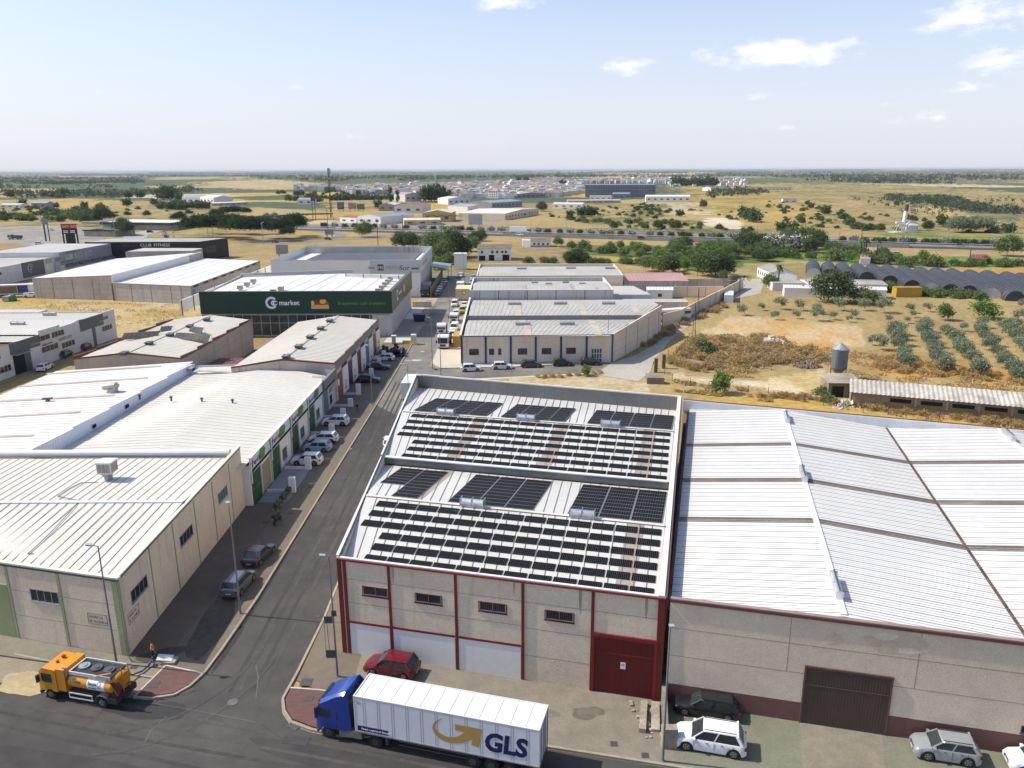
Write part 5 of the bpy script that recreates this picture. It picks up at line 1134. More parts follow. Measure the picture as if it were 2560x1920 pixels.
M_ground,n_,l_,b_=nodes_of('dry_fields');b_.inputs['Roughness'].default_value=.95;b_.inputs['Specular IOR Level'].default_value=.1
va=n_.new("ShaderNodeVertexColor");va.layer_name='soil';tcg=n_.new("ShaderNodeTexCoord")
def gn(scale,lo,hi,det=6):
    x=n_.new("ShaderNodeTexNoise");x.inputs['Scale'].default_value=scale;x.inputs['Detail'].default_value=det;l_.new(tcg.outputs['Object'],x.inputs['Vector'])
    y=n_.new("ShaderNodeMapRange");l_.new(x.outputs['Fac'],y.inputs[0]);y.inputs[1].default_value=.3;y.inputs[2].default_value=.7;y.inputs[3].default_value=lo;y.inputs[4].default_value=hi;return y.outputs[0]
g1=gn(.9,.78,1.22);g2_=gn(5.5,.72,1.2);gm=n_.new("ShaderNodeMath");gm.operation='MULTIPLY';l_.new(g1,gm.inputs[0]);l_.new(g2_,gm.inputs[1])
gv=n_.new("ShaderNodeVectorMath");gv.operation='SCALE';l_.new(va.outputs['Color'],gv.inputs[0]);l_.new(gm.outputs[0],gv.inputs['Scale']);l_.new(gv.outputs[0],b_.inputs['Base Color'])
me.materials.append(M_ground);go=bpy.data.objects.new('ground',me);COL.objects.link(go);go['kind']='structure'
# =================================================================== STREETS
def asphalt(name,col,wet=False):
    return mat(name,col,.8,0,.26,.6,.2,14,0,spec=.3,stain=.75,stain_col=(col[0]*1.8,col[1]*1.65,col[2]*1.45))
M_asph=asphalt('asphalt',(.054,.050,.047));M_asph2=asphalt('asphalt_painted_sunlit',(.155,.145,.125))  # second asphalt is a lighter copy with sunlight put into its colour
M_pave=mat('sidewalk_pavers',(.175,.145,.105),.9,0,.12,1.2,.12,8,0,stain=.25,stain_col=(.12,.10,.08))
def add_bricks(m,sx=5,col_dark=.8):
    n,l=m.node_tree.nodes,m.node_tree.links;b=n["Principled BSDF"];src=b.inputs['Base Color'].links[0].from_socket
    t=n.new("ShaderNodeTexCoord");br=n.new("ShaderNodeTexBrick");br.inputs['Scale'].default_value=sx;br.inputs['Mortar Size'].default_value=.03;br.inputs['Color1'].default_value=(1,1,1,1);br.inputs['Color2'].default_value=(.86,.86,.86,1);br.inputs['Mortar'].default_value=(col_dark*.7,)*3+(1,)
    l.new(t.outputs['Object'],br.inputs[0]);q=n.new("ShaderNodeMix");q.data_type='RGBA';q.blend_type='MULTIPLY';q.inputs['Factor'].default_value=1;l.new(src,q.inputs['A']);l.new(br.outputs['Color'],q.inputs['B']);l.new(q.outputs['Result'],b.inputs['Base Color'])
add_bricks(M_pave,2.2)
M_kerb=mat('kerb_stone',(.29,.25,.19),.9,0,.15,2,.1,10)
M_apron=mat('apron_concrete',(.20,.175,.135),.92,0,.16,1,.14,7,0,stain=.45,stain_col=(.11,.10,.085))
M_apronG=mat('greenish_concrete',(.165,.165,.115),.92,0,.12,1,.14,7,0,stain=.3,stain_col=(.10,.11,.07))
M_dirt=mat('dirt_road',(.36,.33,.28),.95,0,.14,1,.12,6,0,stain=.4,stain_col=(.42,.33,.20))
M_redp=mat('red_tactile_pavers',(.15,.072,.062),.9,0,.12,2,.12,9,0,stain=.5,stain_col=(.13,.11,.09));add_bricks(M_redp,1.6)
ncut=lambda x,n:(n-x*.2419)/.9703
main_poly=[(-130,ncut(-130,41.8)),(-36.7,52.1),(-29.1,51.2),(-27.7,51.0),(-26.1,51.4),(-25.2,52.5),(-24.7,54.3),(-24.6,57.3),(-24.25,65.5),(-23.9,89.5),(-23.2,135),(-23.0,177.4),(-23.0,221),(-23.5,278),(-23.8,292),(-60,292),(-60,303),(-9.5,303),(-12,262),(-16.9,240),(-16.9,158),(-17.2,156),(-14.5,153.3),(0.01,154.3),(20.5,158),(27.5,163),(30,158),(25.5,149),(18,150.3),(0,147),(-8,145.6),(-13.5,147.6),(-17.2,144.6),(-17.4,120),(-17.3,80),(-17.1,62),(-17.5,54),(-17.75,51),(-17.25,49.5),(-16.3,48.2),(-14.6,47.4),(-12.5,46.85),(0,46.3),(2.3,45.65),(10.9,43.7),(70,ncut(70,44.9)),(70,-40),(-130,-40)]
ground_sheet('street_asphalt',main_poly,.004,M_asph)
ground_sheet('carriageway_painted_sunlit',[(-23.1,157),(-23.0,177.4),(-23.0,221),(-23.5,278),(-23.8,292),(-60,292),(-60,303),(-9.5,303),(-12,262),(-16.9,240),(-16.9,158),(-17.2,156),(-14.5,153.3),(0.01,154.3),(20.5,158),(25.5,155),(18,150.3),(0,147),(-8,145.6),(-13.5,147.6),(-17.2,144.6),(-17.4,120),(-23.2,128)],.008,M_asph2)  # overlay sheet carries the sunlight as a lighter asphalt colour
SW=.13
ground_sheet('sidewalk',[(-31.9,56.3),(-31.3,55.6),(-28.24,55.2),(-24.75,54.1),(-24.4,57.3),(-24.0,65.5),(-23.75,89.5),(-23.2,135),(-23.0,178),(-30,178),(-30.9,130),(-31.0,87),(-32.3,86.8)],SW,M_pave,thick=SW)
ground_sheet('sidewalk',[(-17.1,53.2),(-16.85,62),(-17.1,80),(-17.2,120),(-17.0,144),(-14.1,146),(-14.2,56.9),(-12.6,56.5),(-12.6,51.5),(-15.1,51.9)],SW,M_pave,thick=SW)
ground_sheet('sidewalk',[(-58,ncut(-58,44.0)),(-38.1,55.7),(-30.9,54.1),(-28.5,53.6),(-28.24,55.13),(-31.3,55.7),(-31.93,56.4),(-58,62.95)],SW,M_apron,thick=SW)
ground_sheet('driveway_apron',[(-58,ncut(-58,42)),(-36.8,52.2),(-29.0,51.3),(-28.5,53.55),(-30.9,54.05),(-38.1,55.65),(-58,ncut(-58,43.9))],.016,mat('sandy_apron',(.24,.20,.145),.95,0,.16,.8,.14,7,0,stain=.5,stain_col=(.36,.28,.15)))
ground_sheet('concrete_apron',[(-31.9,56.5),(-28.6,56.9),(-27.9,70),(-27.9,86.9),(-32.2,86.9)],SW+.006,mat('brown_apron',(.125,.098,.075),.9,0,.12,1,.12,8,0,stain=.3,stain_col=(.08,.065,.05)))
ground_sheet('store_forecourt',[(-30.9,87.4),(-27.3,87.4),(-27.2,104),(-30.8,104)],SW+.008,mat('grey_forecourt',(.24,.25,.265),.8,0,.06,1))
ground_sheet('front_apron',[(-12.6,51.45),(-12.5,46.95),(0,46.4),(2.3,45.75),(10.9,43.8),(11.6,50.8),(-14.1,57.0),(-12.6,56.4)],SW,M_apron,thick=SW)
ground_sheet('green_apron',[(10.9,43.8),(70,ncut(70,45.0)),(70,ncut(70,52.1)),(11.6,50.8)],SW,M_apronG,thick=SW)
ground_sheet('door_apron',[tuple(un(8.2,45.1)[:2]),tuple(un(13.2,45.1)[:2]),tuple(un(14.2,52.0)[:2]),tuple(un(8.6,52.0)[:2])],SW+.006,M_apron)
ground_sheet('hall_sidewalk',[(-16.7,157.5),(-14.4,153.5),(0,154.4),(21,158.3),(20.9,157.9),(-10.6,156.9),(-10.7,176),(-16.7,176)],SW,mat('pale_sidewalk',(.46,.41,.33),.9,0,.08,1,.08,8),thick=SW)
ground_sheet('lorry_yard',[(-16.8,176.2),(-10.9,176.2),(-11.1,262),(-12,262),(-16.8,239)],.012,mat('dusty_yard',(.33,.29,.23),.95,0,.15,1,.12,7))
ground_sheet('side_verge',[(-17.0,144.3),(-13.6,147.4),(-8,145.4),(0,146.8),(18,150.1),(18,149.3),(0,145.6),(-8,144.0),(-13.6,145.6)],.014,mat('pale_verge',(.50,.42,.30),.95,0,.12,1))
ground_sheet('supermarket_apron',[(-30,178.1),(-23.2,178.1),(-23.2,186),(-29.2,186),(-30,184)],.02,mat('pale_slab',(.46,.44,.40),.9,0,.08,1))
ground_sheet('supermarket_sidewalk',[(-29.2,186.1),(-23.2,186.1),(-23.2,243),(-29.2,243)],.016,mat('rough_slab',(.30,.27,.22),.9,0,.15,1,.1,8,0,stain=.4,stain_col=(.14,.12,.10)))
ground_sheet('white_slab',[(-29.1,208),(-25.6,208),(-25.6,226),(-29.1,226)],.022,mat('white_slab',(.58,.56,.53),.8,0,.06,1))
ground_sheet('dirt_road',[(17,150),(21,158),(27.5,165.5),(36,181.8),(46,203),(54,218),(67,238),(76,257),(88,285),(93,284),(84.5,262),(80.7,251),(69.3,239.5),(57,218),(46,198),(37.5,180),(30,160),(27.5,150),(24,143),(18,147)],.02,M_dirt)
ground_sheet('red_corner_pavers',[(-28.9,51.5),(-28.24,55.05),(-25.05,54.0),(-25.4,52.8),(-26.2,51.75),(-27.7,51.3)],SW,M_redp,thick=SW)
ground_sheet('red_corner_pavers',[(-17.3,52.2),(-15.1,51.9),(-12.8,51.4),(-12.7,47.3),(-14.5,47.85),(-16.2,48.7),(-16.95,49.7),(-17.35,50.9)],SW,M_redp,thick=SW)
def kerb(pts,name='kerb',w=.2,z=.15,m=None):
    b=MB()
    for i in range(len(pts)-1):b.beam((pts[i][0],pts[i][1],z/2+.003*(i%2)),(pts[i+1][0],pts[i+1][1],z/2+.003*(i%2)),w,z)
    o=b.build(name,m or M_kerb);o['kind']='structure';return o
kerb([(-29.1,51.25),(-27.7,51.1),(-26.1,51.5),(-25.3,52.6),(-24.8,54.3),(-24.55,57.3),(-24.15,65.5),(-23.85,89.5),(-23.25,135),(-23.05,178)])
kerb([(-17.0,144.6),(-17.3,120),(-17.2,80),(-17.0,62),(-17.35,54),(-17.6,51),(-17.1,49.6),(-16.2,48.35),(-14.6,47.6),(-12.5,47.0),(0,46.45),(2.3,45.8),(10.9,43.85),(70,ncut(70,45.1))])
kerb([(-41.7,56.8),(-38.1,55.8),(-30.95,54.15),(-28.6,53.6)])
kerb([(-29.05,51.3),(-28.3,55.15),(-24.9,54.1)],w=.14,z=.155,m=mat('pale_edging',(.42,.38,.34),.9));kerb([(-17.35,52.25),(-15.1,51.98),(-12.7,51.5)],w=.14,z=.155,m=MATS['pale_edging'])
kerb([(-16.8,176),(-16.8,157.6),(-14.5,153.4),(0,154.3),(21,158.2)])
def blob(name,c,rx,ry,rot,z,m,n=26,seed=0,rough=.25):
    rnd=random.Random(seed);pts=[];ph=[rnd.uniform(0,6.28) for _ in range(4)]
    for i in range(n):
        a=2*math.pi*i/n;k=1+rough*(math.sin(2*a+ph[0])*.5+math.sin(3*a+ph[1])*.4+math.sin(5*a+ph[2])*.3+math.sin(9*a+ph[3])*.15)
        x,y=rx*k*math.cos(a),ry*k*math.sin(a);pts.append((c[0]+x*math.cos(rot)-y*math.sin(rot),c[1]+x*math.sin(rot)+y*math.cos(rot)))
    return ground_sheet(name,pts,z,m)
M_wet=mat('wet_asphalt',(.03,.028,.027),.6,0,.2,2,spec=.3);M_wetp=mat('wet_pavers',(.06,.05,.038),.6,0,.3,2,.2,9,spec=.3)
blob('wet_patch',(-28.6,50.0),2.3,1.1,-.3,.012,M_wet,seed=3);blob('wet_patch',(-26.0,49.8),1.7,.9,-.1,.016,M_wet,seed=5)
blob('wet_patch',(-29.3,56.6),1.7,1.0,.4,SW+.012,M_wetp,seed=8);blob('wet_patch',(-26.7,61.5),1.35,6.0,.03,SW+.016,M_wetp,seed=9,rough=.15)
blob('wet_patch',(-24.0,68),.35,7.5,-.03,.012,M_wet,seed=12,rough=.3);blob('wet_patch',(-24.1,58),.3,3.2,-.02,.012,M_wet,seed=15)
M_tar=mat('dark_tar',(.045,.043,.042),.8,0,.15,2);M_tar2=mat('worn_pale_asphalt',(.12,.115,.11),.9,0,.2,1.5,.15,9)
blob('dark_asphalt_patch',(-32,44.0),12,1.6,-.2,.010,asphalt('dark_asphalt',(.042,.039,.037)),seed=21,rough=.12)
blob('dark_asphalt_patch',(-3,42.6),17,1.3,-.245,.010,MATS['dark_asphalt'],seed=22,rough=.12)
blob('pale_asphalt_patch',(-23,47.0),7,1.4,-.3,.009,asphalt('grey_asphalt',(.058,.054,.05)),seed=23,rough=.2)
blob('dust_patch',(-38.5,53.0),2.4,1.3,-.2,.02,mat('yellow_dust',(.34,.27,.15),.95,0,.2,2),seed=30);blob('dust_patch',(-30,40.2),5,.8,-.3,.014,MATS['yellow_dust'],seed=33,rough=.3)
blob('stain_patch',(5.5,49.2),1.2,.7,0,SW+.01,mat('apron_stain',(.13,.11,.085),.9,0,.3,2),seed=31);blob('stain_patch',(-3,50.5),5.5,1.3,-.25,SW+.012,mat('apron_dirt',(.165,.145,.11),.9,0,.3,2),seed=32)
def line_on(name,pts,w,z,m):
    b=MB()
    for i in range(len(pts)-1):
        a,c=Vector((*pts[i],z)),Vector((*pts[i+1],z));s_=(c-a).cross(Vector((0,0,1))).normalized()*w/2;b.face([a-s_,a+s_,c+s_,c-s_][::-1])
    o=b.build(name,m);o['kind']='structure';return o
line_on('asphalt_crack',[P('M',*q) for q in ((890,1145),(850,1210),(800,1250),(765,1290))],.05,.02,M_tar)
line_on('asphalt_crack',[P('M',*q) for q in ((1320,1100),(1560,1140),(1750,1175),(2212,1265))],.05,.02,M_tar2);line_on('asphalt_crack',[P('M',*q) for q in ((1440,1215),(1300,1340),(1250,1440))],.05,.02,M_tar2)
line_on('asphalt_crack',[P('N',*q) for q in ((0,770),(20,880),(0,1060))],.06,.02,M_tar2);line_on('asphalt_crack',[P('N',*q) for q in ((0,1250),(200,1390),(330,1480),(600,1530))],.04,.02,M_tar)
M_mh=mat('cast_cover',(.09,.08,.075),.6,.3,.2,6);M_mark=mat('worn_white_paint',(.42,.41,.39),.8,0,.25,3)
def cover(r,u,v,w=.6,h=.6,rot=0.0,z=.02,lb=None,m=None,rd=False):
    p=P(r,u,v);c,s_=math.cos(rot),math.sin(rot);b=MB()
    if rd:b.cyl((p[0],p[1],z-.01),(p[0],p[1],z+.012),w/2,n=18)
    else:
        b.T=Matrix.Translation((p[0],p[1],z))@Matrix.Rotation(rot,4,'Z');b.box(-w/2,w/2,-h/2,h/2,-.01,.012)
        for i in range(3):b.box(-w/2+.06,w/2-.06,-h/2+h*(i+.6)/4,-h/2+h*(i+.85)/4,.012,.02)
    tag(b.build('manhole_cover',m or M_mh,base=(p[0],p[1],z)),lb or 'dark square cast cover set in the ground','cover')
z_=SW+.012
for q in (('M',1330,950,.8,.7,0,z_,'larger dark cover in the left red corner paving'),('M',1160,800,.6,.5,0,z_,'dark cover on the sidewalk behind the orange tanker'),('N',455,1070,.7,.6,0,z_,'dark cover in the right red corner paving'),('N',435,930,.9,.9,0,z_,'reddish brown cover near the corner lamp post'),('N',530,350,.45,.4,0,.02,'small drain cover at the kerb beside the red trimmed corner'),
          ('O',880,1465,.5,.5,0,z_,'dark cover on the apron in front of the red door'),('O',1150,1565,.5,.5,0,z_,'dark cover on the apron near the front kerb'),('J',300,572,.6,.5,0,z_,'brown cover on the sidewalk beside the motorbike'),('J',83,648,.7,.6,0,z_,'brown cover on the ramp left of the motorbike'),('J',472,345,.6,.5,0,z_,'dark cover on the sidewalk near the planters'),
          ('F',678,1262,.6,.5,0,z_,'dark cover on the sidewalk behind the parked white cars'),('F',862,1022,.7,.4,0,z_,'long dark cover on the sidewalk near the standing man'),('e',450,1148,.7,.5,0,z_,'brown cover on the pale corner sidewalk across the street')):cover(*q)
cover('M',1620,1000,1.1,.45,.6,.02,'kerbside storm drain grate at the left corner');cover('N',320,1305,.9,.45,-.5,.02,'kerbside storm drain grate at the right corner')
cover('N',345,1420,1.9,.9,-.15,.016,'repaired dark rectangle cut in the asphalt by the blue lorry',M_tar);cover('M',2012,1090,.8,.8,0,.016,'round worn cover in the street mouth',M_tar2,True)
cover('F',1440,412,.9,.9,0,.02,'round pale cover in the sunlit street',M_mark,True)
for (r,u0,v0,u1,v1) in (('F',1290,490,1340,492),):line_on('worn_marking',[P(r,u0,v0),P(r,u1,v1)],.4,.02,M_mark)
blob('worn_marking',P('F',1385,487),.9,.8,0,.022,M_mark,seed=4)
line_on('yellow_kerb_paint',[P('J',430,590),P('J',520,470)],.5,.02,mat('faded_yellow',(.42,.36,.20),.9));line_on('yellow_kerb_paint',[P('F',745,1310),P('F',810,1245)],.7,.02,MATS['faded_yellow'])
for r,u,v in (('F',340,860),):pass
M_trk=mat('tyre_track',(.058,.053,.049),.85,0,.3,1.5,.2,12);M_trk2=mat('rubber_track',(.043,.039,.036),.85,0,.3,1.5,.2,12)
for x0,m_ in ((-21.9,M_trk2),(-20.2,M_trk2),(-19.4,M_trk),(-21.2,M_trk)):line_on('tyre_track',[(x0-.15*math.sin(y_*.05),y_) for y_ in range(52,150,7)],.32,.0125+.001*(m_ is M_trk),m_)
for k_,m_ in ((0,M_trk2),(1.9,M_trk2),(3.1,M_trk),(5.0,M_trk)):line_on('tyre_track',[(x_,ncut(x_,37.6+k_*.8)+.25*math.sin(x_*.11+k_)) for x_ in range(-50,46,6)],.3,.0135+.001*(m_ is M_trk),m_)
for r0,m_ in ((8.2,M_trk),(9.9,M_trk)):line_on('tyre_track',[(-29.6+r0*math.cos(a_),57.6+r0*1.25*math.sin(a_)) for a_ in [math.radians(-88+11*k_) for k_ in range(9)]],.3,.0182+.001*(m_ is M_trk),m_)
# =================================================================== MOTORWAY AND RAMPS
M_hwy=mat('motorway_asphalt',(.17,.165,.16),.85,0,.1,.3);M_rail=mat('guard_rail',(.50,.51,.52),.5,.3);M_barr=mat('weathered_retaining_wall',(.235,.22,.20),.9,0,.15,1,.1,5,.4)
def px_line(pts,z=0):return [P(*q,z) for q in pts]
near=[P('z',x,y) for x,y in ((560,612),(700,605),(830,597),(930,590),(1100,590),(1280,592),(1400,595),(1560,602),(1760,611),(1900,618),(2100,615),(2300,622),(2700,637))]
def ribbon(name,pts,off0,off1,z,m,tag_='structure',dz=0.0):
    b=MB();V=[Vector((*p,0)) for p in pts];L_=[]
    for i,v in enumerate(V):
        d=(V[min(i+1,len(V)-1)]-V[max(i-1,0)]).normalized();nn=Vector((-d.y,d.x,0));L_.append((v+nn*off0,v+nn*off1))
    for i in range(len(V)-1):
        a,c,e,f=L_[i][0],L_[i+1][0],L_[i+1][1],L_[i][1];b.face([(q.x,q.y,z) for q in (a,c,e,f)])
        if dz:b.face([(a.x,a.y,z-dz),(c.x,c.y,z-dz),(c.x,c.y,z),(a.x,a.y,z)])
    o=b.build(name,m);o['kind']=tag_;return o
hw=[(-330,610),(-210,560),(-130,527),(-70,505),(-5,478),(60,452),(130,423),(200,396),(262,374),(420,315),(640,232)]
ribbon('motorway_near_carriageway',hw,0,11.5,1.0,M_hwy,dz=1.0)
ribbon('motorway_far_carriageway',hw,19.5,33,1.0,M_hwy,dz=.0)
ribbon('motorway_median',hw,11.5,19.5,1.004,mat('median_soil',(.10,.085,.05),.95,0,.2,.3))
for off in (3.9,7.6,23.5,27.3):ribbon('lane_marking',hw,off,off+.18,1.02,M_mark)
for off in (.9,11.0,20.0,32.0):ribbon('edge_line',hw,off,off+.22,1.02,M_mark)
def rail(name,label,pts,off,z,h=.75,posts=12):
    t=thing(name,label,'guard rail',(*pts[0],z));b=MB();V=[Vector((*p,0)) for p in pts];Q=[]
    for i,v in enumerate(V):d=(V[min(i+1,len(V)-1)]-V[max(i-1,0)]).normalized();Q.append(v+Vector((-d.y,d.x,0))*off)
    for i in range(len(Q)-1):b.beam(Q[i]+Vector((0,0,z+h)),Q[i+1]+Vector((0,0,z+h)),.1,.35)
    b.build('beam',M_rail,t);b=MB()
    for i in range(len(Q)-1):
        L_=(Q[i+1]-Q[i]).length;k=max(1,int(L_/posts))
        for j in range(k):q=Q[i].lerp(Q[i+1],j/k);b.box(q.x-.08,q.x+.08,q.y-.08,q.y+.08,z,z+h)
    o=b.build('posts',M_steel,t);return t
rail('guard_rail','steel guard rail along the near edge of the motorway',hw,.3,1.0);rail('guard_rail','steel guard rail in front of the oleander median',hw,11.7,1.0);rail('guard_rail','steel guard rail behind the oleander median',hw,19.3,1.0);rail('guard_rail','steel guard rail along the far edge of the motorway',hw,33.2,1.0)
def wall_line(name,label,pts,off,z0,z1,m,th=.4):
    V=[Vector((*p,0)) for p in pts];Q=[]
    for i,v in enumerate(V):d=(V[min(i+1,len(V)-1)]-V[max(i-1,0)]).normalized();Q.append(v+Vector((-d.y,d.x,0))*off)
    b=MB()
    for i in range(len(Q)-1):b.beam(Q[i]+Vector((0,0,(z0+z1)/2)),Q[i+1]+Vector((0,0,(z0+z1)/2)),th,z1-z0)
    return tag(b.build(name,m,base=(Q[0].x,Q[0].y,z0)),label,'wall')
wall_line('retaining_wall','long weathered concrete wall holding the near motorway lanes',hw[4:8],-.3,-.2,1.9,M_barr)
ramp1=[P('z',x,y) for x,y in ((560,611),(640,609),(760,603),(850,596),(930,589),(1000,587))]
ramp1=[(-148,432),(-128,440),(-108,452),(-86,465),(-60,474),(-30,480)]
ribbon('ramp_road',ramp1,-3.5,4,.05,M_hwy);ribbon('edge_line',ramp1,3.4,3.7,.07,M_mark);ribbon('edge_line',ramp1,-3.2,-2.9,.07,M_mark);rail('guard_rail','steel guard rail along the ramp below the pines',ramp1,4.4,.05)
ramp2=[P('h',u,v) for u,v in ((1500,700),(1850,695),(1985,670),(1990,650),(1900,632),(1700,610))]
ribbon('ramp_bend',ramp2,-4,3,.06,M_hwy)
ramp3=[P('A',u,v) for u,v in ((1150,700),(1190,650),(1330,610),(1480,590),(1640,562))]
ribbon('service_road',ramp3,-6,7,.06,mat('pale_road',(.30,.29,.265),.9,0,.1,.5));rail('guard_rail','curved white rail around the pine island',[P('A',u,v) for u,v in ((1500,672),(1478,640),(1490,618),(1560,592),(1640,575))],0,.1,.9)
ramp4=[P('i',u,v) for u,v in ((150,300),(400,280),(700,245),(900,222),(1100,215),(1500,208))]
ribbon('overpass_road',[P('h',u,v,5) for u,v in ((0,455),(300,440),(600,470+20),(900,462),(1240,432),(1500,415),(1900,405))][2:],-5,5,5.0,M_hwy,dz=1.2)
wall_line('overpass_parapet','pale parapet of the road bridge behind the pines',[P('h',u,v,5) for u,v in ((600,490),(900,462),(1240,432))],-5.2,3.8,5.9,M_barr)
b=MB();p=P('h',1230,520);b.prism([(p[0]-6,p[1]),(p[0]+22,p[1]+4),(p[0]+22,p[1]+16),(p[0]-6,p[1]+12)],0,[4.6,.5,.5,4.6]);tag(b.build('bridge_abutment',M_barr,base=(*p,0)),'sloping concrete abutment under the road bridge','abutment')
ribbon('country_road',[P('D',u,v) for u,v in ((630,800),(700,815),(800,822),(1000,822),(1400,835))],-2,2,.04,M_hwy)
ribbon('country_track',[P('C',u,v) for u,v in ((2085,1105),(2010,1070),(1985,1020),(2020,1000))],-.6,.6,.03,M_dirt);ribbon('country_track',[P('C',u,v) for u,v in ((2110,1100),(2050,1070),(2010,1030),(2020,1000))],-.6,.6,.03,M_dirt)
# =================================================================== VEHICLES
M_tyre=mat('tyre_rubber',(.018,.018,.018),.85);M_rim=mat('alloy_rim',(.38,.39,.40),.35,.6);M_hl=mat('headlamp_glass',(.55,.57,.58),.15,.2);M_tl=mat('tail_lamp_red',(.28,.01,.01),.3);M_cg=mat('car_glass',(.03,.04,.04),.06,0,.2,2,spec=.6);M_trim=mat('car_trim',(.03,.03,.032),.6)
M_plate=mat('number_plate',(.6,.6,.58),.5)
PT={k:paint('paint_'+k,c) for k,c in dict(white=(.72,.72,.73),black=(.012,.012,.014),red=(.13,.006,.014),silver=(.38,.40,.42),grey=(.10,.105,.12),dark=(.03,.032,.04),blue=(.03,.05,.13),navy=(.015,.02,.045),yellow=(.55,.33,.03),lblue=(.30,.38,.46),orange=(.62,.26,.01),lorry_blue=(.012,.045,.25)).items()}
PT['silver'].node_tree.nodes["Principled BSDF"].inputs['Metallic'].default_value=.4
def wheel(par,x,y,r=.33,w=.22,rim=M_rim,hub=.62):
    s=1 if y>0 else -1;b=MB();b.cyl((x,y-s*w,r),(x,y,r),r,n=20);o=b.build('wheel',M_tyre,par,smooth=True,angle=40)
    k=MB();k.cyl((x,y-s*.01,r),(x,y+s*.012,r),r*hub,n=16)
    for i in range(5):
        a=2*math.pi*i/5;k.beam((x+math.cos(a)*r*.12,y+s*.018,r+math.sin(a)*r*.12),(x+math.cos(a)*r*hub*.92,y+s*.018,r+math.sin(a)*r*hub*.92),.055,.02,0,up=(0,1,0))
    k.cyl((x,y,r),(x,y+s*.016,r),r*hub*.9,n=16,m=1);k.build('rim',[rim,M_trim],o)
def car(name,label,cat,pcol,loc,heading,kind='hatch',L=4.2,Wd=1.78,H=1.48,group=None,glass=None,cladding=False,rails=False):
    t=thing(name,label,cat,(0,0,0),group=group);hw=Wd/2;f=L/2
    pr={'hatch':(.72,.93,.27,.10,-.36,-.46,.93),'suv':(.82,1.05,.27,.10,-.38,-.465,1.05),'sedan':(.72,.90,.22,.06,-.25,-.37,.96),'estate':(.72,.92,.25,.08,-.38,-.47,.92),'van':(.95,1.10,.36,.25,-.465,-.485,1.10)}[kind]
    hz,bz,xw,xt,xrt,xrb,tz=pr;xw,xt,xrt,xrb=xw*L,xt*L,xrt*L,xrb*L
    r=.33 if kind!='suv' else .37;wx=(f-.86,-f+.84);N_=46;rings=[]
    for i in range(N_+1):
        x=-f+L*i/N_;e=abs(x)/f;taper=1-.16*max(0,(e-.80)/.2)**2;w=hw*taper
        if x>xw:zt=hz+(bz-hz)*max(0,1-(x-xw)/(f-xw))**1.0;zt-=.16*max(0,(x-f+.35)/.35)**2
        elif x>xrb:zt=bz
        else:zt=tz-.14*max(0,(-x-f+.16)/.16)**2
        zb=.20+.10*max(0,(e-.9)/.1);arch=0
        for q in wx:
            d=abs(x-q)
            if d<r+.07:arch=max(arch,math.sqrt((r+.07)**2-d*d)+r*.9)
        za=max(zb,arch);zm=max(.52,za+.03);zs=max(zt-.16,zm+.03)
        half=[(0,za),(w*.90,za),(w*.975,za+.005),(w,zm),(w*.985,zs),(w*.93,zt-.03),(w*.70,zt+.012),(w*.3,zt+.03)]
        rings.append([(x,y,z) for y,z in half]+[(x,-y,z) for y,z in half[1:][::-1]])
    b=MB();n=len(rings[0])
    b.loft(rings,mf=lambda i,j:1 if (j in (0,n-1) or (cladding and j in (1,2,n-2,n-3))) else 0)
    b.build('body',[pcol,M_trim],t,smooth=True,angle=50)
    def rr(x0,x1,w,z,k=.12):
        return [(x1,-w+k,z),(x1,w-k,z),(x1-k,w,z),(x0+k,w,z),(x0,w-k,z),(x0,-w+k,z),(x0+k,-w,z),(x1-k,-w,z)]
    zt_=H-.07;b=MB();b.loft([rr(xrb,xw+.02,hw*.90,bz-.03),rr(xrt-.01,xt+.02,hw*.79,zt_)]);g=b.build('glasshouse',glass or M_cg,t,smooth=False)
    b=MB();b.loft([rr(xrt-.05,xt+.04,hw*.80,zt_-.01),rr(xrt+.0,xt-.02,hw*.785,H-.02),rr(xrt+.15,xt-.2,hw*.6,H)]);b.build('roof',pcol,t,smooth=True,angle=35)
    b=MB();B=lambda x,s:Vector((x,s*hw*.905,bz-.02));Tt=lambda x,s:Vector((x,s*hw*.80,zt_))
    for s in (-1,1):
        b.beam(B(xw-.05,s),Tt(xt,s),.06,.07);mid=(xw+xrb)/2*.55;b.beam(B(mid,s),Tt((xt+xrt)/2*.8,s),.07,.035,up=(0,s,0))
        b.beam(B(xrb+(.12 if kind!='sedan' else .1),s),Tt(xrt+.08,s),.07 if kind=='estate' else .16,.2 if kind in ('hatch','suv') else .10)
        if kind=='van':b.face([B(xrb+.05,s*1.004),B(-.02*L,s*1.004),Tt(-.02*L,s*1.012),Tt(xrt+.05,s*1.012)])
    build_each(b,'pillar',pcol,t)
    for s in (-1,1):
        b=MB();b.box(f-.42,f-.06,s*hw*.62-.16,s*hw*.62+.16,hz-.19,hz-.03) if False else b.loft([[(f-.05,s*hw*.5,hz-.28),(f-.05,s*hw*.82,hz-.27),(f-.06,s*hw*.82,hz-.13),(f-.06,s*hw*.5,hz-.13)],[(f-.42,s*hw*.7,hz-.20),(f-.42,s*hw*.985,hz-.20),(f-.42,s*hw*.96,hz-.03),(f-.42,s*hw*.7,hz-.03)]]);b.build('headlight',M_hl,t)
        b=MB();b.box(-f+.0,-f+.16,min(s*hw*.66,s*hw*.94),max(s*hw*.66,s*hw*.94),tz-.34,tz-.12);b.build('taillight',M_tl,t)
        b=MB();b.box(xw-.30,xw-.12,min(s*hw*.9,s*(hw+.16)),max(s*hw*.9,s*(hw+.16)),bz-.02,bz+.12);b.build('mirror',pcol,t)
        for x in wx:wheel(t,x,s*(hw+.005),r)
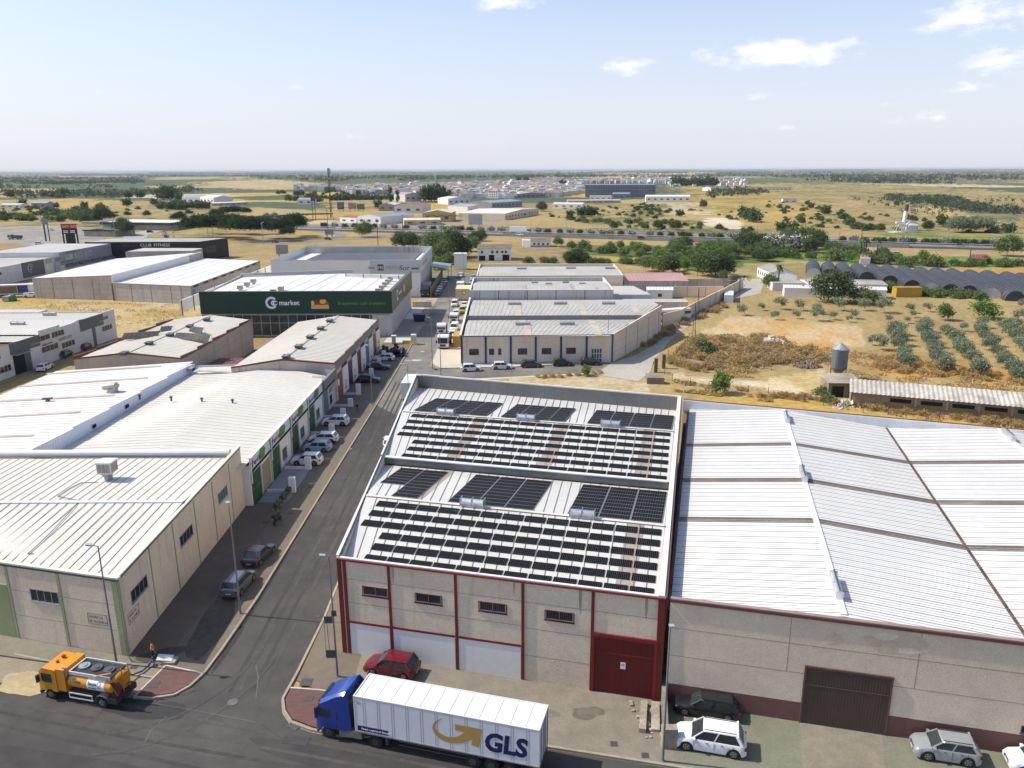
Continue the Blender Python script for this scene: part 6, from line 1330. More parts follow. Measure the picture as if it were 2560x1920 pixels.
    b=MB();b.box(f-.07,f+.005,-hw*.5,hw*.5,.38,.56);b.box(f-.05,f+.004,-hw*.42,hw*.42,hz-.2,hz-.1);b.build('grille',M_trim,t)
    b=MB();b.box(f-.02,f+.012,-.26,.26,.40,.51);b.build('front_plate',M_plate,t);b=MB();b.box(-f-.012,-f+.02,-.26,.26,tz-.5,tz-.39);b.build('rear_plate',M_plate,t)
    b=MB();[b.box(q-.01,q+.01,s*hw*.995-.008,s*hw*.995+.012,.40,bz-.06) for q in (xw-.18,(xw+xrb)/2*.55,xrb+.75) for s in (-1,1)];[b.box(q,q+.16,s*hw*.998-.01,s*hw*.998+.02,bz-.17,bz-.14) for q in (.15,-.85) for s in (-1,1)];b.build('door_lines',M_trim,t)['kind']='stuff'
    if rails:
        for s in (-1,1):b=MB();b.beam((xt-.05,s*hw*.66,H+.01),(xrt+.15,s*hw*.66,H+.01),.04,.05);b.build('roof_rail',M_trim,t)
    t.location=(loc[0],loc[1],loc[2] if len(loc)>2 else 0.01);t.rotation_euler=(0,0,heading)
    return t
R=math.radians
def mid(a,c,off=0.0,z=0.01):
    a,c=Vector((*a,0)),Vector((*c,0));d=(a-c).normalized();n=Vector((-d.y,d.x,0));m=(a+c)/2
    if n.y<0:n=-n
    return (m.x+n.x*off,m.y+n.y*off,z),math.atan2(d.y,d.x)
zs=SW+.015
l,h=mid(P('O',1520,1525),P('O',1890,1590),.9,zs);car('parked_car','large white car with green tinted windscreen beside the tall lamp post at the front kerb','car',PT['white'],l,h,'suv',4.85,1.93,1.74,cladding=False,rails=True)
l,h=mid(P('O',1420,1240),P('O',1850,1300),.9,zs);l=(14.3,49.3,zs);h=R(166);car('parked_car','black estate car parked tight against the brown plinth','car',PT['black'],l,h,'estate',4.75,1.84,1.50,rails=True)
l,h=mid(P('Q',1385,1645),P('Q',1760,1690),.85,zs);car('parked_car','silver small crossover with black roof rails near the right edge of the photo','car',PT['silver'],(29.5,44.7,zs),R(166),'suv',4.15,1.74,1.60,rails=True)
car('parked_car','white car cut by the right edge of the photo in front of the brown plinth','car',PT['white'],(35.2,43.4,zs),R(166),'hatch',4.1,1.75,1.48)
l,h=mid(P('N',1000,850),P('N',1285,900),.88,zs);car('parked_car','dark red hatchback by the white painted base of the red trimmed warehouse','car',PT['red'],(-9.7,54.2,zs),R(165.5),'hatch',4.35,1.84,1.56)
car('parked_car','silver grey crossover seen from behind next to the sidewalk lamp post','car',PT['grey'],(-26.4,67.3,zs),R(84),'suv',4.45,1.84,1.62,rails=True)
car('parked_car','dark grey coupe-roofed car just ahead of the silver grey crossover','car',PT['dark'],(-26.3,73.2,zs),R(80),'sedan',4.5,1.83,1.42)
car('parked_car','white crossover with dark wheels, the nearest of four nosed in at the green doors','car',PT['white'],(-28.1,100.2,zs),R(176),'suv',4.15,1.78,1.56)
car('parked_car','pale blue-white hatchback between two white crossovers at the green doors','car',PT['lblue'],(-28.0,105.5,zs),R(177),'hatch',4.05,1.74,1.48)
car('parked_car','white crossover with black wheel arches just behind the pale blue-white hatchback','car',PT['white'],(-27.9,109.0,zs),R(178),'suv',4.3,1.80,1.56,cladding=True)
car('parked_car','white crossover standing alone before the last green door','car',PT['white'],(-27.9,117.2,zs),R(178),'suv',4.2,1.78,1.56)
car('parked_car','black hatchback with bright windscreen nose out at the maroon doors','car',PT['black'],(-27.2,142.8,zs),R(-4),'hatch',4.4,1.8,1.48)
car('parked_car','very dark blue saloon nose out in front of the grey-blue door','car',PT['navy'],(-27.0,152.8,zs),R(-5),'sedan',4.7,1.8,1.44)
car('parked_car','white hatchback nose in beside the black bin bags','car',PT['white'],(-27.0,160.4,zs),R(178),'hatch',4.3,1.8,1.46)
car('parked_car','white hatchback just left of the blue corner pilaster, parked at the kerb','car',PT['white'],(-8.2,151.6,.01),R(8),'hatch',4.15,1.76,1.50)
car('parked_car','white hatchback right of the blue corner pilaster, parked at the kerb','car',PT['white'],(-2.0,153.2,.01),R(4),'hatch',4.2,1.78,1.48)
car('parked_car','dark grey hatchback half hidden behind the walking man','car',PT['dark'],(3.9,154.5,.01),R(6),'hatch',4.3,1.78,1.48)
car('parked_car','small black hatchback in front of the third blue window','car',PT['black'],(10.4,155.6,.01),R(3),'hatch',4.1,1.74,1.5)
car('parked_car','black hatchback nearest the glass door of the blue trimmed hall','car',PT['black'],(16.1,156.2,.01),R(2),'hatch',4.2,1.76,1.46)
car('parked_car','white hatchback mostly hidden by the left parapet of the solar warehouse','car',PT['white'],(-17.9,107.6,.01),R(95),'hatch',4.1,1.75,1.48)
G_='cars and vans parked on the yard side of the street'
car('parked_car','white van facing the camera behind the dark-bed lorry','van',PT['white'],(-14.4,192.5,.02),R(-94),'van',4.6,1.85,1.9)
car('parked_car','white hatchback close behind the lorry with the dark bed','car',PT['white'],(-14.4,184.6,.02),R(-80),'hatch',4.2,1.76,1.48)
car('parked_car','small white car between white lorry cab and yellow van','car',PT['white'],(-15.4,213.4,.02),R(-90),'hatch',3.9,1.7,1.48)
car('parked_car','yellow van parked on the yard side of the street','van',PT['yellow'],(-13.9,217.5,.02),R(-88),'van',4.3,1.8,1.85)
car('parked_car','white van with open front on the street side of the column','van',PT['white'],(-16.8,228.5,.02),R(-92),'van',4.6,1.85,1.9)
car('parked_car','white car beside the cream cargo box','car',PT['white'],(-13.9,227,.02),R(-90),'hatch',4.1,1.75,1.48)
car('parked_car','silver car facing the junction at the far end, nearer of the pair','car',PT['silver'],(-13.9,275.5,.02),R(-90),'hatch',4.4,1.8,1.5);car('parked_car','silver grey car at the far end, farther of the pair','car',PT['silver'],(-14.1,287.5,.02),R(-90),'hatch',4.4,1.8,1.5)
car('parked_car','white car at the far junction turning into the street','car',PT['white'],(-19.2,293.5,.02),R(-100),'hatch',4.3,1.78,1.48)
car('scrap_car','crushed red car on the pile behind the cream cargo box','car',PT['red'],(-11.9,261,.6),R(10),'hatch',4.2,1.76,1.2)
car('scrap_car','dark car wreck beside the crushed red car','car',PT['dark'],(-14.8,266,.3),R(30),'hatch',4.2,1.76,1.3)
for i,(y,c) in enumerate(((248.5,'dark'),(253.8,'silver'),(259,'silver'),(264.2,'navy'),(269.5,'lblue'),(274.8,'dark'),(280,'blue'))):
    lb=('black car nearest the camera in the shaded row along the brown wall','silver car second in the shaded row along the brown wall','grey-silver car third in the shaded row along the brown wall','dark navy car fourth in the shaded row along the brown wall','pale blue car fifth in the shaded row along the brown wall','dark grey car sixth in the shaded row along the brown wall','blue car last in the shaded row along the brown wall')[i]
    car('parked_car',lb,'car',PT[c],(-23.9-.0*i,y,.02),R(-92),'hatch',4.3,1.78,1.48,'cars parked along the brown wall')
def lorry(name,label,cabcol,loc,heading,cat='lorry',cabL=2.0,L=7.5,w=2.4,body='box',bcol=None,bh=2.4,cabh=2.7,extra=None,group=None):
    t=thing(name,label,cat,(0,0,0),group=group);f=L/2;hw=w/2
    sec=lambda x,w_,z0,z1:[(x,-w_,z0),(x,w_,z0),(x,w_,z1),(x,-w_,z1)]
    b=MB();b.loft([sec(f-cabL,hw,.55,cabh),sec(f-.45,hw,.55,cabh),sec(f-.12,hw*.97,.5,cabh-.35),sec(f,hw*.95,.45,1.45),sec(f+.02,hw*.94,.4,.95)]);b.build('cab',cabcol,t,smooth=False)
    b=MB();b.add([(f+.012,-hw*.86,1.42),(f+.012,hw*.86,1.42),(f-.115,hw*.88,cabh-.42),(f-.115,-hw*.88,cabh-.42),(f-.06,-hw*.86,1.4),(f-.06,hw*.86,1.4),(f-.2,hw*.88,cabh-.4),(f-.2,-hw*.88,cabh-.4)],[(0,1,2,3),(0,4,5,1),(1,5,6,2),(2,6,7,3),(3,7,4,0)]);b.build('windscreen',M_cg,t)
    for s in (-1,1):
        b=MB();b.box(f-cabL*.72,f-.35,min(s*hw,s*(hw+.012)),max(s*hw,s*(hw+.012)),1.5,cabh-.5);b.build('side_window',M_cg,t)
        b=MB();b.box(f-.05,f+.14,min(s*(hw+.04),s*(hw+.3)),max(s*(hw+.04),s*(hw+.3)),1.5,2.1);b.build('mirror',M_trim,t)
        b=MB();b.box(f-.02,f+.035,min(s*hw*.55,s*hw*.9),max(s*hw*.55,s*hw*.9),.62,.85);b.build('headlight',M_hl,t)
        for x in (f-1.1,-f+1.5):wheel(t,x,s*hw,.46,.3,hub=.5)
    b=MB();b.box(f-.02,f+.03,-hw*.5,hw*.5,.72,1.25);b.box(f-.1,f+.05,-hw*.95,hw*.95,.36,.55);b.build('grille',M_trim,t)
    b=MB();b.box(-f,f-.6,-.42,.42,.55,.85);b.build('chassis',M_dsteel,t)
    if body=='box':b=MB();b.box(-f,f-cabL-.12,-hw-.03,hw+.03,.95,.95+bh);b.build('cargo_box',bcol,t)
    elif body=='tipper':
        b=MB();x1=f-cabL-.15
        for q in ((-f,x1,-hw,hw,.9,1.0),(-f,x1,-hw,-hw+.06,1.001,.95+bh),(-f,x1,hw-.06,hw,1.001,.95+bh),(-f,-f+.06,-hw+.061,hw-.061,1.001,.95+bh),(x1-.06,x1,-hw+.061,hw-.061,1.001,1.15+bh)):b.box(*q)
        b.build('tipper_body',bcol,t);b=MB();b.box(-f+.1,x1-.1,-hw+.1,hw-.1,1.0,.7+bh);b.build('load',mat('dark_load',(.03,.032,.04),.9,0,.4,4),t)
    if extra:extra(t,f,hw)
    t.location=loc;t.rotation_euler=(0,0,heading);return t
lorry('tipper_lorry','white cab lorry with navy tipper bed, nearest in the yard column',PT['white'],(-15.3,174.3,.02),R(-92),L=7.6,w=2.5,body='tipper',bcol=mat('navy_tipper',(.012,.025,.10),.5,0,.15,2),bh=1.3,cabh=3.2)
lorry('flatbed_lorry','white lorry with orange roof beacons behind the tipper lorry',PT['white'],(-17.2,189.5,.02),R(-90),L=6,w=2.2,body='tipper',bcol=M_trim,bh=.6,cabh=2.7)
lorry('crew_cab_lorry','white crew cab lorry with big windscreen in the middle of the yard column',PT['white'],(-15.2,204,.02),R(-90),L=6.2,w=2.2,body='tipper',bcol=MATS['dusty_yard'],bh=.5,cabh=2.7)
lorry('box_lorry','white box lorry rear in the yard column beyond the cream cargo box',PT['white'],(-17.0,259,.02),R(90),L=6.5,w=2.3,body='box',bcol=PT['white'],bh=2.1)
lorry('box_lorry','grey box lorry in the shade beside the tall pale hall',PT['grey'],(-27.4,249.6,.02),R(-90),L=7.5,w=2.5,body='box',bcol=M_mgrey,bh=2.9,cabh=3.0)
lorry('box_lorry','white box lorry whose rear shows past the corner of the solar warehouse',PT['white'],(-17.6,132.6,.02),R(88),L=8.2,w=2.5,body='box',bcol=PT['white'],bh=2.85,cabh=2.9)
t=thing('cargo_box','cream and yellow cargo box with round fan plate in the yard column','container',(-14.4,243,0));b=MB();b.box(-17.3,-11.6,238.5,247,.3,3.6);b.build('body',mat('cream_paint',(.62,.52,.28),.6,0,.1,2),t);b=MB();b.cyl((-14.6,238.5,2.5),(-14.6,238.42,2.5),.65,n=20);b.cyl((-14.6,238.42,2.5),(-14.6,238.40,2.5),.42,n=20,m=1);b.build('fan_plate',[M_mgrey,M_wl],t);b=MB();b.box(-17.35,-17.25,238.4,247.1,.3,3.65);b.box(-13,-11.5,238.38,238.48,.5,1.6);b.build('yellow_trim',PT['yellow'],t)
t=thing('articulated_lorry','blue tractor unit with long white refrigerated trailer lettered in gold and navy','lorry',(0,0,0));TL=13.2;y0,y1=-1.28,1.28
b=MB();b.box(-TL,0,y0,y1,1.12,3.98);tr=b.build('trailer_box',mat('trailer_white',(.66,.66,.66),.45,0,.04,1.5,0,10,.12,stain_col=(.3,.28,.25)),t)
b=MB();b.beam((-TL,y0+.02,4.0),(0,y0+.02,4.0),.08,.05);b.beam((-TL,y1-.02,4.0),(0,y1-.02,4.0),.08,.05)
for i in range(12):x=-.6-i*1.06;b.beam((x,y0+.1,3.985),(x,y1-.1,3.985),.025,.012,1)
for x in (-.02,-TL+.02):b.box(x-.04,x+.04,y0-.02,y1+.02,1.1,4.03)
b.build('roof_rail',[M_coping,M_seam],tr)
b=MB()
for i in range(12):
    for dx in (0,.16):x=-.7-i*1.06-dx;b.box(x,x+.02,y1,y1+.006,1.16,3.9)
b.box(-TL,0,y1,y1+.03,1.1,1.2)
b.build('side_panel_lines',M_seam,tr)
b=MB();b.box(-TL-.03,-TL,y0+.05,y1-.05,1.15,3.9);rd=b.build('rear_doors',M_coping,tr);b=MB()
for y in (-.9,-.35,.35,.9):b.box(-TL-.06,-TL-.03,y-.02,y+.02,1.2,3.85)
b.box(-TL-.055,-TL-.031,-.03,.03,1.16,3.9);b.build('lock_bar',M_dsteel,rd)
class LW:
    def __init__(s,y):s.y=y
    def pt(s,tt,z,out=0.0):return Vector((-tt,s.y+out,z))
    def slab(s,mb,t0,t1,z0,z1,o0,o1,m=0):return mb.box(-t1,-t0,s.y+o0,s.y+o1,z0,z1,m)
lwx=LW(1.28);M_nv=mat('livery_navy',(.012,.016,.085),.5,0,.03,1);M_gd=mat('livery_gold',(.46,.27,.075),.5,0,.03,1)
b=MB();lwx.slab(b,.2,2.5,1.28,1.68,.002,.014);nb=b.build('navy_strip',M_nv,tr)
text(lwx,'Parcel, Logistics & Express',.48,1.40,.15,M_wl,nb,out=.022,sx=.98)
text(lwx,'GLS',9.42,1.75,1.40,M_nv,tr,out=.01,sx=.90,font_w=.075,shear=.1)
b=MB()
def crv(p,n=8):
    o=[]
    for i in range(len(p)-1):
        p0,p1,p2,p3=p[max(i-1,0)],p[i],p[i+1],p[min(i+2,len(p)-1)]
        for k in range(n):q=k/n;o.append(tuple(.5*((2*p1[j])+(-p0[j]+p2[j])*q+(2*p0[j]-5*p1[j]+4*p2[j]-p3[j])*q*q+(-p0[j]+3*p1[j]-3*p2[j]+p3[j])*q**3) for j in (0,1)))
    return o+[p[-1]]
oc=crv([(6.56,3.56),(6.0,3.2),(5.78,2.62),(6.15,2.0),(6.9,1.74),(7.75,1.86),(8.66,2.38)]);ic=crv([(6.56,3.55),(6.14,3.15),(5.98,2.75),(6.3,2.34),(6.9,2.16),(7.5,2.3),(8.04,2.76)])
for i in range(len(oc)-1):b.face([lwx.pt(*q,.012) for q in (oc[i],oc[i+1],ic[i+1],ic[i])])
for q in (((7.4,3.28),(9.3,3.28),(9.24,2.8),(7.4,2.8)),((8.04,2.8),(9.24,2.8),(9.06,1.8),(8.52,1.9),(8.66,2.38))):b.face([lwx.pt(*p_,.0125) for p_ in q])
b.build('gold_arrow',M_gd,tr)
b=MB()
for i in range(16):
    a,c=2*math.pi*i/16,2*math.pi*(i+1)/16;b.face([lwx.pt(.38+r_*math.cos(q),3.55+r_*math.sin(q),.01) for r_,q in ((.12,a),(.14,a),(.14,c),(.12,c))])
b.build('round_mark',M_dsteel,tr);text(lwx,'2',.31,3.47,.15,M_dsteel,tr,out=.01)
b=MB();b.box(-TL,-.6,-.5,.5,.75,1.12);b.box(-2.3,-2.1,-1.0,1.0,.25,1.1);b.box(-9.2,-3.2,1.12,1.16,.55,.62);b.box(-9.2,-3.2,1.12,1.16,.85,.92);b.box(-TL,-TL+.15,-1.2,1.2,.55,1.1);b.build('underframe',M_dsteel,tr)
for x in (-8.6,-9.9,-11.2):
    for s in (-1,1):wheel(tr,x,s*1.24,.5,.35,mat('dull_rim',(.10,.10,.10),.6),.5)
cb_=lambda x,w_,z0,z1,k=0:[(x,-w_,z0),(x,w_,z0),(x,w_,z1-k),(x,w_-.25,z1),(x,-w_+.25,z1),(x,-w_,z1-k)]
b=MB();b.loft([cb_(.75,1.22,.9,3.95,.15),cb_(1.0,1.23,.9,3.9,.15),cb_(1.55,1.23,.9,3.65,.15),cb_(2.1,1.23,.9,3.35,.2),cb_(2.7,1.23,.9,3.0,.2),cb_(2.95,1.2,.5,2.6,.15),cb_(3.08,1.16,.45,1.75,.1),cb_(3.12,1.13,.4,1.1,.05)])
cab_=b.build('cab',PT['lorry_blue'],t,smooth=True,angle=28)
b=MB();b.add([(3.085,-1.02,1.72),(3.085,1.02,1.72),(2.93,1.04,2.62),(2.93,-1.04,2.62),(3.12,-1.0,1.72),(3.12,1.0,1.72),(2.97,1.02,2.6),(2.97,-1.02,2.6)],[(4,5,6,7),(0,4,7,3),(1,2,6,5),(3,7,6,2)]);b.build('windscreen',M_cg,t)
b=MB();b.box(2.65,2.72,-.9,.9,3.02,3.06);b.beam((2.75,-1.05,2.86),(2.75,1.05,2.86),.35,.05);b.build('sun_visor',M_trim,t)
for s in (-1,1):
    b=MB();b.box(1.95,2.78,min(s*1.23,s*1.245),max(s*1.23,s*1.245),1.8,2.5);b.build('side_window',M_cg,t)
    b=MB();b.box(2.85,3.02,min(s*1.3,s*1.5),max(s*1.3,s*1.5),1.75,2.6);b.build('mirror',M_trim,t)
    b=MB();b.box(3.08,3.15,min(s*.7,s*1.08),max(s*.7,s*1.08),.62,.88);b.build('headlight',M_hl,t)
    b=MB();b.face([(.78,s*1.225,1.0),(.35,s*1.2,1.0),(.45,s*1.2,3.6),(.78,s*1.225,3.9)] if s>0 else [(.78,s*1.225,3.9),(.45,s*1.2,3.6),(.35,s*1.2,1.0),(.78,s*1.225,1.0)]);b.build('side_deflector',PT['lorry_blue'],t)
    for x,r_ in ((2.15,.5),(-1.45,.5)):wheel(t,x,s*1.22,r_,.33,M_dsteel,.5)
    b=MB();b.box(-.4,1.35,min(s*.75,s*1.2),max(s*.75,s*1.2),.45,1.0);b.build('fuel_tank',mat('dirty_tank',(.22,.20,.17),.5,.3,.2,3),t)
    b=MB();b.box(1.45,1.5,min(s*1.0,s*1.235),max(s*1.0,s*1.235),.5,1.4);b.build('mudguard',M_trim,t)
b=MB();b.box(-2.2,2.6,-.45,.45,.6,.95);b.box(3.0,3.16,-1.1,1.1,.32,.6);b.box(.4,.76,-1.1,1.1,.9,3.3);b.build('chassis',M_trim,t)
b=MB();b.box(1.35,1.5,1.2305,1.242,1.7,2.35);b.box(2.4,2.6,1.2305,1.25,1.25,1.3);build_each(b,'cab_trim',M_trim,t)
dv=Vector((*P('O',235,1340,3.98),0))-Vector((*P('N',840,1040,3.98),0));ang=math.atan2(-dv.y,-dv.x)
fr_=Vector((*P('N',840,1040,3.98),0));nrm=Vector((-math.sin(ang),math.cos(ang),0));t.location=fr_-nrm*1.28*(1 if nrm.y<0 else -1);t.location.z=.01;t.rotation_euler=(0,0,ang)
t=thing('tanker_lorry','orange sewer cleaning tanker lorry with white panelled tank and three tank hatches','lorry',(0,0,0));OR_=PT['orange']
sec=lambda x,w_,z0,z1:[(x,-w_,z0),(x,w_,z0),(x,w_,z1),(x,-w_,z1)]
b=MB();b.loft([sec(1.75,1.12,.75,2.62),sec(2.9,1.12,.75,2.68),sec(3.25,1.08,.7,2.35),sec(3.42,1.06,.55,1.5),sec(3.46,1.04,.5,1.0)]);b.build('cab',OR_,t)
b=MB();b.box(.95,1.7,-1.1,1.1,.9,2.75);b.build('rear_locker',OR_,t)
b=MB();b.add([(3.435,-.95,1.5),(3.435,.95,1.5),(3.27,.97,2.3),(3.27,-.97,2.3),(3.47,-.93,1.5),(3.47,.93,1.5),(3.30,.95,2.28),(3.30,-.95,2.28)],[(4,5,6,7),(0,4,7,3),(1,2,6,5),(3,7,6,2)]);b.build('windscreen',M_cg,t)
for s in (-1,1):
    b=MB();b.box(2.15,3.05,min(s*1.12,s*1.135),max(s*1.12,s*1.135),1.5,2.25);b.build('side_window',M_cg,t)
    b=MB();b.box(3.2,3.36,min(s*1.15,s*1.38),max(s*1.15,s*1.38),1.5,2.1);b.build('mirror',M_trim,t)
    for x in (2.45,-2.1):wheel(t,x,s*1.12,.45,.32,M_steel,.5)
    b=MB();b.loft([[(-2.1+.62*math.cos(a),s*1.14,.45+.62*math.sin(a)),(-2.1+.62*math.cos(a),s*.7,.45+.62*math.sin(a))] for a in [math.pi*i/10 for i in range(11)]],closed=False,caps=False);b.build('mudguard',M_mgrey,t)
    b=MB()
    for z in (.45,.85):b.box(-1.35,.75,min(s*1.1,s*1.15),max(s*1.1,s*1.15),z,z+.09)
    for x in (-1.3,.7):b.box(x,x+.06,min(s*1.1,s*1.14),max(s*1.1,s*1.14),.45,.94)
    b.build('side_guard',M_plate,t)
b=MB();rings=[]
for x,k in ((.85,.86),(.7,1),(-1.0,1)):rings.append([(x,1.12*k*math.cos(a),1.72+.74*k*math.sin(a)) for a in [2*math.pi*i/24 for i in range(24)]])
b.loft(rings);b.build('tank',OR_,t,smooth=True,angle=40)
b=MB();b.loft([[(x,1.122*math.cos(a),1.72+.742*math.sin(a)) for a in [2*math.pi*i/24 for i in range(24)]] for x in (-.95,-2.45)]);wp=b.build('white_tank_section',M_wl,t,smooth=True,angle=40)
b=MB();b.loft([[(x,1.12*k*math.cos(a),1.72+.74*k*math.sin(a)) for a in [2*math.pi*i/24 for i in range(24)]] for x,k in ((-2.4,1.0),(-3.0,1.0),(-3.15,.85))]);b.build('tank_end',OR_,t,smooth=True,angle=40)
lw3=LW(1.0)
class TW:
    def pt(s,tt,z,out=0.0):a=(z-1.72)/.742;a=max(-.98,min(.98,a));return Vector((-tt,1.125*math.sqrt(1-a*a)+out,z))
text(TW(),'La Palma',-.7,1.85,.24,MATS['logo_green'],t,out=.01,sx=.95);text(TW(),'limpia',1.05,1.85,.24,MATS['logo_green'],wp,out=.01,sx=.95);text(TW(),'en saneo',1.1,1.58,.15,M_dsteel,wp,out=.01,sx=.95)
b=MB();b.face([TW().pt(2.0+.16*math.cos(a),1.95+.2*math.sin(a),.012) for a in [2*math.pi*i/12 for i in range(12)]]);b.face([TW().pt(q,z,.013) for q,z in ((1.9,1.7),(2.3,1.8),(2.5,1.3),(2.2,1.35))]);b.build('grey_print',M_mgrey,wp)
b=MB();b.box(-2.9,.6,-.85,.85,2.36,2.5);b.build('top_tray',MATS['load'] if 'load' in MATS else MATS['dark_load'],t)
b=MB()
for s in (-1,1):b.box(-2.95,.65,min(s*.85,s*.92),max(s*.85,s*.92),2.36,2.62)
b.box(.6,.68,-.85,.85,2.36,2.62);b.build('tray_rim',M_plate,t)
for x in (.05,-1.05,-2.15):b=MB();b.cyl((x,0,2.5),(x,0,2.62),.42,n=16);b.cyl((x,0,2.62),(x,0,2.68),.25,.2,n=12);b.build('tank_hatch',M_steel if x>0 else M_dsteel,t)
b=MB();b.box(-3.5,3.2,-.4,.4,.5,.85);b.box(-3.4,-2.6,-1.1,1.1,.5,.95);b.box(3.3,3.5,-1.05,1.05,.35,.6);b.build('chassis',M_trim,t)
b=MB();b.cyl((-3.15,.75,1.6),(-3.15,.95,1.6),.6,n=18);b.cyl((-3.15,.5,1.6),(-3.15,.75,1.6),.42,n=16);b.build('hose_reel',mat('dark_red_reel',(.10,.015,.01),.6,0,.3,4),t)
b=MB()
for y in (.55,.95):b.cyl((-2.7,y,2.5),(-3.5,y,1.2),.03,n=6)
b.cyl((-1.6,.95,2.55),(-3.2,.95,3.1),.05,n=6);b.cyl((-3.3,-.6,.9),(-3.3,-.6,2.9),.04,n=6);b.cyl((-3.3,.1,.9),(-3.3,.1,2.9),.04,n=6)
for z in (1.2,1.6,2.0,2.4):b.cyl((-3.3,-.6,z),(-3.3,.1,z),.025,n=6)
b.build('ladder',OR_,t)
b=MB();b.beam((2.3,-.55,2.78),(2.3,-.3,2.78),.2,.16);b.beam((2.3,.1,2.74),(2.3,.3,2.74),.14,.1);b.build('beacon_bar',mat('red_lamp',(.35,.02,.02),.4),t)
b=MB();b.cyl((.85,1.0,2.2),(.85,1.0,2.95),.07,n=8);b.beam((.85,1.0,2.92),(1.1,1.0,2.92),.1,.1);b.build('exhaust',M_steel,t)
a_,c_=Vector((*P('M',515,1075),0)),Vector((*P('M',825,1130),0));d=(a_-c_).normalized();ang=math.atan2(d.y,d.x);m_=(a_+c_)/2;nn=Vector((-d.y,d.x,0));nn=nn if nn.y>0 else -nn;loc=m_+nn*1.1-d*.17
t.location=(loc.x,loc.y,.012);t.rotation_euler=(0,0,ang)
b=MB();pts=[Vector((*P('M',u,v),z)) for u,v,z in ((1085,905,.8),(1150,885,.35),(1230,850,.3),(1290,800,.3),(1320,772,.5),(1335,785,.4),(1330,805,.2))]
for i in range(len(pts)-1):b.cyl(pts[i],pts[i+1],.07,n=8)
tag(b.build('suction_hose',mat('blue_hose',(.02,.045,.16),.5),base=tuple(pts[0]),smooth=True),'blue suction hose running from the tanker to the open manhole','hose')
p=P('M',1440,735,.15);t=thing('lifted_cover','white square lid leaning open beside the worker in orange','manhole lid',(*p,SW));b=MB();b.T=Matrix.Translation((p[0]-.1,p[1],.45))@Matrix.Rotation(R(12),4,'Y')@Matrix.Rotation(R(10),4,'Z');b.box(-.6,.6,-.4,.4,-.05,.05);b.build('lid',M_coping,t);b=MB();b.box(p[0]-.2,p[0]+.85,p[1]-.5,p[1]+.4,SW,.34);b.build('stone_frame',M_kerb,t)
M_pole=mat('galvanised_pole',(.20,.215,.225),.5,.3,.1,2)
def lamp(loc,hgt=10.5,arm=(-1.0,0),label='',head='flat',z=0.0,group=None,name='street_lamp'):
    t=thing(name,label,'street lamp',(loc[0],loc[1],z),group=group);x,y=loc[:2];b=MB();b.cyl((x,y,z),(x,y,z+1.2),.10,.09,n=10);b.cyl((x,y,z+1.2),(x,y,z+hgt),.085,.045,n=10);b.box(x-.16,x+.16,y-.16,y+.16,z,z+.03);b.build('pole',M_pole,t,smooth=True,angle=50)
    ax,ay=arm;b=MB();b.cyl((x,y,z+hgt-.05),(x+ax*.6,y+ay*.6,z+hgt+.05),.03,n=6);b.build('arm',M_pole,t)
    b=MB();b.beam((x+ax*.35,y+ay*.35,z+hgt+.06),(x+ax,y+ay,z+hgt+.12),.32,.1);b.build('lamp_head',M_alu,t);return t
lamp(P('M',1010,768),10.6,(-.9,0),'tall grey lamp post at the corner in front of the company notice',z=SW)
lamp(P('M',2080,335),10.7,(-.3,.5),'lamp post at the kerb beside the silver grey crossover',z=SW)
lamp(P('O',1300,1612),10.6,(.0,-.6),'tall lamp post at the front kerb before the red door',z=SW)
lp_=(-13.2,51.9);lp_=P('N',705,880);lp1=lamp(lp_,10.6,(-.7,-.1),'lamp post carrying road signs behind the blue tractor unit',z=SW)
for k,(u,v,z) in enumerate(((690,525,6.4),(668,570,5.8),(672,775,2.2))):pass
t=thing('road_sign','set of grey backed road signs fixed to the corner lamp post','road sign',(lp_[0],lp_[1],SW));x,y=lp_
b=MB();b.box(x-.75,x+.05,y-.12,y-.09,1.9,2.6);b.build('lower_plate',M_dsteel,t);b=MB();b.box(x-.7,x-.05,y-.12,y-.09,5.0,5.6);b.build('upper_plate',M_dsteel,t);b=MB();b.box(x-.1,x+.3,y-.12,y-.09,5.6,6.1);b.build('small_plate',M_dsteel,t);b=MB();b.cyl((x-.75,y-.1,2.2),(x-.7,y-.1,5.2),.03,n=6);b.cyl((x-.45,y-.1,2.6),(x-.5,y-.1,5.0),.03,n=6);b.build('bracket',M_steel,t)
lamp(P('F',1006,878),10.4,(-.6,.2),'slim lamp post on the left sidewalk before the maroon doors',z=SW)
lamp((-15.9,115),10.4,(-1.2,.2),'lamp post just left of the white box lorry by the solar warehouse')
lamp(P('F',1525,558),10.3,(-.8,.2),'left lamp post of the pair at the far street corner',z=SW)
lamp(P('e',575,1285),8.4,(-.2,.2),'right dark pole of the pair at the far street corner')
lamp(P('G',823,487),10.2,(.15,.1),'slim pole in front of the glass door of the blue trimmed hall',z=SW)
lamp((-17.0,210),9.8,(-.9,.2),'street lamp in the yard column beside the yellow van');lamp((-17.2,283),9.8,(-.9,.2),'street lamp at the far junction by the silver cars')
for (r,u,v,lb) in (('G',1570,280,'left leg lattice pole by the dirt road bend'),('G',1600,130,'lattice pole half way up the dirt road'),('C',1955,1270,'lattice pole near the rusty tank on the dirt road')):
    p=P(r,u,v);t=thing('utility_pole',lb,'utility pole',(*p,0));b=MB();b.cyl((p[0]-.35,p[1],0),(p[0],p[1],8.5),.07,n=6);b.cyl((p[0]+.35,p[1],0),(p[0],p[1],8.5),.07,n=6)
    for z in (1.5,3,4.5,6):k=.35*(1-z/8.5);b.beam((p[0]-k,p[1],z),(p[0]+k,p[1],z),.05,.05)
    b.build('post',M_dsteel,t)
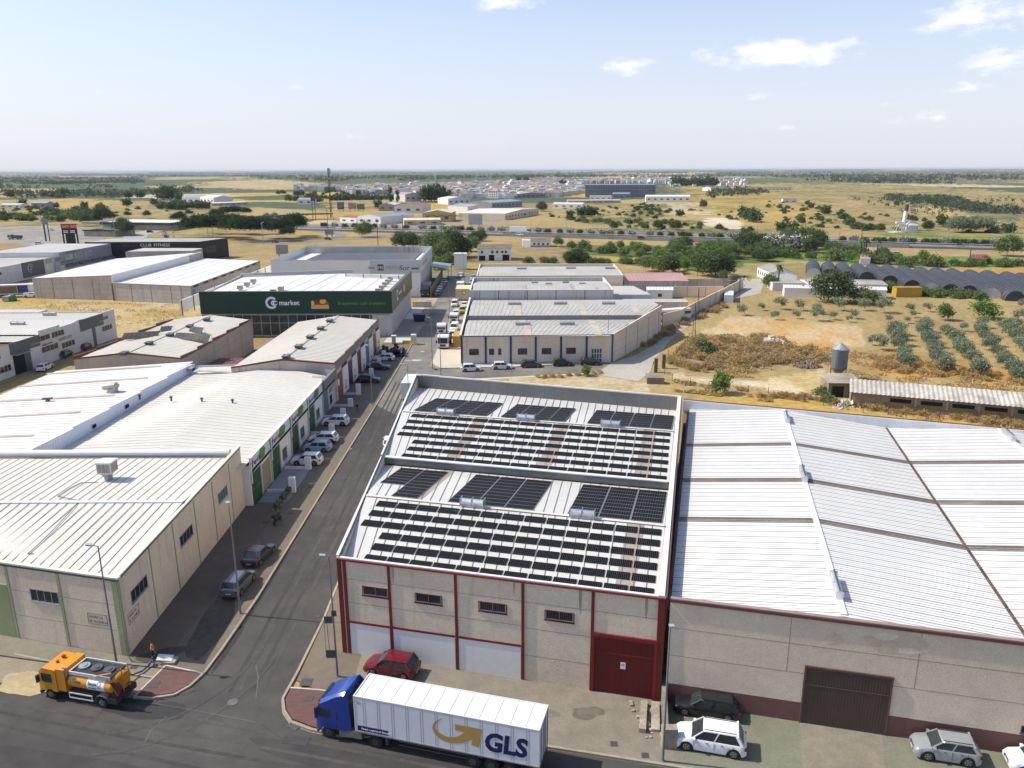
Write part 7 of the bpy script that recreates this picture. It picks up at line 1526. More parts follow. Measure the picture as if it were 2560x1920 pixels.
t=thing('motorbike','black motorbike parked beside the planters on the sidewalk','motorbike',(0,0,0));p=P('J',188,655);x,y=0,0
for yy in (-.7,.7):b=MB();b.cyl((-.06,yy,.3),(.06,yy,.3),.3,n=16);w_=b.build('wheel',M_tyre,t)
b=MB();b.loft([[(-.12*k,yy,.35),(.12*k,yy,.35),(.16*k,yy,z),(-.16*k,yy,z)] for yy,z,k in ((-.75,.7,.5),(-.4,.9,1),(.1,.82,1),(.5,.95,.9),(.75,.8,.4))]);b.build('frame',M_black,t,smooth=True)
b=MB();b.box(-.15,.15,-.75,.05,.85,.97);b.build('seat',M_trim,t);b=MB();b.beam((-.38,.5,1.08),(.38,.5,1.08),.05,.05);b.box(-.05,.05,.45,.55,.8,1.1);b.build('handlebar',M_dsteel,t);b=MB();b.box(-.2,.2,-1.0,-.62,.95,1.3);b.build('top_box',M_black,t);t.location=(p[0],p[1],zs);t.rotation_euler=(0,0,R(-8))
for i,(u,v) in enumerate(((185,510),(240,438),(288,378))):
    p=P('J',u,v+20);lb=('planter box nearest the motorbike','middle planter box of the three on the forecourt edge','planter box nearest the white divider pillar')[i];t=thing('planter_box',lb,'planter',(*p,zs));b=MB();b.box(p[0]-.3,p[0]+.3,p[1]-.75,p[1]+.75,.45,.85);b.build('box',mat('dark_green_box',(.05,.07,.045),.7,0,.2,4),t);b=MB();b.box(p[0]-.28,p[0]+.28,p[1]-.72,p[1]+.72,.82,.95);b.build('soil_plants',mat('planter_green',(.05,.09,.03),.9,0,.4,8),t)
    b=MB()
    for dx in (-.27,.27):
        for dy_ in (-.7,.7):b.box(p[0]+dx-.02,p[0]+dx+.02,p[1]+dy_-.02,p[1]+dy_+.02,zs,.98)
    build_each(b,'leg',M_plate,t)
for i,(y,h_,lb) in enumerate(((90.5,2.0,'tall pale divider pillar nearest the planters'),(98.3,1.7,'pale divider pillar between the two nearest white cars'),(108.2+4.5,1.6,'pale divider pillar before the lone white crossover'),(121.0,1.5,'white divider pillar at the end of the green doors'),(127.0,1.4,'dusty divider pillar beside the standing man'),(134.2,2.0,'pale divider pillar in front of the black hatchback'),(147.5,1.5,'pale divider pillar between black hatchback and dark saloon'),(156.3,1.4,'thin divider pillar beside the white hatchback'),(163,1.5,'divider pillar near the black bin bags'))):
    t=thing('divider_wall',lb,'divider wall',(-27.6,y,0));b=MB();b.box(-27.9,-27.1,y-.22,y+.22,0,h_+.13);b.build('pillar',M_white,t);b=MB();b.box(-30.7,-27.901,y-.12,y+.12,0,.5);b.build('low_wall',M_wblock,t)
t=thing('bin_bag_pile','heap of black bags and nets on the far left sidewalk','rubbish heap',(-26,166,0));rnd=random.Random(4);b=MB()
for i in range(34):
    x,y,z,r_=rnd.uniform(-28.6,-23.6),rnd.uniform(162.5,170),rnd.uniform(.3,1.5),rnd.uniform(.4,.8)
    z=min(z,1.9-.35*abs(x+26.3));z=max(z,.3)
    b.loft([[(x+r_*k*math.cos(a)*rnd.uniform(.8,1.2),y+r_*k*math.sin(a)*rnd.uniform(.8,1.2),z+dz*r_) for a in [2*math.pi*q/8 for q in range(8)]] for dz,k in ((-.6,.6),(0,1),(.5,.6),(.75,.1))])
b.build('bags',mat('black_bags',(.012,.012,.013),.5),t)
t=thing('pallet_stack','cream stacked cartons and yellow pallet truck near the supermarket corner','pallet',(-22.4,176.5,0));b=MB();b.box(-23.3,-22.1,175.9,177.1,.2,2.3);b.build('cartons',mat('carton_white',(.62,.58,.52),.7,0,.15,4),t);b=MB();b.box(-23.8,-21.9,175.6,177.2,.0,.2);b.box(-25.3,-23.4,176.2,176.6,.1,.9);b.build('pallet',PT['yellow'],t)
t=thing('brick_pillar','brown pillar with white cap on the far left sidewalk','pillar',(-27.3,176.5,0));b=MB();b.box(-27.7,-26.9,176.1,176.9,0,1.9);b.build('shaft',MATS['buff_panel'],t);b=MB();b.box(-27.85,-26.75,175.95,177.05,1.9,2.1);b.build('cap',M_coping,t)
t=thing('blue_skip','dark blue waste skip in the shade of the supermarket','skip',(-22,200,0));b=MB();p=P('F',1413,150);b.loft([[(p[0]-1.6*k,p[1]-1*k,z),(p[0]+1.6*k,p[1]-1*k,z),(p[0]+1.6*k,p[1]+1*k,z),(p[0]-1.6*k,p[1]+1*k,z)] for z,k in ((.1,.8),(1.9,1))]);t.location=(p[0],p[1],0);ORG[t.name]=Vector((p[0],p[1],0));b.build('body',mat('skip_blue',(.012,.02,.07),.6,0,.2,3),t);b=MB();b.box(p[0]-1.7,p[0]+1.7,p[1]-1.1,p[1]+1.1,1.9,2.0);b.build('rim',M_dsteel,t)
t=thing('white_kiosk','small white block hut standing alone beyond the street end','hut',(-20.7,315.3,0));b=MB();b.box(-23,-18.2,315,319,0,6.2);b.build('wall',M_white,t);b=MB();b.box(-23.2,-18,314.8,319.2,6.2,6.45);b.build('roof',M_coping,t)
for i,(r,u,v) in enumerate((('B',1500,1310),('B',1520,1290),('B',1480,1260))):
    p=P(r,u,v);b=MB();b.cyl((*p,0),(*p,1.8),.05,n=6);b.beam((p[0],p[1],1.5),(p[0]+1.6,p[1]+.2,1.5),.06,.1);b.beam((p[0],p[1],.9),(p[0]+1.6,p[1]+.2,.9),.06,.1);tag(b.build('timber_frame',M_kerb,base=(*p,0)),'light timber frame standing on the pale slab yard','frame','timber frames on the slab yard')
t=thing('broken_trough','broken concrete trough lying on the apron left of the front lamp post','rubble',(*P('O',1160,1250),SW));b=MB();a0,a1=P('O',1140,1120),P('O',1125,1370);d=Vector((a1[0]-a0[0],a1[1]-a0[1],0));b.beam((*a0,.32),(*a1,.32),.5,.35);b.beam((a0[0]+.85,a0[1],.25),(a1[0]+.95,a1[1]+.1,.25),.6,.2);build_each(b,'slab',mat('old_concrete',(.30,.26,.20),.95,0,.3,3,.2,8),t)
b=MB()
for i in range(30):x,y=rnd.uniform(a1[0]-.4,a1[0]+1.6),rnd.uniform(a1[1]-.5,a0[1]+.3);s_=rnd.uniform(.05,.14);b.box(x-s_,x+s_,y-s_,y+s_,SW,SW+s_)
b.build('fragments',MATS['old_concrete'],t)
t=thing('boundary_pier','low rough wall and pier between red door apron and green apron','low wall',(11.4,48,0));b=MB();a0,a1=P('O',1300,960),P('O',1330,1500);b.beam((a0[0],a0[1],.75),(a1[0],a1[1]+.3,.75),.35,1.5);b.build('wall',mat('dirty_block',(.20,.18,.15),.95,0,.2,3,.15,9,.4),t);b=MB();b.box(a1[0]-.3,a1[0]+.75,a1[1]-.1,a1[1]+.5,SW,1.7);b.build('pier',MATS['old_concrete'],t)
# =================================================================== PEOPLE
def person(label,loc,heading,pose,shirt,trousers,skin=(.30,.17,.11),hair=(.02,.015,.012),height=1.75,bands=False):
    s=height/1.75;J={}
    base={'pelvis':((0,0,.95),.145),'belly':((0,.01,1.10),.15),'chest':((0,.0,1.32),.165),'neck':((0,0,1.48),.06),'head0':((0,.015,1.56),.082),'head1':((0,.01,1.67),.085)}
    for sd,n in ((-1,'l'),(1,'r')):
        p=pose[n];base['sh'+n]=((sd*.18,0,1.42),.065);base['el'+n]=(p['el'],.045);base['wr'+n]=(p['wr'],.032);base['ha'+n]=(p['ha'],.034)
        base['hip'+n]=((sd*.09,0,.88),.105);base['kn'+n]=(p['kn'],.068);base['an'+n]=(p['an'],.048);base['to'+n]=((p['an'][0]+sd*.02,p['an'][1]+.17,.045),.045)
    ed=[('pelvis','belly'),('belly','chest'),('chest','neck'),('neck','head0'),('head0','head1')]
    for n in 'lr':ed+=[('chest','sh'+n),('sh'+n,'el'+n),('el'+n,'wr'+n),('wr'+n,'ha'+n),('pelvis','hip'+n),('hip'+n,'kn'+n),('kn'+n,'an'+n),('an'+n,'to'+n)]
    for n,sd in (('l',-1),('r',1)):
        h=Vector(base['ha'+n][0]);w=Vector(base['wr'+n][0]);d=(h-w).normalized();sx=d.cross(Vector((0,1,0))).normalized() if abs(d.y)<.9 else Vector((1,0,0));fy=sx.cross(d)
        for i,(o,ln) in enumerate(((-.03,.075),(-.01,.085),(.01,.08),(.03,.065))):k='f%s%d'%(n,i);base[k]=(tuple(h+fy*o+d*ln*.6),.010);base[k+'t']=(tuple(h+fy*o+d*ln+sx*.015),.008);ed+=[('ha'+n,k),(k,k+'t')]
        k='t'+n;base[k]=(tuple(w.lerp(h,.5)+fy*.06),.012);ed.append(('ha'+n,k))
    names=list(base);me=bpy.data.meshes.new('sk');me.from_pydata([tuple(c*s for c in base[q][0]) for q in names],[(names.index(a),names.index(c)) for a,c in ed],[])
    o=bpy.data.objects.new('sk',me);COL.objects.link(o);md=o.modifiers.new('s','SKIN');md.use_smooth_shade=True;sv=me.skin_vertices[0].data if me.skin_vertices else None
    if sv is None:
        bpy.context.view_layer.objects.active=o;bpy.ops.mesh.customdata_skin_add();sv=me.skin_vertices[0].data
    for i,q in enumerate(names):r_=base[q][1]*s;sv[i].radius=(r_*(1.25 if q in ('chest','belly','pelvis') else 1),r_);sv[i].use_root=(q=='pelvis')
    sb=o.modifiers.new('d','SUBSURF');sb.levels=1;sb.render_levels=1
    dg=bpy.context.evaluated_depsgraph_get();m2=bpy.data.meshes.new_from_object(o.evaluated_get(dg));bpy.data.objects.remove(o)
    for q in (mat('skin_%.2f'%skin[0],skin,.6,0,.05),shirt,trousers,mat('hair_dark',hair,.8),mat('shoe_black',(.02,.02,.02),.6),mat('hi_vis_band',(.55,.56,.50),.4)):m2.materials.append(q)
    hand=[Vector(base['ha'+n][0])*s for n in 'lr'];elb=[Vector(base['el'+n][0])*s for n in 'lr']
    for p in m2.polygons:
        c=p.center;z=c.z/s;mi=0
        arm=abs(c.x/s)>.22 and z>.8
        if z<.09:mi=4
        elif z<.97 and not arm:mi=2
        elif z<1.47:mi=1
        if z>1.62 or (z>1.56 and c.y<-.02):mi=3
        if min((c-h).length for h in hand)<.12*s:mi=0
        if arm and z<1.28 and not bands and mi==1:mi=0
        if bands and (1.10<z<1.16 or .30<z<.36) and mi in (1,2):mi=5
        p.material_index=mi;p.use_smooth=True
    ob=bpy.data.objects.new('person',m2);COL.objects.link(ob);tag(ob,label,'person');ob.location=loc;ob.rotation_euler=(0,0,heading)
    f=MB();hz=1.60*s
    for sx in (-.03,.03):f.box((sx-.012)*s,(sx+.012)*s,.088*s,.1*s,hz+.0,hz+.014,0)
    ORG[ob.name]=Vector((0,0,0));f.build('eyes',M_black,ob);f=MB();f.add([(0,.12*s,hz-.04),(-.015*s,.09*s,hz-.045),(.015*s,.09*s,hz-.045),(0,.09*s,hz)],[(0,1,3),(0,3,2),(0,2,1)]);f.box(-.022*s,.022*s,.084*s,.094*s,hz-.075,hz-.066,0);f.build('nose_mouth',mat('skin_dark',(.24,.12,.09),.6),ob)
    return ob
M_hv=mat('hi_vis_orange',(.80,.13,.02),.6,0,.05,3);M_nt=mat('navy_cloth',(.02,.025,.05),.9);M_bt=mat('black_cloth',(.015,.015,.017),.9);M_bs=mat('beige_cloth',(.36,.31,.24),.9)
std=lambda sd,st=0,arm=.05:dict(el=(sd*.27,-.03+arm,1.16),wr=(sd*.29,.06+arm,.93),ha=(sd*.28,.10+arm,.84),kn=(sd*.10,.03+st*.5,.50),an=(sd*.11,-.03+st,.085))
p=P('M',1325,728,SW);person('worker in bright orange jacket and dark trousers watching the open manhole',(p[0],p[1]+.05,SW+.01),R(-70),{'l':std(-1,.05),'r':std(1,-.05,.12)},M_hv,M_nt,height=1.78,bands=True)
p=P('F',878,938,SW);person('man in black shirt and shorts standing on the sidewalk by a pale pillar',(p[0],p[1],SW+.01),R(180),{'l':std(-1,.02,.1),'r':std(1,.0,.1)},M_bt,mat('grey_shorts',(.10,.10,.11),.9),height=1.75)
p=P('e',2095,1185,0);person('person in beige top striding along the road in front of a dark car',(p[0],p[1],.02),R(-90),{'l':dict(el=(-.25,-.16,1.18),wr=(-.26,-.20,.95),ha=(-.26,-.2,.87),kn=(-.10,.22,.52),an=(-.10,.30,.12)),'r':dict(el=(.25,.10,1.18),wr=(.26,.26,1.0),ha=(.26,.32,.95),kn=(.10,-.05,.50),an=(.10,-.36,.12))},M_bs,M_bt,height=1.72)
# =================================================================== RIGHT SIDE FARM
def bar_(name,lb,cat,loc):return thing(name,lb,cat,(*loc[:2],0))
a0,a1=Vector((57.4,126.6,0)),Vector((57.4,126.6,0))+Vector((23.66,-9.11,0)).normalized()*48;dd_=(a1-a0).normalized();pn=Vector((-dd_.y,dd_.x,0))
t=bar_('old_barn','long low derelict barn with heavy corrugated mossy roof and slot windows','barn',a0);bw_=8.2
M_barn=mat('barn_render',(.27,.21,.14),.95,0,.2,1.5,.2,8,.5);M_corr=mat('lichen_fibre_cement',(.40,.37,.32),.9,0,.2,1.2,.2,7,0,stain=.75,stain_col=(.13,.12,.10))
for nm,p,q in (('f',a0,a1),('l',a0+pn*bw_,a0),('b',a1+pn*bw_,a0+pn*bw_)):w=Wall(p,q);b=MB();w.slab(b,0,w.L,0,2.5,-.25,0);b.build('wall',M_barn,t)
w=Wall(a0,a1)
for i in range(9):
    s_=6.0+i*4.6;b=MB();w.slab(b,s_,s_+3.2,1.35,2.0,0,.03);b.build('slot_window',M_dark,t);b=MB();w.slab(b,s_+3.7,s_+4.0,.9,2.4,0,.1);b.build('pilaster',mat('barn_pale',(.36,.31,.24),.95,0,.2,2),t)
b=MB();w.slab(b,5,w.L,.7,1.25,0,.06);b.build('ochre_band',mat('barn_ochre',(.24,.17,.07),.95,0,.2,2),t)
for sgn in (0,1):
    b=MB();L_=(a1-a0).length+.6;n=int(L_/.36);e=a0-dd_*.3+(pn*(-.45) if sgn==0 else pn*(bw_+.45));rg=a0-dd_*.3+pn*bw_/2
    V=[]
    for i in range(n+1):
        dz=.11*(i%2);V+=[e+dd_*(L_*i/n)+Vector((0,0,2.5+dz)),rg+dd_*(L_*i/n)+Vector((0,0,3.75+dz))]
    b.add(V,[(2*i,2*i+2,2*i+3,2*i+1) if sgn==0 else (2*i+1,2*i+3,2*i+2,2*i) for i in range(n)]);b.build('roof_slope',M_corr,t)
t=bar_('barn_annex','small derelict annex with flat roof at the end of the old barn','shed',P('H',510,800));p0,p1=P('H',515,800),P('H',700,800)
b=MB();b.prism([p0,(p0[0]+5.2,p0[1]-.6),(p0[0]+5.8,p0[1]+5),(p0[0]+.6,p0[1]+5.4)],0,2.5);b.build('wall',M_barn,t);b=MB();b.prism([(p0[0]-.3,p0[1]-.4),(p0[0]+5.5,p0[1]-1),(p0[0]+6.1,p0[1]+5.3),(p0[0]+.3,p0[1]+5.8)],2.5,[2.6,2.7,2.9,2.8]);b.build('roof',MATS['old_concrete'],t);b=MB();b.box(p0[0]+.6,p0[0]+2.6,p0[1]-.35,p0[1]+.2,0,1.9);b.build('doorway',M_dark,t)
t=thing('rubble_heap','heap of broken slabs against the barn gable','rubble',(57,127.5,0));b=MB();rnd=random.Random(7)
for i in range(60):
    x,y=rnd.gauss(56.6,.9),rnd.gauss(126.6,1.0);s_=rnd.uniform(.12,.45);b.T=Matrix.Translation((x,y,max(.1,1.1-abs(x-57)*.6)*rnd.random()))@Matrix.Rotation(rnd.uniform(0,3),4,Vector((rnd.random(),rnd.random(),rnd.random())).normalized());b.box(-s_,s_,-s_*.6,s_*.6,-.06,.06)
b.build('slabs',mat('pale_rubble',(.50,.46,.40),.95,0,.3,3),t)
def heap(name,lb,c,r,h,m,n=120,seed=1):
    rnd=random.Random(seed);b=MB()
    for i in range(n):
        a,q=rnd.uniform(0,6.28),math.sqrt(rnd.random());x,y=c[0]+r*q*math.cos(a)*1.3,c[1]+r*q*math.sin(a);s_=rnd.uniform(.15,.5);b.T=Matrix.Translation((x,y,h*(1-q)*rnd.uniform(.5,1)+.05))@Matrix.Rotation(rnd.uniform(0,3),4,Vector((rnd.random()+.1,rnd.random(),rnd.random())).normalized());b.box(-s_,s_,-s_*.7,s_*.7,-s_*.35,s_*.35)
    b.T=None;b.loft([[(c[0]+r*k*1.25*math.cos(a),c[1]+r*k*math.sin(a),z) for a in [2*math.pi*q/12 for q in range(12)]] for k,z in ((1,-.05),(.7,h*.4),(.2,h*.75))]);return tag(b.build(name,m,base=(*c,0)),lb,'heap')
heap('rubble_mound','white rubble mound in the dry lot behind the orange field edge',P('H',30,340),2.4,1.9,MATS['pale_rubble'],seed=3)
heap('earth_mound','grey brown earth mound among dry weeds left of the silo',P('H',340,540),2.0,1.0,mat('grey_earth',(.17,.13,.10),.95,0,.2,2),seed=5)
sp=P('H',600,650);t=bar_('feed_silo','grey metal feed silo with conical top standing on legs','silo',sp);M_silo=mat('silo_metal',(.17,.19,.21),.5,.4,.15,1.5,.1,6,.4);x,y=sp
b=MB();b.loft([[(x+r_*math.cos(a),y+r_*math.sin(a),z) for a in [2*math.pi*q/24 for q in range(24)]] for r_,z in ((.35,1.0),(1.45,2.3),(1.48,2.35),(1.48,6.0))]);b.build('tank',M_silo,t,smooth=True,angle=30);b=MB();b.loft([[(x+r_*math.cos(a),y+r_*math.sin(a),z) for a in [2*math.pi*q/24 for q in range(24)]] for r_,z in ((1.56,5.98),(.35,6.9),(.3,7.05))]);b.build('cone_roof',M_steel,t)
b=MB()
for q in range(4):a=math.pi/4+q*math.pi/2;b.cyl((x+1.45*math.cos(a),y+1.45*math.sin(a),0),(x+1.45*math.cos(a),y+1.45*math.sin(a),3.0),.07,n=6)
build_each(b,'leg',M_dsteel,t);b=MB();b.cyl((x-1.1,y-1.2,.4),(x-1.1,y-1.2,6.3),.03,n=6);b.cyl((x-.7,y-1.45,.4),(x-.7,y-1.45,6.3),.03,n=6)
for q in range(14):b.cyl((x-1.1,y-1.2,.6+q*.4),(x-.7,y-1.45,.6+q*.4),.02,n=5)
b.build('ladder',M_dsteel,t)
M_net=mat('black_shade_net',(.032,.034,.04),.55,0,.25,.6,.25,5,0,stain=.4,stain_col=(.10,.10,.105));M_hoop=mat('tunnel_hoop',(.30,.31,.31),.5);M_poly=mat('tunnel_end_film',(.42,.42,.38),.5,0,.2,1)
rear=[(390,875),(520,885),(640,888),(770,900),(900,905),(1030,910),(1170,920),(1310,930),(1450,937),(1590,945),(1740,955),(1890,960),(2060,972),(2180,983),(2320,993)]
front=[(392,1008),(528,1012),(690,1035),(850,1040),(1050,1075),(1240,1118),(1400,1145),(1570,1155),(1730,1168),(1930,1195),(2130,1220),(2340,1245),(2600,1270),(2850,1300),(3100,1330)]
for i,(rr1,ff) in enumerate(zip(rear,front)):
    A_=Vector((*P('D',*rr1,2.7),0));B_=Vector((*P('D',*ff),0));d=(B_-A_);L_=d.length;d.normalize();s_=Vector((-d.y,d.x,0));t=thing('tunnel_greenhouse','black netted round tunnel greenhouse in the long slanting row','greenhouse',tuple(A_),group='black tunnel greenhouses in a row')
    r_=2.65;prof=[(-r_,0),(-r_,.4)]+[(-r_*math.cos(a),.4+2.75*math.sin(a)) for a in [math.pi*q/10 for q in range(1,10)]]+[(r_,.4),(r_,0)]
    n=max(2,int(L_/3));b=MB();b.loft([[A_+d*(L_*k/n)+s_*u+Vector((0,0,z+.06*math.sin(k*2+i))) for u,z in prof] for k in range(n+1)],closed=False,caps=False);b.build('net_cover',M_net,t,smooth=True,angle=50)
    b=MB()
    for k in range(n+1):
        q=[A_+d*(L_*k/n)+s_*u*1.012+Vector((0,0,z*1.012)) for u,z in prof]
        for j in range(len(q)-1):b.beam(q[j],q[j+1],.09,.05)
    o_=b.build('hoops',M_hoop,t);o_['kind']='stuff';b=MB();b.face([B_+d*.03+s_*u+Vector((0,0,z)) for u,z in prof]);b.build('end_film',M_poly if i in (0,6,9) else M_net,t)
hall('long_farm_shed','long low white farm shed partly hidden by a dark round tree','shed',(85.6,243.5),(114.8,237.5),(116.3,243),(87,249),2.8,.7,'x',M_white,M_wroof2,overhang=.3)
hall('grey_roof_shed','grey roofed low shed behind the long white farm shed','shed',(97,254),(121,250),(122.5,262),(98.5,266),2.6,.6,'x',M_wblock,mat('grey_tile',(.30,.28,.26),.9,0,.2,2),overhang=.2)
hall('farm_block_wall_shed','low block walled pen behind the farm shed','shed',(86,256),(96.5,255),(97,262),(86.5,263),2.6,.0,None,M_wblock,MATS['grey_tile'])
lh,lhw=hall('white_long_house','long white house with row of small dark windows and grey roof','house',(92.1,293),(91.8,276.5),(100,273),(100.5,292),3.4,1.2,'x',M_white,MATS['grey_tile'],overhang=.3)
for i in range(6):window(lhw['f'],1.3+i*2.5,2.4+i*2.5,1.2,2.3,lh,M_dsteel,M_glass,1)
t=bar_('ochre_box','mustard yellow container box by the tunnel greenhouses','container',P('D',1105,1185));p=P('D',1105,1185);b=MB();b.box(p[0],p[0]+8,p[1],p[1]+3,0,2.9);b.build('body',MATS['ochre_paint'],t);b=MB();b.box(p[0]-.1,p[0]+8.1,p[1]-.1,p[1]+3.1,2.9,3.0);b.build('lid',MATS['ochre_dark'],t)
hall('red_roof_shed','small shed with dark red roof in the green plot','shed',P('D',1745,900),P('D',1895,900),(P('D',1880,858)[0],P('D',1880,858)[1]),(P('D',1740,858)[0],P('D',1740,858)[1]),2.2,.8,'x',MATS['maroon_sheet'],mat('brick_red_sheet',(.22,.035,.03),.7),overhang=.3)
hall('pink_eave_hut','little white hut with tiled roof behind the tunnel row','hut',P('D',790,905),P('D',880,905),P('D',885,870),P('D',800,870),2.4,.8,'x',M_white,MATS['pink_sheet'],overhang=.3)
p=P('C',1900,1115);t=bar_('rusty_tank','dark ringed upright tank beside the dirt road','tank',p);b=MB();b.cyl((*p,0),(*p,5.0),1.6,n=20);b.build('shell',mat('rust_dark',(.10,.085,.07),.8,0,.3,2),t);b=MB()
for z in (.3,1.6,3.0,4.6):b.cyl((*p,z),(*p,z+.18),1.66,n=20)
build_each(b,'ring',M_steel,t)
hall('roadside_hut','small white block hut by the dirt road under the yard wall','hut',P('C',1830,1230),P('C',1910,1232),(P('C',1910,1190)[0],P('C',1910,1190)[1]),(P('C',1835,1190)[0],P('C',1835,1190)[1]),2.2,0,None,M_white,M_wroof2)
for (u,v,lb) in ((1240,590,'near mossy gate pillar at the farm track'),(1308,555,'far mossy gate pillar at the farm track')):
    p=P('G',u,v);b=MB();b.box(p[0]-.32,p[0]+.32,p[1]-.32,p[1]+.32,0,2.7);b.box(p[0]-.38,p[0]+.38,p[1]-.38,p[1]+.38,2.7,2.85);tag(b.build('gate_pillar',mat('mossy_pillar',(.14,.11,.07),.95,0,.3,3),base=(*p,0)),lb,'pillar')
p=P('G',1165,690);b=MB();b.prism([p,(p[0]+3.2,p[1]-.4),(p[0]+3.4,p[1]+1.0),(p[0]+.3,p[1]+3.6)],0,1.2);tag(b.build('block_stub_wall',MATS['dirty_block'],base=(*p,0)),'stub of grey block wall at the track gate','wall')
def fence(name,lb,pts,h=1.2,step=3.0):
    t=thing(name,lb,'fence',(*pts[0],0));b=MB();wv=MB()
    for i in range(len(pts)-1):
        A_,B_=Vector((*pts[i],0)),Vector((*pts[i+1],0));n=max(1,int((B_-A_).length/step))
        for k in range(n):q=A_.lerp(B_,k/n);b.beam(q,q+Vector((0,0,h+.3)),.07,.07)
        for z in (.4,h*.6,h):wv.beam(A_+Vector((0,0,z)),B_+Vector((0,0,z)),.02,.02)
    o=b.build('posts',M_dsteel,t);o['kind']='stuff' if len(b.f)>600 else 'thing';wv.build('wires',M_dsteel,t)
fence('wire_fence','wire fence along the farm track edge by the dry weeds',[P('G',*q) for q in ((1350,455),(1480,390),(1530,300),(1640,250))]);fence('wire_fence','wire fence in the straw between warehouse and farm track',[P('G',*q) for q in ((1385,665),(1700,740),(2212,790))]+[P('H',*q) for q in ((820,940),(1480,990),(2212,1060))])
fence('wire_gate','open wire gate between the mossy pillars',[P('G',*q) for q in ((1255,590),(1380,625))],1.4,1.5)
# =================================================================== BEYOND THE DRY PLOT AND STREET END
fh,fw=hall('white_farmhouse','two-storey white farmhouse with tiled hip roof and garage arches','house',P('B',1915,870),P('B',2205,868),(P('B',2205,868)[0],P('B',2205,868)[1]+11),(P('B',1915,870)[0],P('B',1915,870)[1]+11),5.2,1.3,'x',M_white,mat('brown_tile',(.16,.12,.09),.9,0,.2,2),overhang=.3)
for t0 in (1.5,6.0,8.2,10.4,12.0):window(fw['f'],t0,t0+1,3.3,4.3,fh,M_dsteel,M_glass,1)
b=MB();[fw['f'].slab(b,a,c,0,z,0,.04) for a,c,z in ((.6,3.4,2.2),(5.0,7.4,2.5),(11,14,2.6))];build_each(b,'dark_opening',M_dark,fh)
hb,hbw=hall('blue_trimmed_house','small white house with pale blue base and brown roof beside the motorway wall','house',P('C',165,752),P('C',335,752),(P('C',335,752)[0],P('C',335,752)[1]+9),(P('C',165,752)[0],P('C',165,752)[1]+9),2.9,1.2,'x',M_white,MATS['brown_tile'],overhang=.3)
b=MB();hbw['f'].slab(b,0,hbw['f'].L,0,.8,0,.05);b.build('blue_base',mat('pale_blue',(.16,.33,.38),.7),hb)
for t0 in (1.2,3.4,5.8,8.2):window(hbw['f'],t0,t0+1,1.1,2.1,hb,M_dsteel,M_glass,1)
hall('white_box_annex','white windowless annex left of the blue based house','house',P('C',90,750),P('C',160,752),(P('C',160,752)[0],P('C',160,752)[1]+6),(P('C',90,750)[0],P('C',90,750)[1]+6),3.4,0,None,M_white,M_wroof2)
M_groof=mat('green_canopy_roof',(.09,.16,.10),.6,0,.1,1);M_gfas=mat('green_canopy_fascia',(.015,.055,.04),.5)
g1,gg=hall('green_canopy_kiosk','low stone kiosk with sloping green roof beside the service road','kiosk',(-264,489),(-243,485),(-240,505),(-262,508),3.6,1.0,'y',MATS['barn_pale'],M_groof,overhang=.8);b=MB();gg['f'].slab(b,-.5,gg['f'].L+.5,3.3,4.1,.5,.8);b.build('fascia',M_gfas,g1)
g1,gg=hall('green_canopy_station','long station canopy with dark green fascia and white roof','canopy',(-281,546),(-229,533),(-226,566),(-279,578),4.9,.0,None,MATS['barn_pale'],M_wroof2,pitch=0);b=MB();gg['f'].slab(b,-1,gg['f'].L+1,3.6,5.2,.1,1.5);gg['r'].slab(b,.0,gg['r'].L,3.6,5.2,.1,1.5);build_each(b,'fascia',M_gfas,g1)
p=(-243.6,437);t=bar_('pylon_sign','tall black roadside pylon sign topped by red panel reading GO GO','sign',p);w=Wall((p[0]-4.2,p[1]),(p[0]+4.2,p[1]));b=MB();w.slab(b,0,.7,0,11,0,.5);w.slab(b,7.7,8.4,0,11,0,.5);w.slab(b,1.6,6.8,0,5.5,0,.4);b.build('frame',MATS['black_cladding'],t);b=MB();w.slab(b,0,8.4,8.4,11,.5,.7);rp2=b.build('red_panel',mat('sign_red',(.38,.03,.03),.5),t);text(w,'GO! GO!',.5,9.0,1.35,M_wl,rp2,out=.73,sx=1.15)
b=MB();w.slab(b,.7,7.7,5.5,8.39,.1,.5);pb=b.build('dark_panel',M_black,t);b=MB();[w.slab(b,a,a+2.6,z,z+.5,.5,.55) for a in (.9,4.7) for z in (6.9,6.1)];build_each(b,'white_strip',M_wl,pb)
def billboard(r,u0,v0,u1,v1,z0,z1,lb,m,dark=False):
    a,c=P(r,u0,v0),P(r,u1,v1);t=bar_('billboard',lb,'billboard',a);w=Wall(a,c);b=MB();w.slab(b,0,w.L,z0,z1,0,.3);b.build('panel',m,t);b=MB();[w.slab(b,w.L*k-.2,w.L*k+.2,0,z1 if dark else z0,-.4,-.001) for k in (.2,.8)];build_each(b,'post',M_dsteel,t)
billboard('B',600,668,672,668,1.6,4.8,'grey back of a road sign board beside the ramp bend',M_mgrey);billboard('B',178,828,283,828,.8,5.2,'grey braced back of a billboard at the dry slope',M_mgrey,True);billboard('A',390,700,440,700,9.5,12.5,'tall grey twin sign board on posts above the lorry yard',M_mgrey)
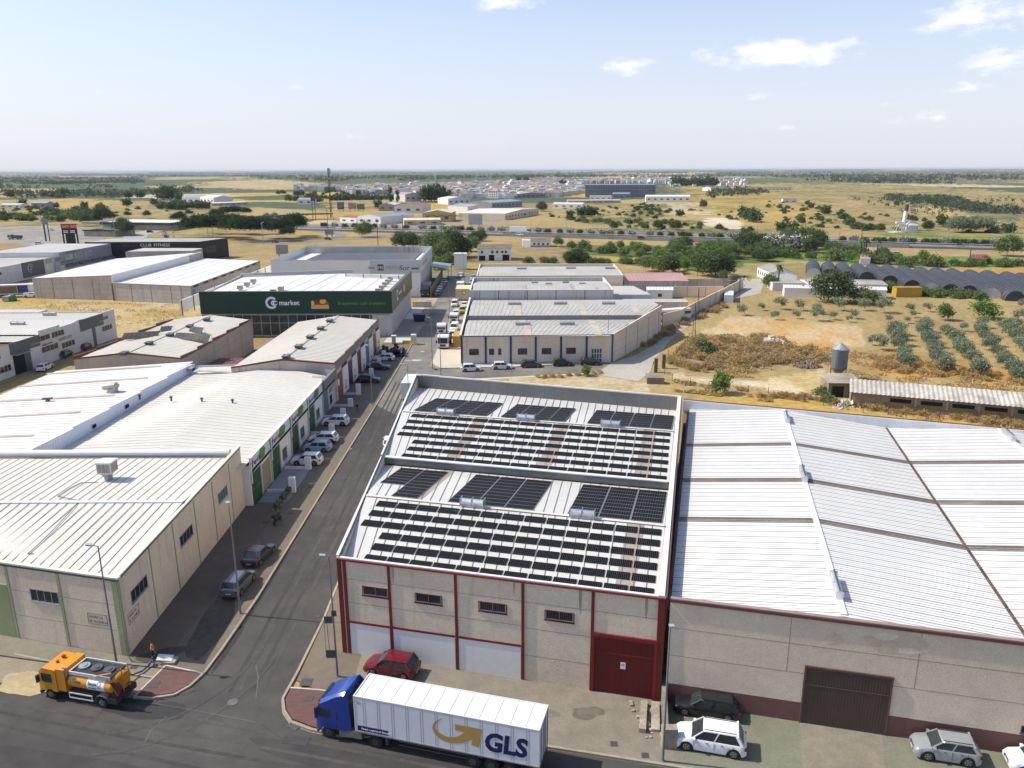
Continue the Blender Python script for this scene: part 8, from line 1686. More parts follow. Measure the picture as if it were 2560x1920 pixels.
billboard('B',705,445,765,445,2,9,'white and navy billboard near the lattice mast',mat('bill_navy',(.12,.14,.2),.6,0,.5,.6));billboard('B',485,520,525,520,15,21,'tall dark red billboard on a single post',mat('bill_red',(.12,.07,.07),.6,0,.4,.6));billboard('B',800,440,870,440,2,8,'pale pink billboard among the cluster by the workshops',mat('bill_pink',(.35,.26,.28),.6,0,.5,.8));billboard('B',875,445,940,445,2,7.5,'green billboard among the cluster by the workshops',mat('bill_green',(.10,.16,.13),.6,0,.5,.8));billboard('C',-375,565,-255,565,.5,8,'large blank pale billboard beside the yellow shop',mat('bill_blank',(.40,.42,.44),.6))
mx_,my_=P('B',650,500);t=bar_('lattice_mast','tall dark lattice mast with antennas rising above the horizon','mast',(mx_,my_));Hm=39.5;b=MB()
for k in range(26):
    z0,z1=Hm*k/26,Hm*(k+1)/26;w0,w1=.9-.45*k/26,.9-.45*(k+1)/26
    for i in range(3):
        a,c=i*2.094,(i+1)*2.094;q=lambda a,w,z:(mx_+w*math.cos(a),my_+w*math.sin(a),z);b.beam(q(a,w0,z0),q(a,w1,z1),.24,.24);b.beam(q(a,w0,z0),q(c,w1,z1),.12,.12);b.beam(q(a,w1,z1),q(c,w1,z1),.12,.12)
b.build('lattice',M_black,t);b=MB()
for z in (25,31,36,38.5,28):b.box(mx_-.6,mx_+1.5,my_-1.2,my_-.6,z,z+1.9);b.cyl((mx_+1.4,my_,z+.2),(mx_+1.4,my_-.5,z+.2),.6,n=10)
build_each(b,'antenna',M_mgrey,t)
for (r,u,v,hh,lb) in (('B',1270,655,12.5,'thick wooden pole before the curved workshop'),('B',1055,735,14,'lattice post behind the serrated hall'),('A',395,700,12,'pole with cross arms in the lorry yard'),('C',1100,545,9,'pole beyond the motorway by the green crops'),('D',1030,905,6,'thin pole behind the tunnel greenhouses'),('D',1735,900,6,'pole beside the red roofed shed'),('B',625,640,15,'short companion mast left of the lattice mast'),('D',800,740,9,'pole in front of the motorway palms')):
    p=P(r,u,v);b=MB();b.cyl((*p,0),(*p,hh),.22,.14,n=8);b.beam((p[0]-.9,p[1],hh-.4),(p[0]+.9,p[1],hh-.4),.12,.12);tag(b.build('utility_pole',M_dsteel,base=(*p,0)),lb,'utility pole')
def lampproto():
    t=thing('street_lamp','distant grey lamp post standing along the motorway and its ramps','street lamp',(0,0,0),group='distant lamp posts along motorway and ramps');b=MB();b.cyl((0,0,0),(0,0,11),.13,.08,n=6);b.build('pole',M_steel,t);b=MB();b.beam((0,0,11),(1.6,0,11.3),.12,.12);b.box(1.2,2.0,-.2,.2,11.2,11.4);b.build('lamp_head',M_alu,t);return t
lp0=lampproto();pts=[('h',535,690),('h',590,690),('h',1150,765),('h',915,470),('A',905,700),('A',1000,690),('B',1490,620),('B',1560,640),('C',1045,680),('C',1010,620),('C',1575,650),('C',1640,690),('C',2115,640),('D',15,700),('D',610,725),('D',1195,755),('D',1560,670),('D',2100,700),('B',60,720),('B',680,640),('D',1430,690),('C',165,690),('C',470,625)]
for i,q in enumerate(pts):p=P(*q);(setattr(lp0,'location',(*p,0)) if i==0 else copy_tree(lp0,(*p,0),R(random.Random(i).uniform(-40,40)+90)))
def hwcar(col,lb,p,z,h,kind='hatch'):car('driving_car',lb,'car',PT[col],(*p,z),h,kind,4.3,1.78,1.5)
for q in (('white','white car on the ramp bend side of the motorway near the tree',('B',712,605),1.0,'hatch'),('blue','dark blue car on the ramp below the pines',('B',165,715),.07,'sedan'),('dark','dark car entering the ramp bend by the grey sign',('B',625,690),.08,'hatch'),('silver','silver car on the motorway below the thick wooden pole',('B',1262,655),1.0,'hatch'),('white','white van on the motorway with trailer near the last oleanders on the left',('B',1712,655),1.0,'van'),
          ('white','white car on the near motorway lanes left of the small house',('C',68,667),1.0,'hatch'),('silver','silver saloon on the motorway above the retaining wall',('C',785,662),1.0,'sedan'),('black','black car on the motorway above the retaining wall',('C',1118,693),1.0,'hatch'),('yellow','cream yellow van on the motorway above the retaining wall',('C',1470,705),1.0,'van'),('lblue','blue and white van behind the oleanders',('C',1330,637),1.0,'van'),('navy','dark car on the motorway by the right hand lamp posts',('D',1660,765),1.0,'hatch'),('black','first dark car behind the oleanders on the right',('D',1870,745),1.0,'hatch'),('silver','silver car behind the oleanders on the right',('D',1920,745),1.0,'hatch'),('silver','silver car on the country road below the motorway',('D',1118,822),.06,'hatch'),
          ('blue','dark blue car on the service road near the green kiosk',('A',1298,628),.08,'hatch'),('silver','silver car first in the short queue by the pine island',('A',1418,635),.08,'hatch'),('white','white car in the middle of the short queue by the pine island',('A',1422,650),.08,'hatch'),('black','black car last in the short queue by the pine island',('A',1438,668),.08,'hatch'),('white','white pickup parked beyond the white roofed building',('A',340,730),.05,'hatch'),('white','white van parked behind the grey mound',('A',440,610),.05,'van'),('white','white off-road van parked left of the stained hall',('a',545,990),.05,'van'),('white','white saloon parked below the grey cladding panels',('E',390,568),.05,'hatch'),('dark','dark car under the white block building',('E',565,455),.05,'hatch'),('red','red car under the white block building',('E',735,390),.05,'hatch')):
    c,lb,pt_,z,kd=q;hwcar(c,lb,P(*pt_),z,R(-20 if pt_[0] in 'BCD' else (95 if pt_[0]=='E' or 'queue' in lb else 5)),kd)
lorry('box_lorry','white printed box lorry on the motorway behind the blue based house',PT['white'],(*P('C',70,645),1.0),R(-20),L=13,w=2.5,body='box',bcol=PT['white'],bh=2.9,cabh=3.2);lorry('box_lorry','white lorry half hidden behind the tall bushes at the motorway',PT['white'],(*P('D',200,710),1.0),R(-20),L=9,w=2.5,body='box',bcol=PT['white'],bh=2.4,cabh=3.0)
def curt(t,f,hw):
    b=MB();b.box(-f+6.5,f-4.5,-hw-.09,-hw-.031,1.2,3.7);b.build('blue_curtain',mat('curtain_blue',(.04,.06,.18),.7,0,.5,1),t);b=MB();b.box(-f+.8,-f+6.3,-hw-.09,-hw-.031,1.3,3.6);b.build('crate_load',mat('crate_brown',(.22,.16,.10),.8,0,.6,2.5),t)
lorry('tipper_lorry','pale tipper lorry in the dusty yard at far left',PT['silver'],(*P('f',270,545),.05),R(170),L=8,w=2.5,body='tipper',bcol=M_dsteel,bh=1.4,cabh=3);lorry('curtain_lorry','lorry with white roof and blue curtain side loaded with crates',PT['white'],(-158,250,.05),R(15),L=14,w=2.6,body='box',bcol=M_wblock,bh=3.0,cabh=3,extra=curt)
t=bar_('green_bin','bright green dome bin beside a grey bin at the plot edge','bin',P('a',210,1050));p=P('a',210,1050);b=MB();b.loft([[(p[0]+r_*math.cos(a),p[1]+r_*math.sin(a),z) for a in [2*math.pi*q/14 for q in range(14)]] for r_,z in ((1.3,0),(1.4,.8),(1.1,1.6),(.4,2.0))]);b.build('dome',mat('bin_green',(.05,.22,.06),.5),t,smooth=True)
p=P('a',120,1060);b=MB();b.box(p[0]-1,p[0]+1,p[1]-.6,p[1]+.6,.1,1.4);b.box(p[0]-1.05,p[0]+1.05,p[1]-.65,p[1]+.65,1.4,1.6);tag(b.build('grey_bin',M_steel,base=(*p,0)),'pale grey wheeled bin left of the green dome bin','bin')
p=P('D',1150,625);t=bar_('batching_tower','red and white industrial tower with conveyor and hopper beyond the motorway','tower',p);x,y=p;b=MB();b.cyl((x+1,y,4),(x+1.5,y,13),1.25,n=14);b.build('silo',M_white,t);b=MB();b.cyl((x+1.5,y,13),(x+1.6,y,17),1.15,n=14);b.build('red_top',mat('tower_red',(.18,.05,.04),.8,0,.3,.5),t)
b=MB();[b.beam((x+a,y+c,0),(x+a*.5+.4,y+c*.5,6),.3,.3) for a in (-5,-3,-1,1.5) for c in (-2,2)];[b.beam((x-5,y+c,3.5),(x+2,y+c,4),.3,.3) for c in (-2,2)];b.beam((x-4,y,6),(x+1,y,6),2,.8);b.build('gantry',M_wblock,t);b=MB();b.loft([[(x+6-k,y-k,z),(x+6+k,y-k,z),(x+6+k,y+k,z),(x+6-k,y+k,z)] for k,z in ((2.6,3.2),(3,4.4),(.6,7.2))]);b.box(x+3.5,x+8.5,y-2.3,y+2.3,0,3.2);b.build('hopper',M_wblock,t)
fa,fwl=hall('grey_factory','very long dark grey ribbed factory block in front of the town','factory',(106,1150),(205,1140),(210,1180),(110,1190),17,0,None,mat('factory_rib',(.17,.175,.19),.8,0,.1,.1),M_mgrey,pitch=0);w=fwl['f'];b=MB();[w.slab(b,i*2.4,i*2.4+.5,0,16.5,0,.4) for i in range(40)];[w.slab(b,0,w.L,z,z+.5,.41,.6) for z in (5,10.5)];b.build('ribs',mat('factory_pale',(.34,.35,.36),.8),fa)
HALLS=[('long white panelled shed below the factory',1155,360,1540,360,8.5,12,M_white,M_wroof2,'C'),('white flat shed with cream roof in the straw field',350,415,610,418,6,14,M_white,M_wroof,'C'),('grey shed at the foot of the factory',870,330,1020,330,8,14,M_mgrey,M_steel,'C'),('small white shed at the foot of the factory',670,345,860,345,6,14,M_white,M_steel,'C'),('long beige workshop with many roofs at the town edge',0,510,240,440,7,40,M_beige2,M_croof,'C'),
 ('white workshop with round emblem wall and curved grey roof',880,550,1080,558,7.5,40,M_white,M_steel,'B'),('low white workshop with red roofed front by the motorway',725,540,870,548,5.5,14,M_white,mat('faded_red_roof',(.24,.10,.085),.8),'B'),('red roofed hall behind the curved workshop',1195,460,1440,460,9,45,M_wblock,MATS['faded_red_roof'],'B'),('yellow shop hall with big dark lettering',1440,535,1690,535,9.5,26,mat('yellow_render',(.50,.37,.12),.8),M_wroof,'B'),('beige low canopy hall before the yellow shop',1280,565,1600,560,5,18,M_conc,MATS['cream_paint'],'B'),('grey roofed hall with dark windows right of the yellow shop',1830,470,2030,460,9,30,M_wblock,MATS['grey_tile'],'B'),('white hall with small dark name behind the yellow shop',1660,385,1850,380,9,30,M_white,M_wroof,'B'),('grey roofed long hall left of the town edge',1060,440,1200,440,8,30,M_mgrey,M_wroof,'B'),('low long shed at the right before the factory',2050,505,2350,490,6,16,M_wblock,M_croof,'B'),('pair of pale sheds beyond the grey roofed hall',2040,420,2300,400,8,30,M_mgrey,M_steel,'B'),('dark yard hall left of the factory',40,330,280,325,8,40,M_mgrey,M_wroof,'C'),('pink roofed block house before the tall trees',1290,360,1430,355,12,25,M_wblock,MATS['pink_sheet'],'B'),
 ('small white house with green shutters near the tall billboard',360,385,490,385,8,14,M_white,M_mgrey,'B'),('white farm hall with dark arched doorway on the left plain',1575,370,1725,372,9,25,M_wblock,M_steel,'A'),('bright white hall beside the arched doorway hall',1730,372,1850,378,10,25,M_white,M_wroof2,'A'),('long low wall-like shed behind the pines',1830,398,2140,385,4,16,M_conc,M_wroof,'A'),('small grey shed in the left fields',275,412,410,412,7,12,M_mgrey,M_steel,'A'),('cluster of low white sheds at the far left',0,415,180,415,5,14,M_white,M_wroof,'A'),('long brown roofed shed row at the right of the town',2000-2212,262,205,262,6,10,M_wblock,MATS['brown_tile'],'D'),('small brown shed in the golden field',130,370,250,370,5,10,M_wblock,MATS['brown_tile'],'D'),('low building with wide brown roof right of the pines',1720,270,1870,268,8,30,M_wblock,MATS['brown_tile'],'C'),('grey wall shed left of the factory yard',480,375,940,372,4.5,6,M_conc,M_conc,'C')]
for lb,u0,v0,u1,v1,hh,dp,wm_,rm,r in HALLS:
    a,c=P(r,u0,v0),P(r,u1,v1)
    if 'workshop with many' in lb:a,c=P('C',-60,520),P('C',230,470)
    d=Vector((c[0]-a[0],c[1]-a[1])).normalized();n=(-d.y,d.x);o,hw_=hall('distant_hall',lb,'hall',a,c,(c[0]+n[0]*dp,c[1]+n[1]*dp),(a[0]+n[0]*dp,a[1]+n[1]*dp),hh*.72,hh*.22,'x' if (c[0]-a[0])>dp else 'y',wm_,rm,pitch=0)
    w=hw_['f'];b=MB();k=max(2,int(w.L/7));[w.slab(b,w.L*(i+.3)/k,w.L*(i+.7)/k,hh*.25,hh*.45,0,.1) for i in range(k)];b.build('window_row',M_dsteel,o)
    if 'lettering' in lb:text(w,'FRUTAS DEL CONDADO',3,4.0,1.6,M_dsteel,o,out=.1,sx=1.15)
def house_proto(k):
    rnd=random.Random(k);wd,dp,hh=rnd.uniform(8,15),rnd.uniform(8,14),rnd.uniform(5,9.5);t=thing('town_house','small white house among the packed houses of the distant town','house',(0,0,0),group='white houses of the distant town');wm_=[M_wblock,M_white,M_wblock,mat('town_cream',(.58,.52,.42),.8)][k%4]
    b=MB();b.box(-wd/2,wd/2,-dp/2,dp/2,-2,hh);b.box(-wd/4,wd/3,-dp/4,dp/2,hh,hh+rnd.uniform(1,3));b.build('wall',wm_,t);b=MB()
    if k%3==0:b.add([(-wd/2,-dp/2,hh),(wd/2,-dp/2,hh),(wd/2,dp/2,hh),(-wd/2,dp/2,hh),(-wd/2,0,hh+2),(wd/2,0,hh+2)],[(0,1,5,4),(2,3,4,5),(0,4,3),(1,2,5)]);b.build('roof',mat('town_tile',(.30,.17,.11),.9),t)
    else:b.box(-wd/2-.1,wd/2+.1,-dp/2-.1,dp/2+.1,hh-.4,hh+.3);b.build('roof',[M_wblock,mat('town_terrace',(.34,.24,.19),.9)][k%2],t)
    b=MB();n=int(wd/3)
    for i in range(n):
        for z in (1.2,4.0,6.8):
            if z<hh-1.5:x=-wd/2+1+i*3;b.box(x,x+1.1,-dp/2-.06,-dp/2-.01,z,z+1.4)
    b.build('windows',M_dsteel,t);return t
protos=[house_proto(k) for k in range(9)];used=set();rnd=random.Random(11)
TOWN=[(pp('i',[(1490,118),(1700,112),(1700,132),(1480,132)])),pp('B',[(340,262),(620,245),(640,262),(360,270)]),pp('B',[(620,245),(1250,225),(2212,200),(2212,330),(1850,330),(1000,290),(700,275)]),pp('C',[(-20,195),(300,180),(620,190),(620,290),(400,320),(-20,330)]),pp('C',[(620,186),(1400,178),(1400,208),(620,206)]),pp('C',[(1300,185),(2030,180),(2030,218),(1400,236)]),pp('D',[(-20,170),(560,165),(700,195),(-20,205)])]
cnt=0;tries=0;MAXH=298
while cnt<MAXH and tries<20000:
    tries+=1;poly=TOWN[rnd.choices(range(7),(6,3,60,44,14,7,0))[0]];xs_=[q[0] for q in poly];ys_=[q[1] for q in poly];x,y=rnd.uniform(min(xs_),max(xs_)),rnd.uniform(min(ys_),max(ys_))
    if not inpoly(np.array([x]),np.array([y]),poly)[0]:continue
    X,Y=ray_ground(x,y);key=(int(X/10),int(Y/13))
    if key in used or (95<X<215 and 1120<Y<1200):continue
    used.add(key);k=rnd.randrange(9);s_=rnd.uniform(.85,1.25);pr=protos[k];loc=(X,Y,zat(X,Y));rz=rnd.uniform(-.5,.5)
    if not pr.get('_u'):pr['_u']=1;pr.location=loc;pr.rotation_euler.z=rz
    else:o=copy_tree(pr,loc,rz,s_)
    cnt+=1
for pr in protos:del pr['_u']
b=MB();n=0
for i in range(9000):
    poly=TOWN[rnd.choices(range(7),(2,1,60,46,14,4,0))[0]];xs_=[q[0] for q in poly];ys_=[q[1] for q in poly];x,y=rnd.uniform(min(xs_),max(xs_)),rnd.uniform(min(ys_),max(ys_))
    if not inpoly(np.array([x]),np.array([y]),poly)[0]:continue
    X,Y=ray_ground(x,y);key=(int(X/10),int(Y/13))
    if key in used:continue
    used.add(key);z=zat(X,Y);wd,dp,hh=rnd.uniform(6,12),rnd.uniform(6,12),rnd.uniform(4,8.5);b.prism([(X-wd/2,Y-dp/2),(X+wd/2,Y-dp/2),(X+wd/2,Y+dp/2),(X-wd/2,Y+dp/2)],z-2,z+hh,rnd.choice((0,1,1,2,4)),rnd.choice((0,1,3,3,4)))
o=b.build('town_roofs',[M_white,M_wblock,MATS['town_cream'],MATS['town_tile'],M_mgrey]);tag(o,'packed mass of white houses deep in the distant town','houses',kind='stuff')
p=(P('B',1548,215));b=MB();X,Y=p;b.box(X-2.2,X+2.2,Y-2.2,Y+2.2,zat(X,Y)-2,26);b.cyl((X,Y,26),(X,Y,33),2.6,.2,n=8);tag(b.build('church_tower',MATS['town_cream'],base=(X,Y,0)),'slim church tower above the distant town','tower')
# =================================================================== VEGETATION
def leafmat(name,col,var=.35,tr=.25):
    m=mat(name,col,.7,0,.2,1.2,0,10,0,spec=.15,isl=var);n,l=m.node_tree.nodes,m.node_tree.links;b=n["Principled BSDF"];tb=n.new("ShaderNodeBsdfTranslucent");tb.inputs[0].default_value=(*[min(1,c*1.6) for c in col],1);mxs=n.new("ShaderNodeMixShader");mxs.inputs[0].default_value=tr;out=n["Material Output"];l.new(b.outputs[0],mxs.inputs[1]);l.new(tb.outputs[0],mxs.inputs[2]);l.new(mxs.outputs[0],out.inputs[0]);return m
def quads_mesh(name,cen,siz,mats,midx,rng,extra=None,flat=0.0):
    n=len(cen);a=rng.normal(size=(n,3));a/=np.linalg.norm(a,axis=1)[:,None];c=rng.normal(size=(n,3));c[:,2]*=(1-flat);c-=a*(a*c).sum(1)[:,None];c/=np.linalg.norm(c,axis=1)[:,None];a*=siz[:,None];c*=siz[:,None]*.7
    v=np.stack([cen-a-c*.3,cen+c*.9-a*.2,cen+a+c*.2,cen-c*.8+a*.3],1).reshape(-1,3);f=np.arange(4*n,dtype=np.int32)
    me=bpy.data.meshes.new(name);me.vertices.add(4*n);me.vertices.foreach_set('co',v.ravel());me.loops.add(4*n);me.loops.foreach_set('vertex_index',f);me.polygons.add(n);me.polygons.foreach_set('loop_start',f[::4].copy());me.polygons.foreach_set('loop_total',np.full(n,4,np.int32));me.update()
    for m in mats:me.materials.append(m)
    me.polygons.foreach_set('material_index',midx.astype(np.int32));return me
def crown_pts(rng,ncl,per,rx,rz,cz,clr,under=-.3,shell=.55):
    d=rng.normal(size=(ncl*3,3));d/=np.linalg.norm(d,axis=1)[:,None];d=d[d[:,2]>under][:ncl];r=shell+(1-shell)*rng.random(len(d));k=.78+.4*rng.random(len(d));cc=d*(r*k)[:,None]*np.array([rx,rx,rz])+np.array([0,0,cz])
    p=np.repeat(cc,per,0)+rng.normal(size=(len(cc)*per,3))*clr*.5*(np.array([1,1,.8]));return p
PROTO={}
def plant(key,name,label,group,mats,h,rx,rz,cz,ncl,per,clr,leaf,trunk=.0,under=-.3,seed=1,white=0,flat=0.0):
    rng=np.random.default_rng(seed);p=crown_pts(rng,ncl,per,rx,rz,cz,clr,under);p=p[p[:,2]>.03];mi=(rng.random(len(p))<white).astype(int) if len(mats)>1 else np.zeros(len(p))
    t=thing(name,label,{'p':'tree','o':'tree','t':'tree','c':'tree','m':'palm tree','l':'bush','b':'bush','d':'bush'}[key[0]],(0,0,-900),group=group)
    me=quads_mesh('crown',p,leaf*(.6+.8*rng.random(len(p))),mats,mi,rng,flat=flat);c=bpy.data.objects.new('crown',me);COL.objects.link(c);c.parent=t
    b=MB();rnd=random.Random(seed)
    if trunk:
        b.cyl((0,0,-.2),(.05*h,.02*h,cz*.75),trunk,trunk*.55,n=7)
        for i in range(6):a=i*1.05+rnd.random();b.cyl((.05*h*.6,0,cz*(.45+.05*i)),(rx*.6*math.cos(a),rx*.6*math.sin(a),cz+rz*.2*rnd.random()),trunk*.4,trunk*.12,n=5)
        b.build('trunk',M_bark,t)
    PROTO[key]=[t,h,False]
M_bark=mat('tree_bark',(.10,.075,.055),.95,0,.2,5)
G_pine,G_dark,G_mid,G_bri,G_olv,G_dry,G_ole=leafmat('pine_needles',(.032,.058,.018),.45),leafmat('dark_leaves',(.072,.105,.04),.45),leafmat('mid_leaves',(.125,.17,.058),.4),leafmat('bright_leaves',(.13,.20,.05),.4),leafmat('olive_leaves',(.21,.24,.15),.4),leafmat('dry_brush',(.36,.265,.14),.4),leafmat('oleander_leaves',(.06,.095,.04),.4)
G_wf=leafmat('white_blossom',(.62,.58,.54),.2);G_pf=leafmat('purple_leaves',(.085,.04,.045),.4);G_straw=leafmat('straw_tuft',(.42,.29,.12),.35)
plant('pine','pine_tree','dark umbrella pine in the cluster inside the road bend','umbrella pines inside the road bend',[G_pine],12.5,7,3.6,8.6,130,34,1.9,.36,.35,-.35,3)
plant('pine2','pine_tree','dark dense conifer beside the green roofed canopies','conifers by the green canopies',[G_dark],13,6.2,4.6,7.5,110,30,2.0,.38,.35,-.6,4)
plant('olive','olive_tree','grey green olive tree in the rows right of the silo','olive trees in rows behind the old barn',[G_olv],4,2.0,1.45,2.3,70,26,.75,.17,.14,-.7,5)
plant('olive2','olive_tree','small young olive tree in front of the farm sheds','young olive trees before the farm sheds',[G_olv],3,1.3,1.2,1.8,40,18,.6,.15,.08,-.6,6)
plant('tree','broadleaf_tree','dense green tree in the belt between motorway and halls','trees between motorway and halls',[G_mid],8,4.0,3.4,4.4,110,26,1.5,.3,.22,-.75,7)
plant('tree2','broadleaf_tree','dark round tree in the belt between motorway and halls','dark trees between motorway and halls',[G_dark],8,4.6,3.5,4.2,120,26,1.6,.3,.25,-.85,8)
plant('tree3','orchard_tree','bright green orchard tree in the plots below the motorway','orchard trees below the motorway',[G_bri],4,2.0,1.9,2.1,50,20,.9,.24,.12,-.8,9)
plant('tree4','field_tree','lone dark tree standing in the far golden fields','lone trees in the far fields',[G_dark],7,3.6,3.0,3.6,46,16,1.5,.55,.2,-.85,10)
plant('cypress','cypress_tree','narrow dark cypress near the town edge','cypresses near the town edge',[G_dark],14,1.6,6.5,7,50,16,1.2,.5,.2,-1,12)
plant('lead','oleander_bush','round oleander bush covered in white blossom on the motorway median','white oleanders on the motorway median',[G_ole,G_wf],3.4,2.4,1.7,1.7,60,22,.8,.22,0,-.9,13,white=.42)
plant('lgreen','oleander_bush','round green oleander bush without blossom on the motorway median','green oleanders on the motorway median',[G_ole],3.0,2.2,1.5,1.5,60,20,.8,.22,0,-.9,14)
plant('lpurple','oleander_bush','round reddish purple bush on the motorway median','purple bushes on the motorway median',[G_pf,G_ole],3.2,2.3,1.6,1.6,60,20,.8,.22,0,-.9,15,white=.25)
plant('bush','green_bush','low green scrub bush in the belt below the motorway','green scrub bushes',[G_mid],2.4,1.9,1.2,1.0,40,18,.8,.22,0,-.7,16)
plant('bdark','dark_bush','low dark scrub bush in the fields beyond the motorway','dark scrub bushes beyond the motorway',[G_dark],2.6,2.6,1.4,1.1,34,14,1.0,.4,0,-.7,17)
plant('dry','dry_shrub','brown dried shrub in the weedy lot beside the farm track','dried shrubs in the weedy lot',[G_dry,G_olv],1.5,1.2,.75,.55,34,26,.45,.10,0,-.6,18,white=.1)
plant('dry2','straw_tussock','straw coloured tall grass tussock at the edge of the dry ground','straw tussocks at the dry edges',[G_straw,G_dry],1.1,1.0,.6,.4,26,24,.35,.09,0,-.5,19,white=.25)
def put(key,p,h,label=None,group=None,z=None,sx=1.0):
    pr=PROTO[key];s=h/pr[1];rnd=random.Random(int(p[0]*13+p[1]*7));loc=(p[0],p[1],zat(*p) if z is None else z);rz=rnd.uniform(0,6.28);sc=(s*sx*rnd.uniform(.9,1.12),s*sx*rnd.uniform(.9,1.12),s)
    if not pr[2] and not label:pr[2]=True;pr[0].location=loc;pr[0].rotation_euler.z=rz;pr[0].scale=sc;return pr[0]
    o=copy_tree(pr[0],loc,rz,sc,label,group)
    if label and not group and 'group' in o:del o['group']
    return o
for u,v,h in ((220,560,10),(370,685,12),(470,690,13.5),(560,680,12),(690,680,13.5),(800,700,12),(900,722,13),(1010,722,13),(1100,715,12.5),(1210,690,12),(1300,715,11.5),(1380,700,12),(1480,680,13.5),(1530,660,11),(1420,722,8),(600,640,12),(850,640,12),(980,650,11),(1180,640,10),(630,500,9),(720,480,10),(800,470,10),(880,460,9),(960,460,8)):put('pine',P('h',u,v),h)
for u,v,h in ((890,560,15),(950,545,10),(740,570,9),(1060,650,11),(1100,655,9),(830,560,8),(1270,505,7)):put('pine2',P('A',u,v),h)
put('tree2',P('D',540,1225),9.0,'large dark round tree covering the middle of the long white shed',sx=1.15);put('tree',P('D',830,1245),5.0,'spreading green shrubby tree right of the large dark round tree',sx=1.5)
put('tree3',P('D',1525,1385),4.2,'bright green small tree alone in the stubble below the tunnels');put('tree3',P('D',1870,1370),4.4,'wide bright green tree right of the lone small tree',sx=1.6);put('tree',P('D',2070,830),10,'dark green tree at the far right below the motorway',sx=1.1)
put('tree',P('B',930,668),9.5,'bright tree standing alone between ramp and motorway',sx=1.0)
for a,c,n in (((1100,265),(1200,560),7),((1330,240),(1510,580),8),((1540,260),(1840,625),9),((1820,240),(2130,670),10),((2040,240),(2500,700),10),((2170,210),(2800,640),9),((2420,240),(3100,640),8)):
    A_,B_=Vector(P('H',*a)),Vector(P('H',*c));rnd=random.Random(n*a[0])
    for k in range(n):q=A_.lerp(B_,k/(n-1));put('olive',(q.x+rnd.uniform(-.6,.6),q.y+rnd.uniform(-.8,.8)),rnd.uniform(2.6,3.9),sx=.95)
for u,v,h in ((100,1290,3.6),(270,1300,3.2),(420,1330,3.0),(610,1300,3.8),(820,1300,3.4),(1000,1320,4.2),(1220,1320,2.8),(60,1380,2.4),(240,1370,2.2),(560,1380,2.3),(740,1370,2.6),(1250,1360,2),(1370,1310,2.6),(1040,1400,2),(1200,1410,1.8),(1360,1420,2),(1690,1480,2.2),(1850,1450,2.8),(2010,1470,2.4),(960,1640,3.6),(900,1600,2.4),(2170,1400,3.4),(700,1400,1.8),(430,1390,3.6),(2200,1290,3),(-230,1340,3),(-60,1300,2.2)):put('olive2',P('D',u,v),h)
med=[Vector((*a,0)).lerp(Vector((*c,0)),k/400) for a,c in zip(hw,hw[1:]) for k in range(400)];off=Vector((.42,.90,0))
mpx=[(to_px(q.x+off.x*15.5,q.y+off.y*15.5,1.0)[0],q+off*15.5) for q in med]
def at_px(X):return min(mpx,key=lambda t_:abs(float(t_[0])-X))[1]
for r,us in (('B','590p 680w 770g 850p 945p 1015p 1100w 1195w 1295g 1440w 1530g 1610w 1700w 1765p 1850g 1940w 2030w 2125w'),('C','225w 305g 415g 505w 585g 675w 770w 850w 940g 1030w 1190w 1280g 1375g 1465p 1530g 1640g 1720w 1795g 1885w 1985w 2080w 2165p'),('D','20w 110w 480w 640g 740w 835g 930g 990g 1075g 1165w 1240g 1360g 1440g 1530w 1620g 1695g 1780g 1870g 1960w 2050w 2150g 2230w')):
    for q in us.split():o_=ORI[r];pt_=at_px(o_[0]+int(q[:-1])/3.456);put({'w':'lead','g':'lgreen','p':'lpurple'}[q[-1]],(pt_.x,pt_.y),{'w':3.6,'g':2.9,'p':3.4}[q[-1]],z=1.0)
def scatter(poly,n,keys,h0,h1,seed,sx=1.0,spacing=0,world=False):
    rnd=random.Random(seed);xs_=[q[0] for q in poly];ys_=[q[1] for q in poly];c=0;t=0;W_=[ray_ground(*q) for q in poly];wx=[q[0] for q in W_];wy=[q[1] for q in W_]
    while c<n and t<n*60:
        t+=1;X,Y=rnd.uniform(min(wx),max(wx)),rnd.uniform(min(wy),max(wy))
        if inpoly(np.array([X]),np.array([Y]),W_)[0]:put(rnd.choice(keys),(X,Y),rnd.uniform(h0,h1),sx=sx);c+=1
scatter(pp('C',[(460,770),(1050,800),(1900,800),(1950,900),(1500,940),(1150,860),(700,820)]),46,['tree3','tree3','bush','tree'],3,5,1)
scatter(pp('C',[(1370,770),(2230,800),(2240,880),(1400,840)]),34,['tree2','tree','tree'],4.5,7.5,2)
scatter(pp('C',[(-20,885),(700,885),(1100,890),(1400,920),(1200,900),(500,895)]),30,['bush'],1.5,2.8,3)
scatter(pp('D',[(-30,830),(900,800),(1400,870),(1500,940),(700,900),(-30,850)]),36,['tree3','tree','bush','bush'],2.5,5,4)
scatter(pp('D',[(1300,900),(2230,880),(2230,930),(1300,930)]),22,['bush','tree3'],1.8,3,5);scatter(pp('D',[(1240,1170),(1900,1215),(1990,1205),(1260,1140)]),26,['bush'],1.8,2.6,6)
scatter(pp('D',[(940,1110),(1100,1120),(1090,1140),(950,1130)]),6,['bush'],2,3,7);scatter(pp('B',[(1530,880),(1640,860),(1640,900),(1620,960),(1540,960)]),6,['bush','tree3'],2.5,4,8)
for u,v,h,k in ((1560,850,12,'tree'),(1640,840,13,'tree'),(1720,840,12,'tree2'),(1780,840,9,'tree2'),(1600,880,9,'tree'),(1660,900,5,'tree'),(1240,760,8,'tree2'),(1330,765,8,'tree2'),(1390,760,7,'tree'),(1860,790,7,'tree'),(1900,735,7,'tree2'),(1950,700,6,'tree2')):put(k,P('B',u,v),h)
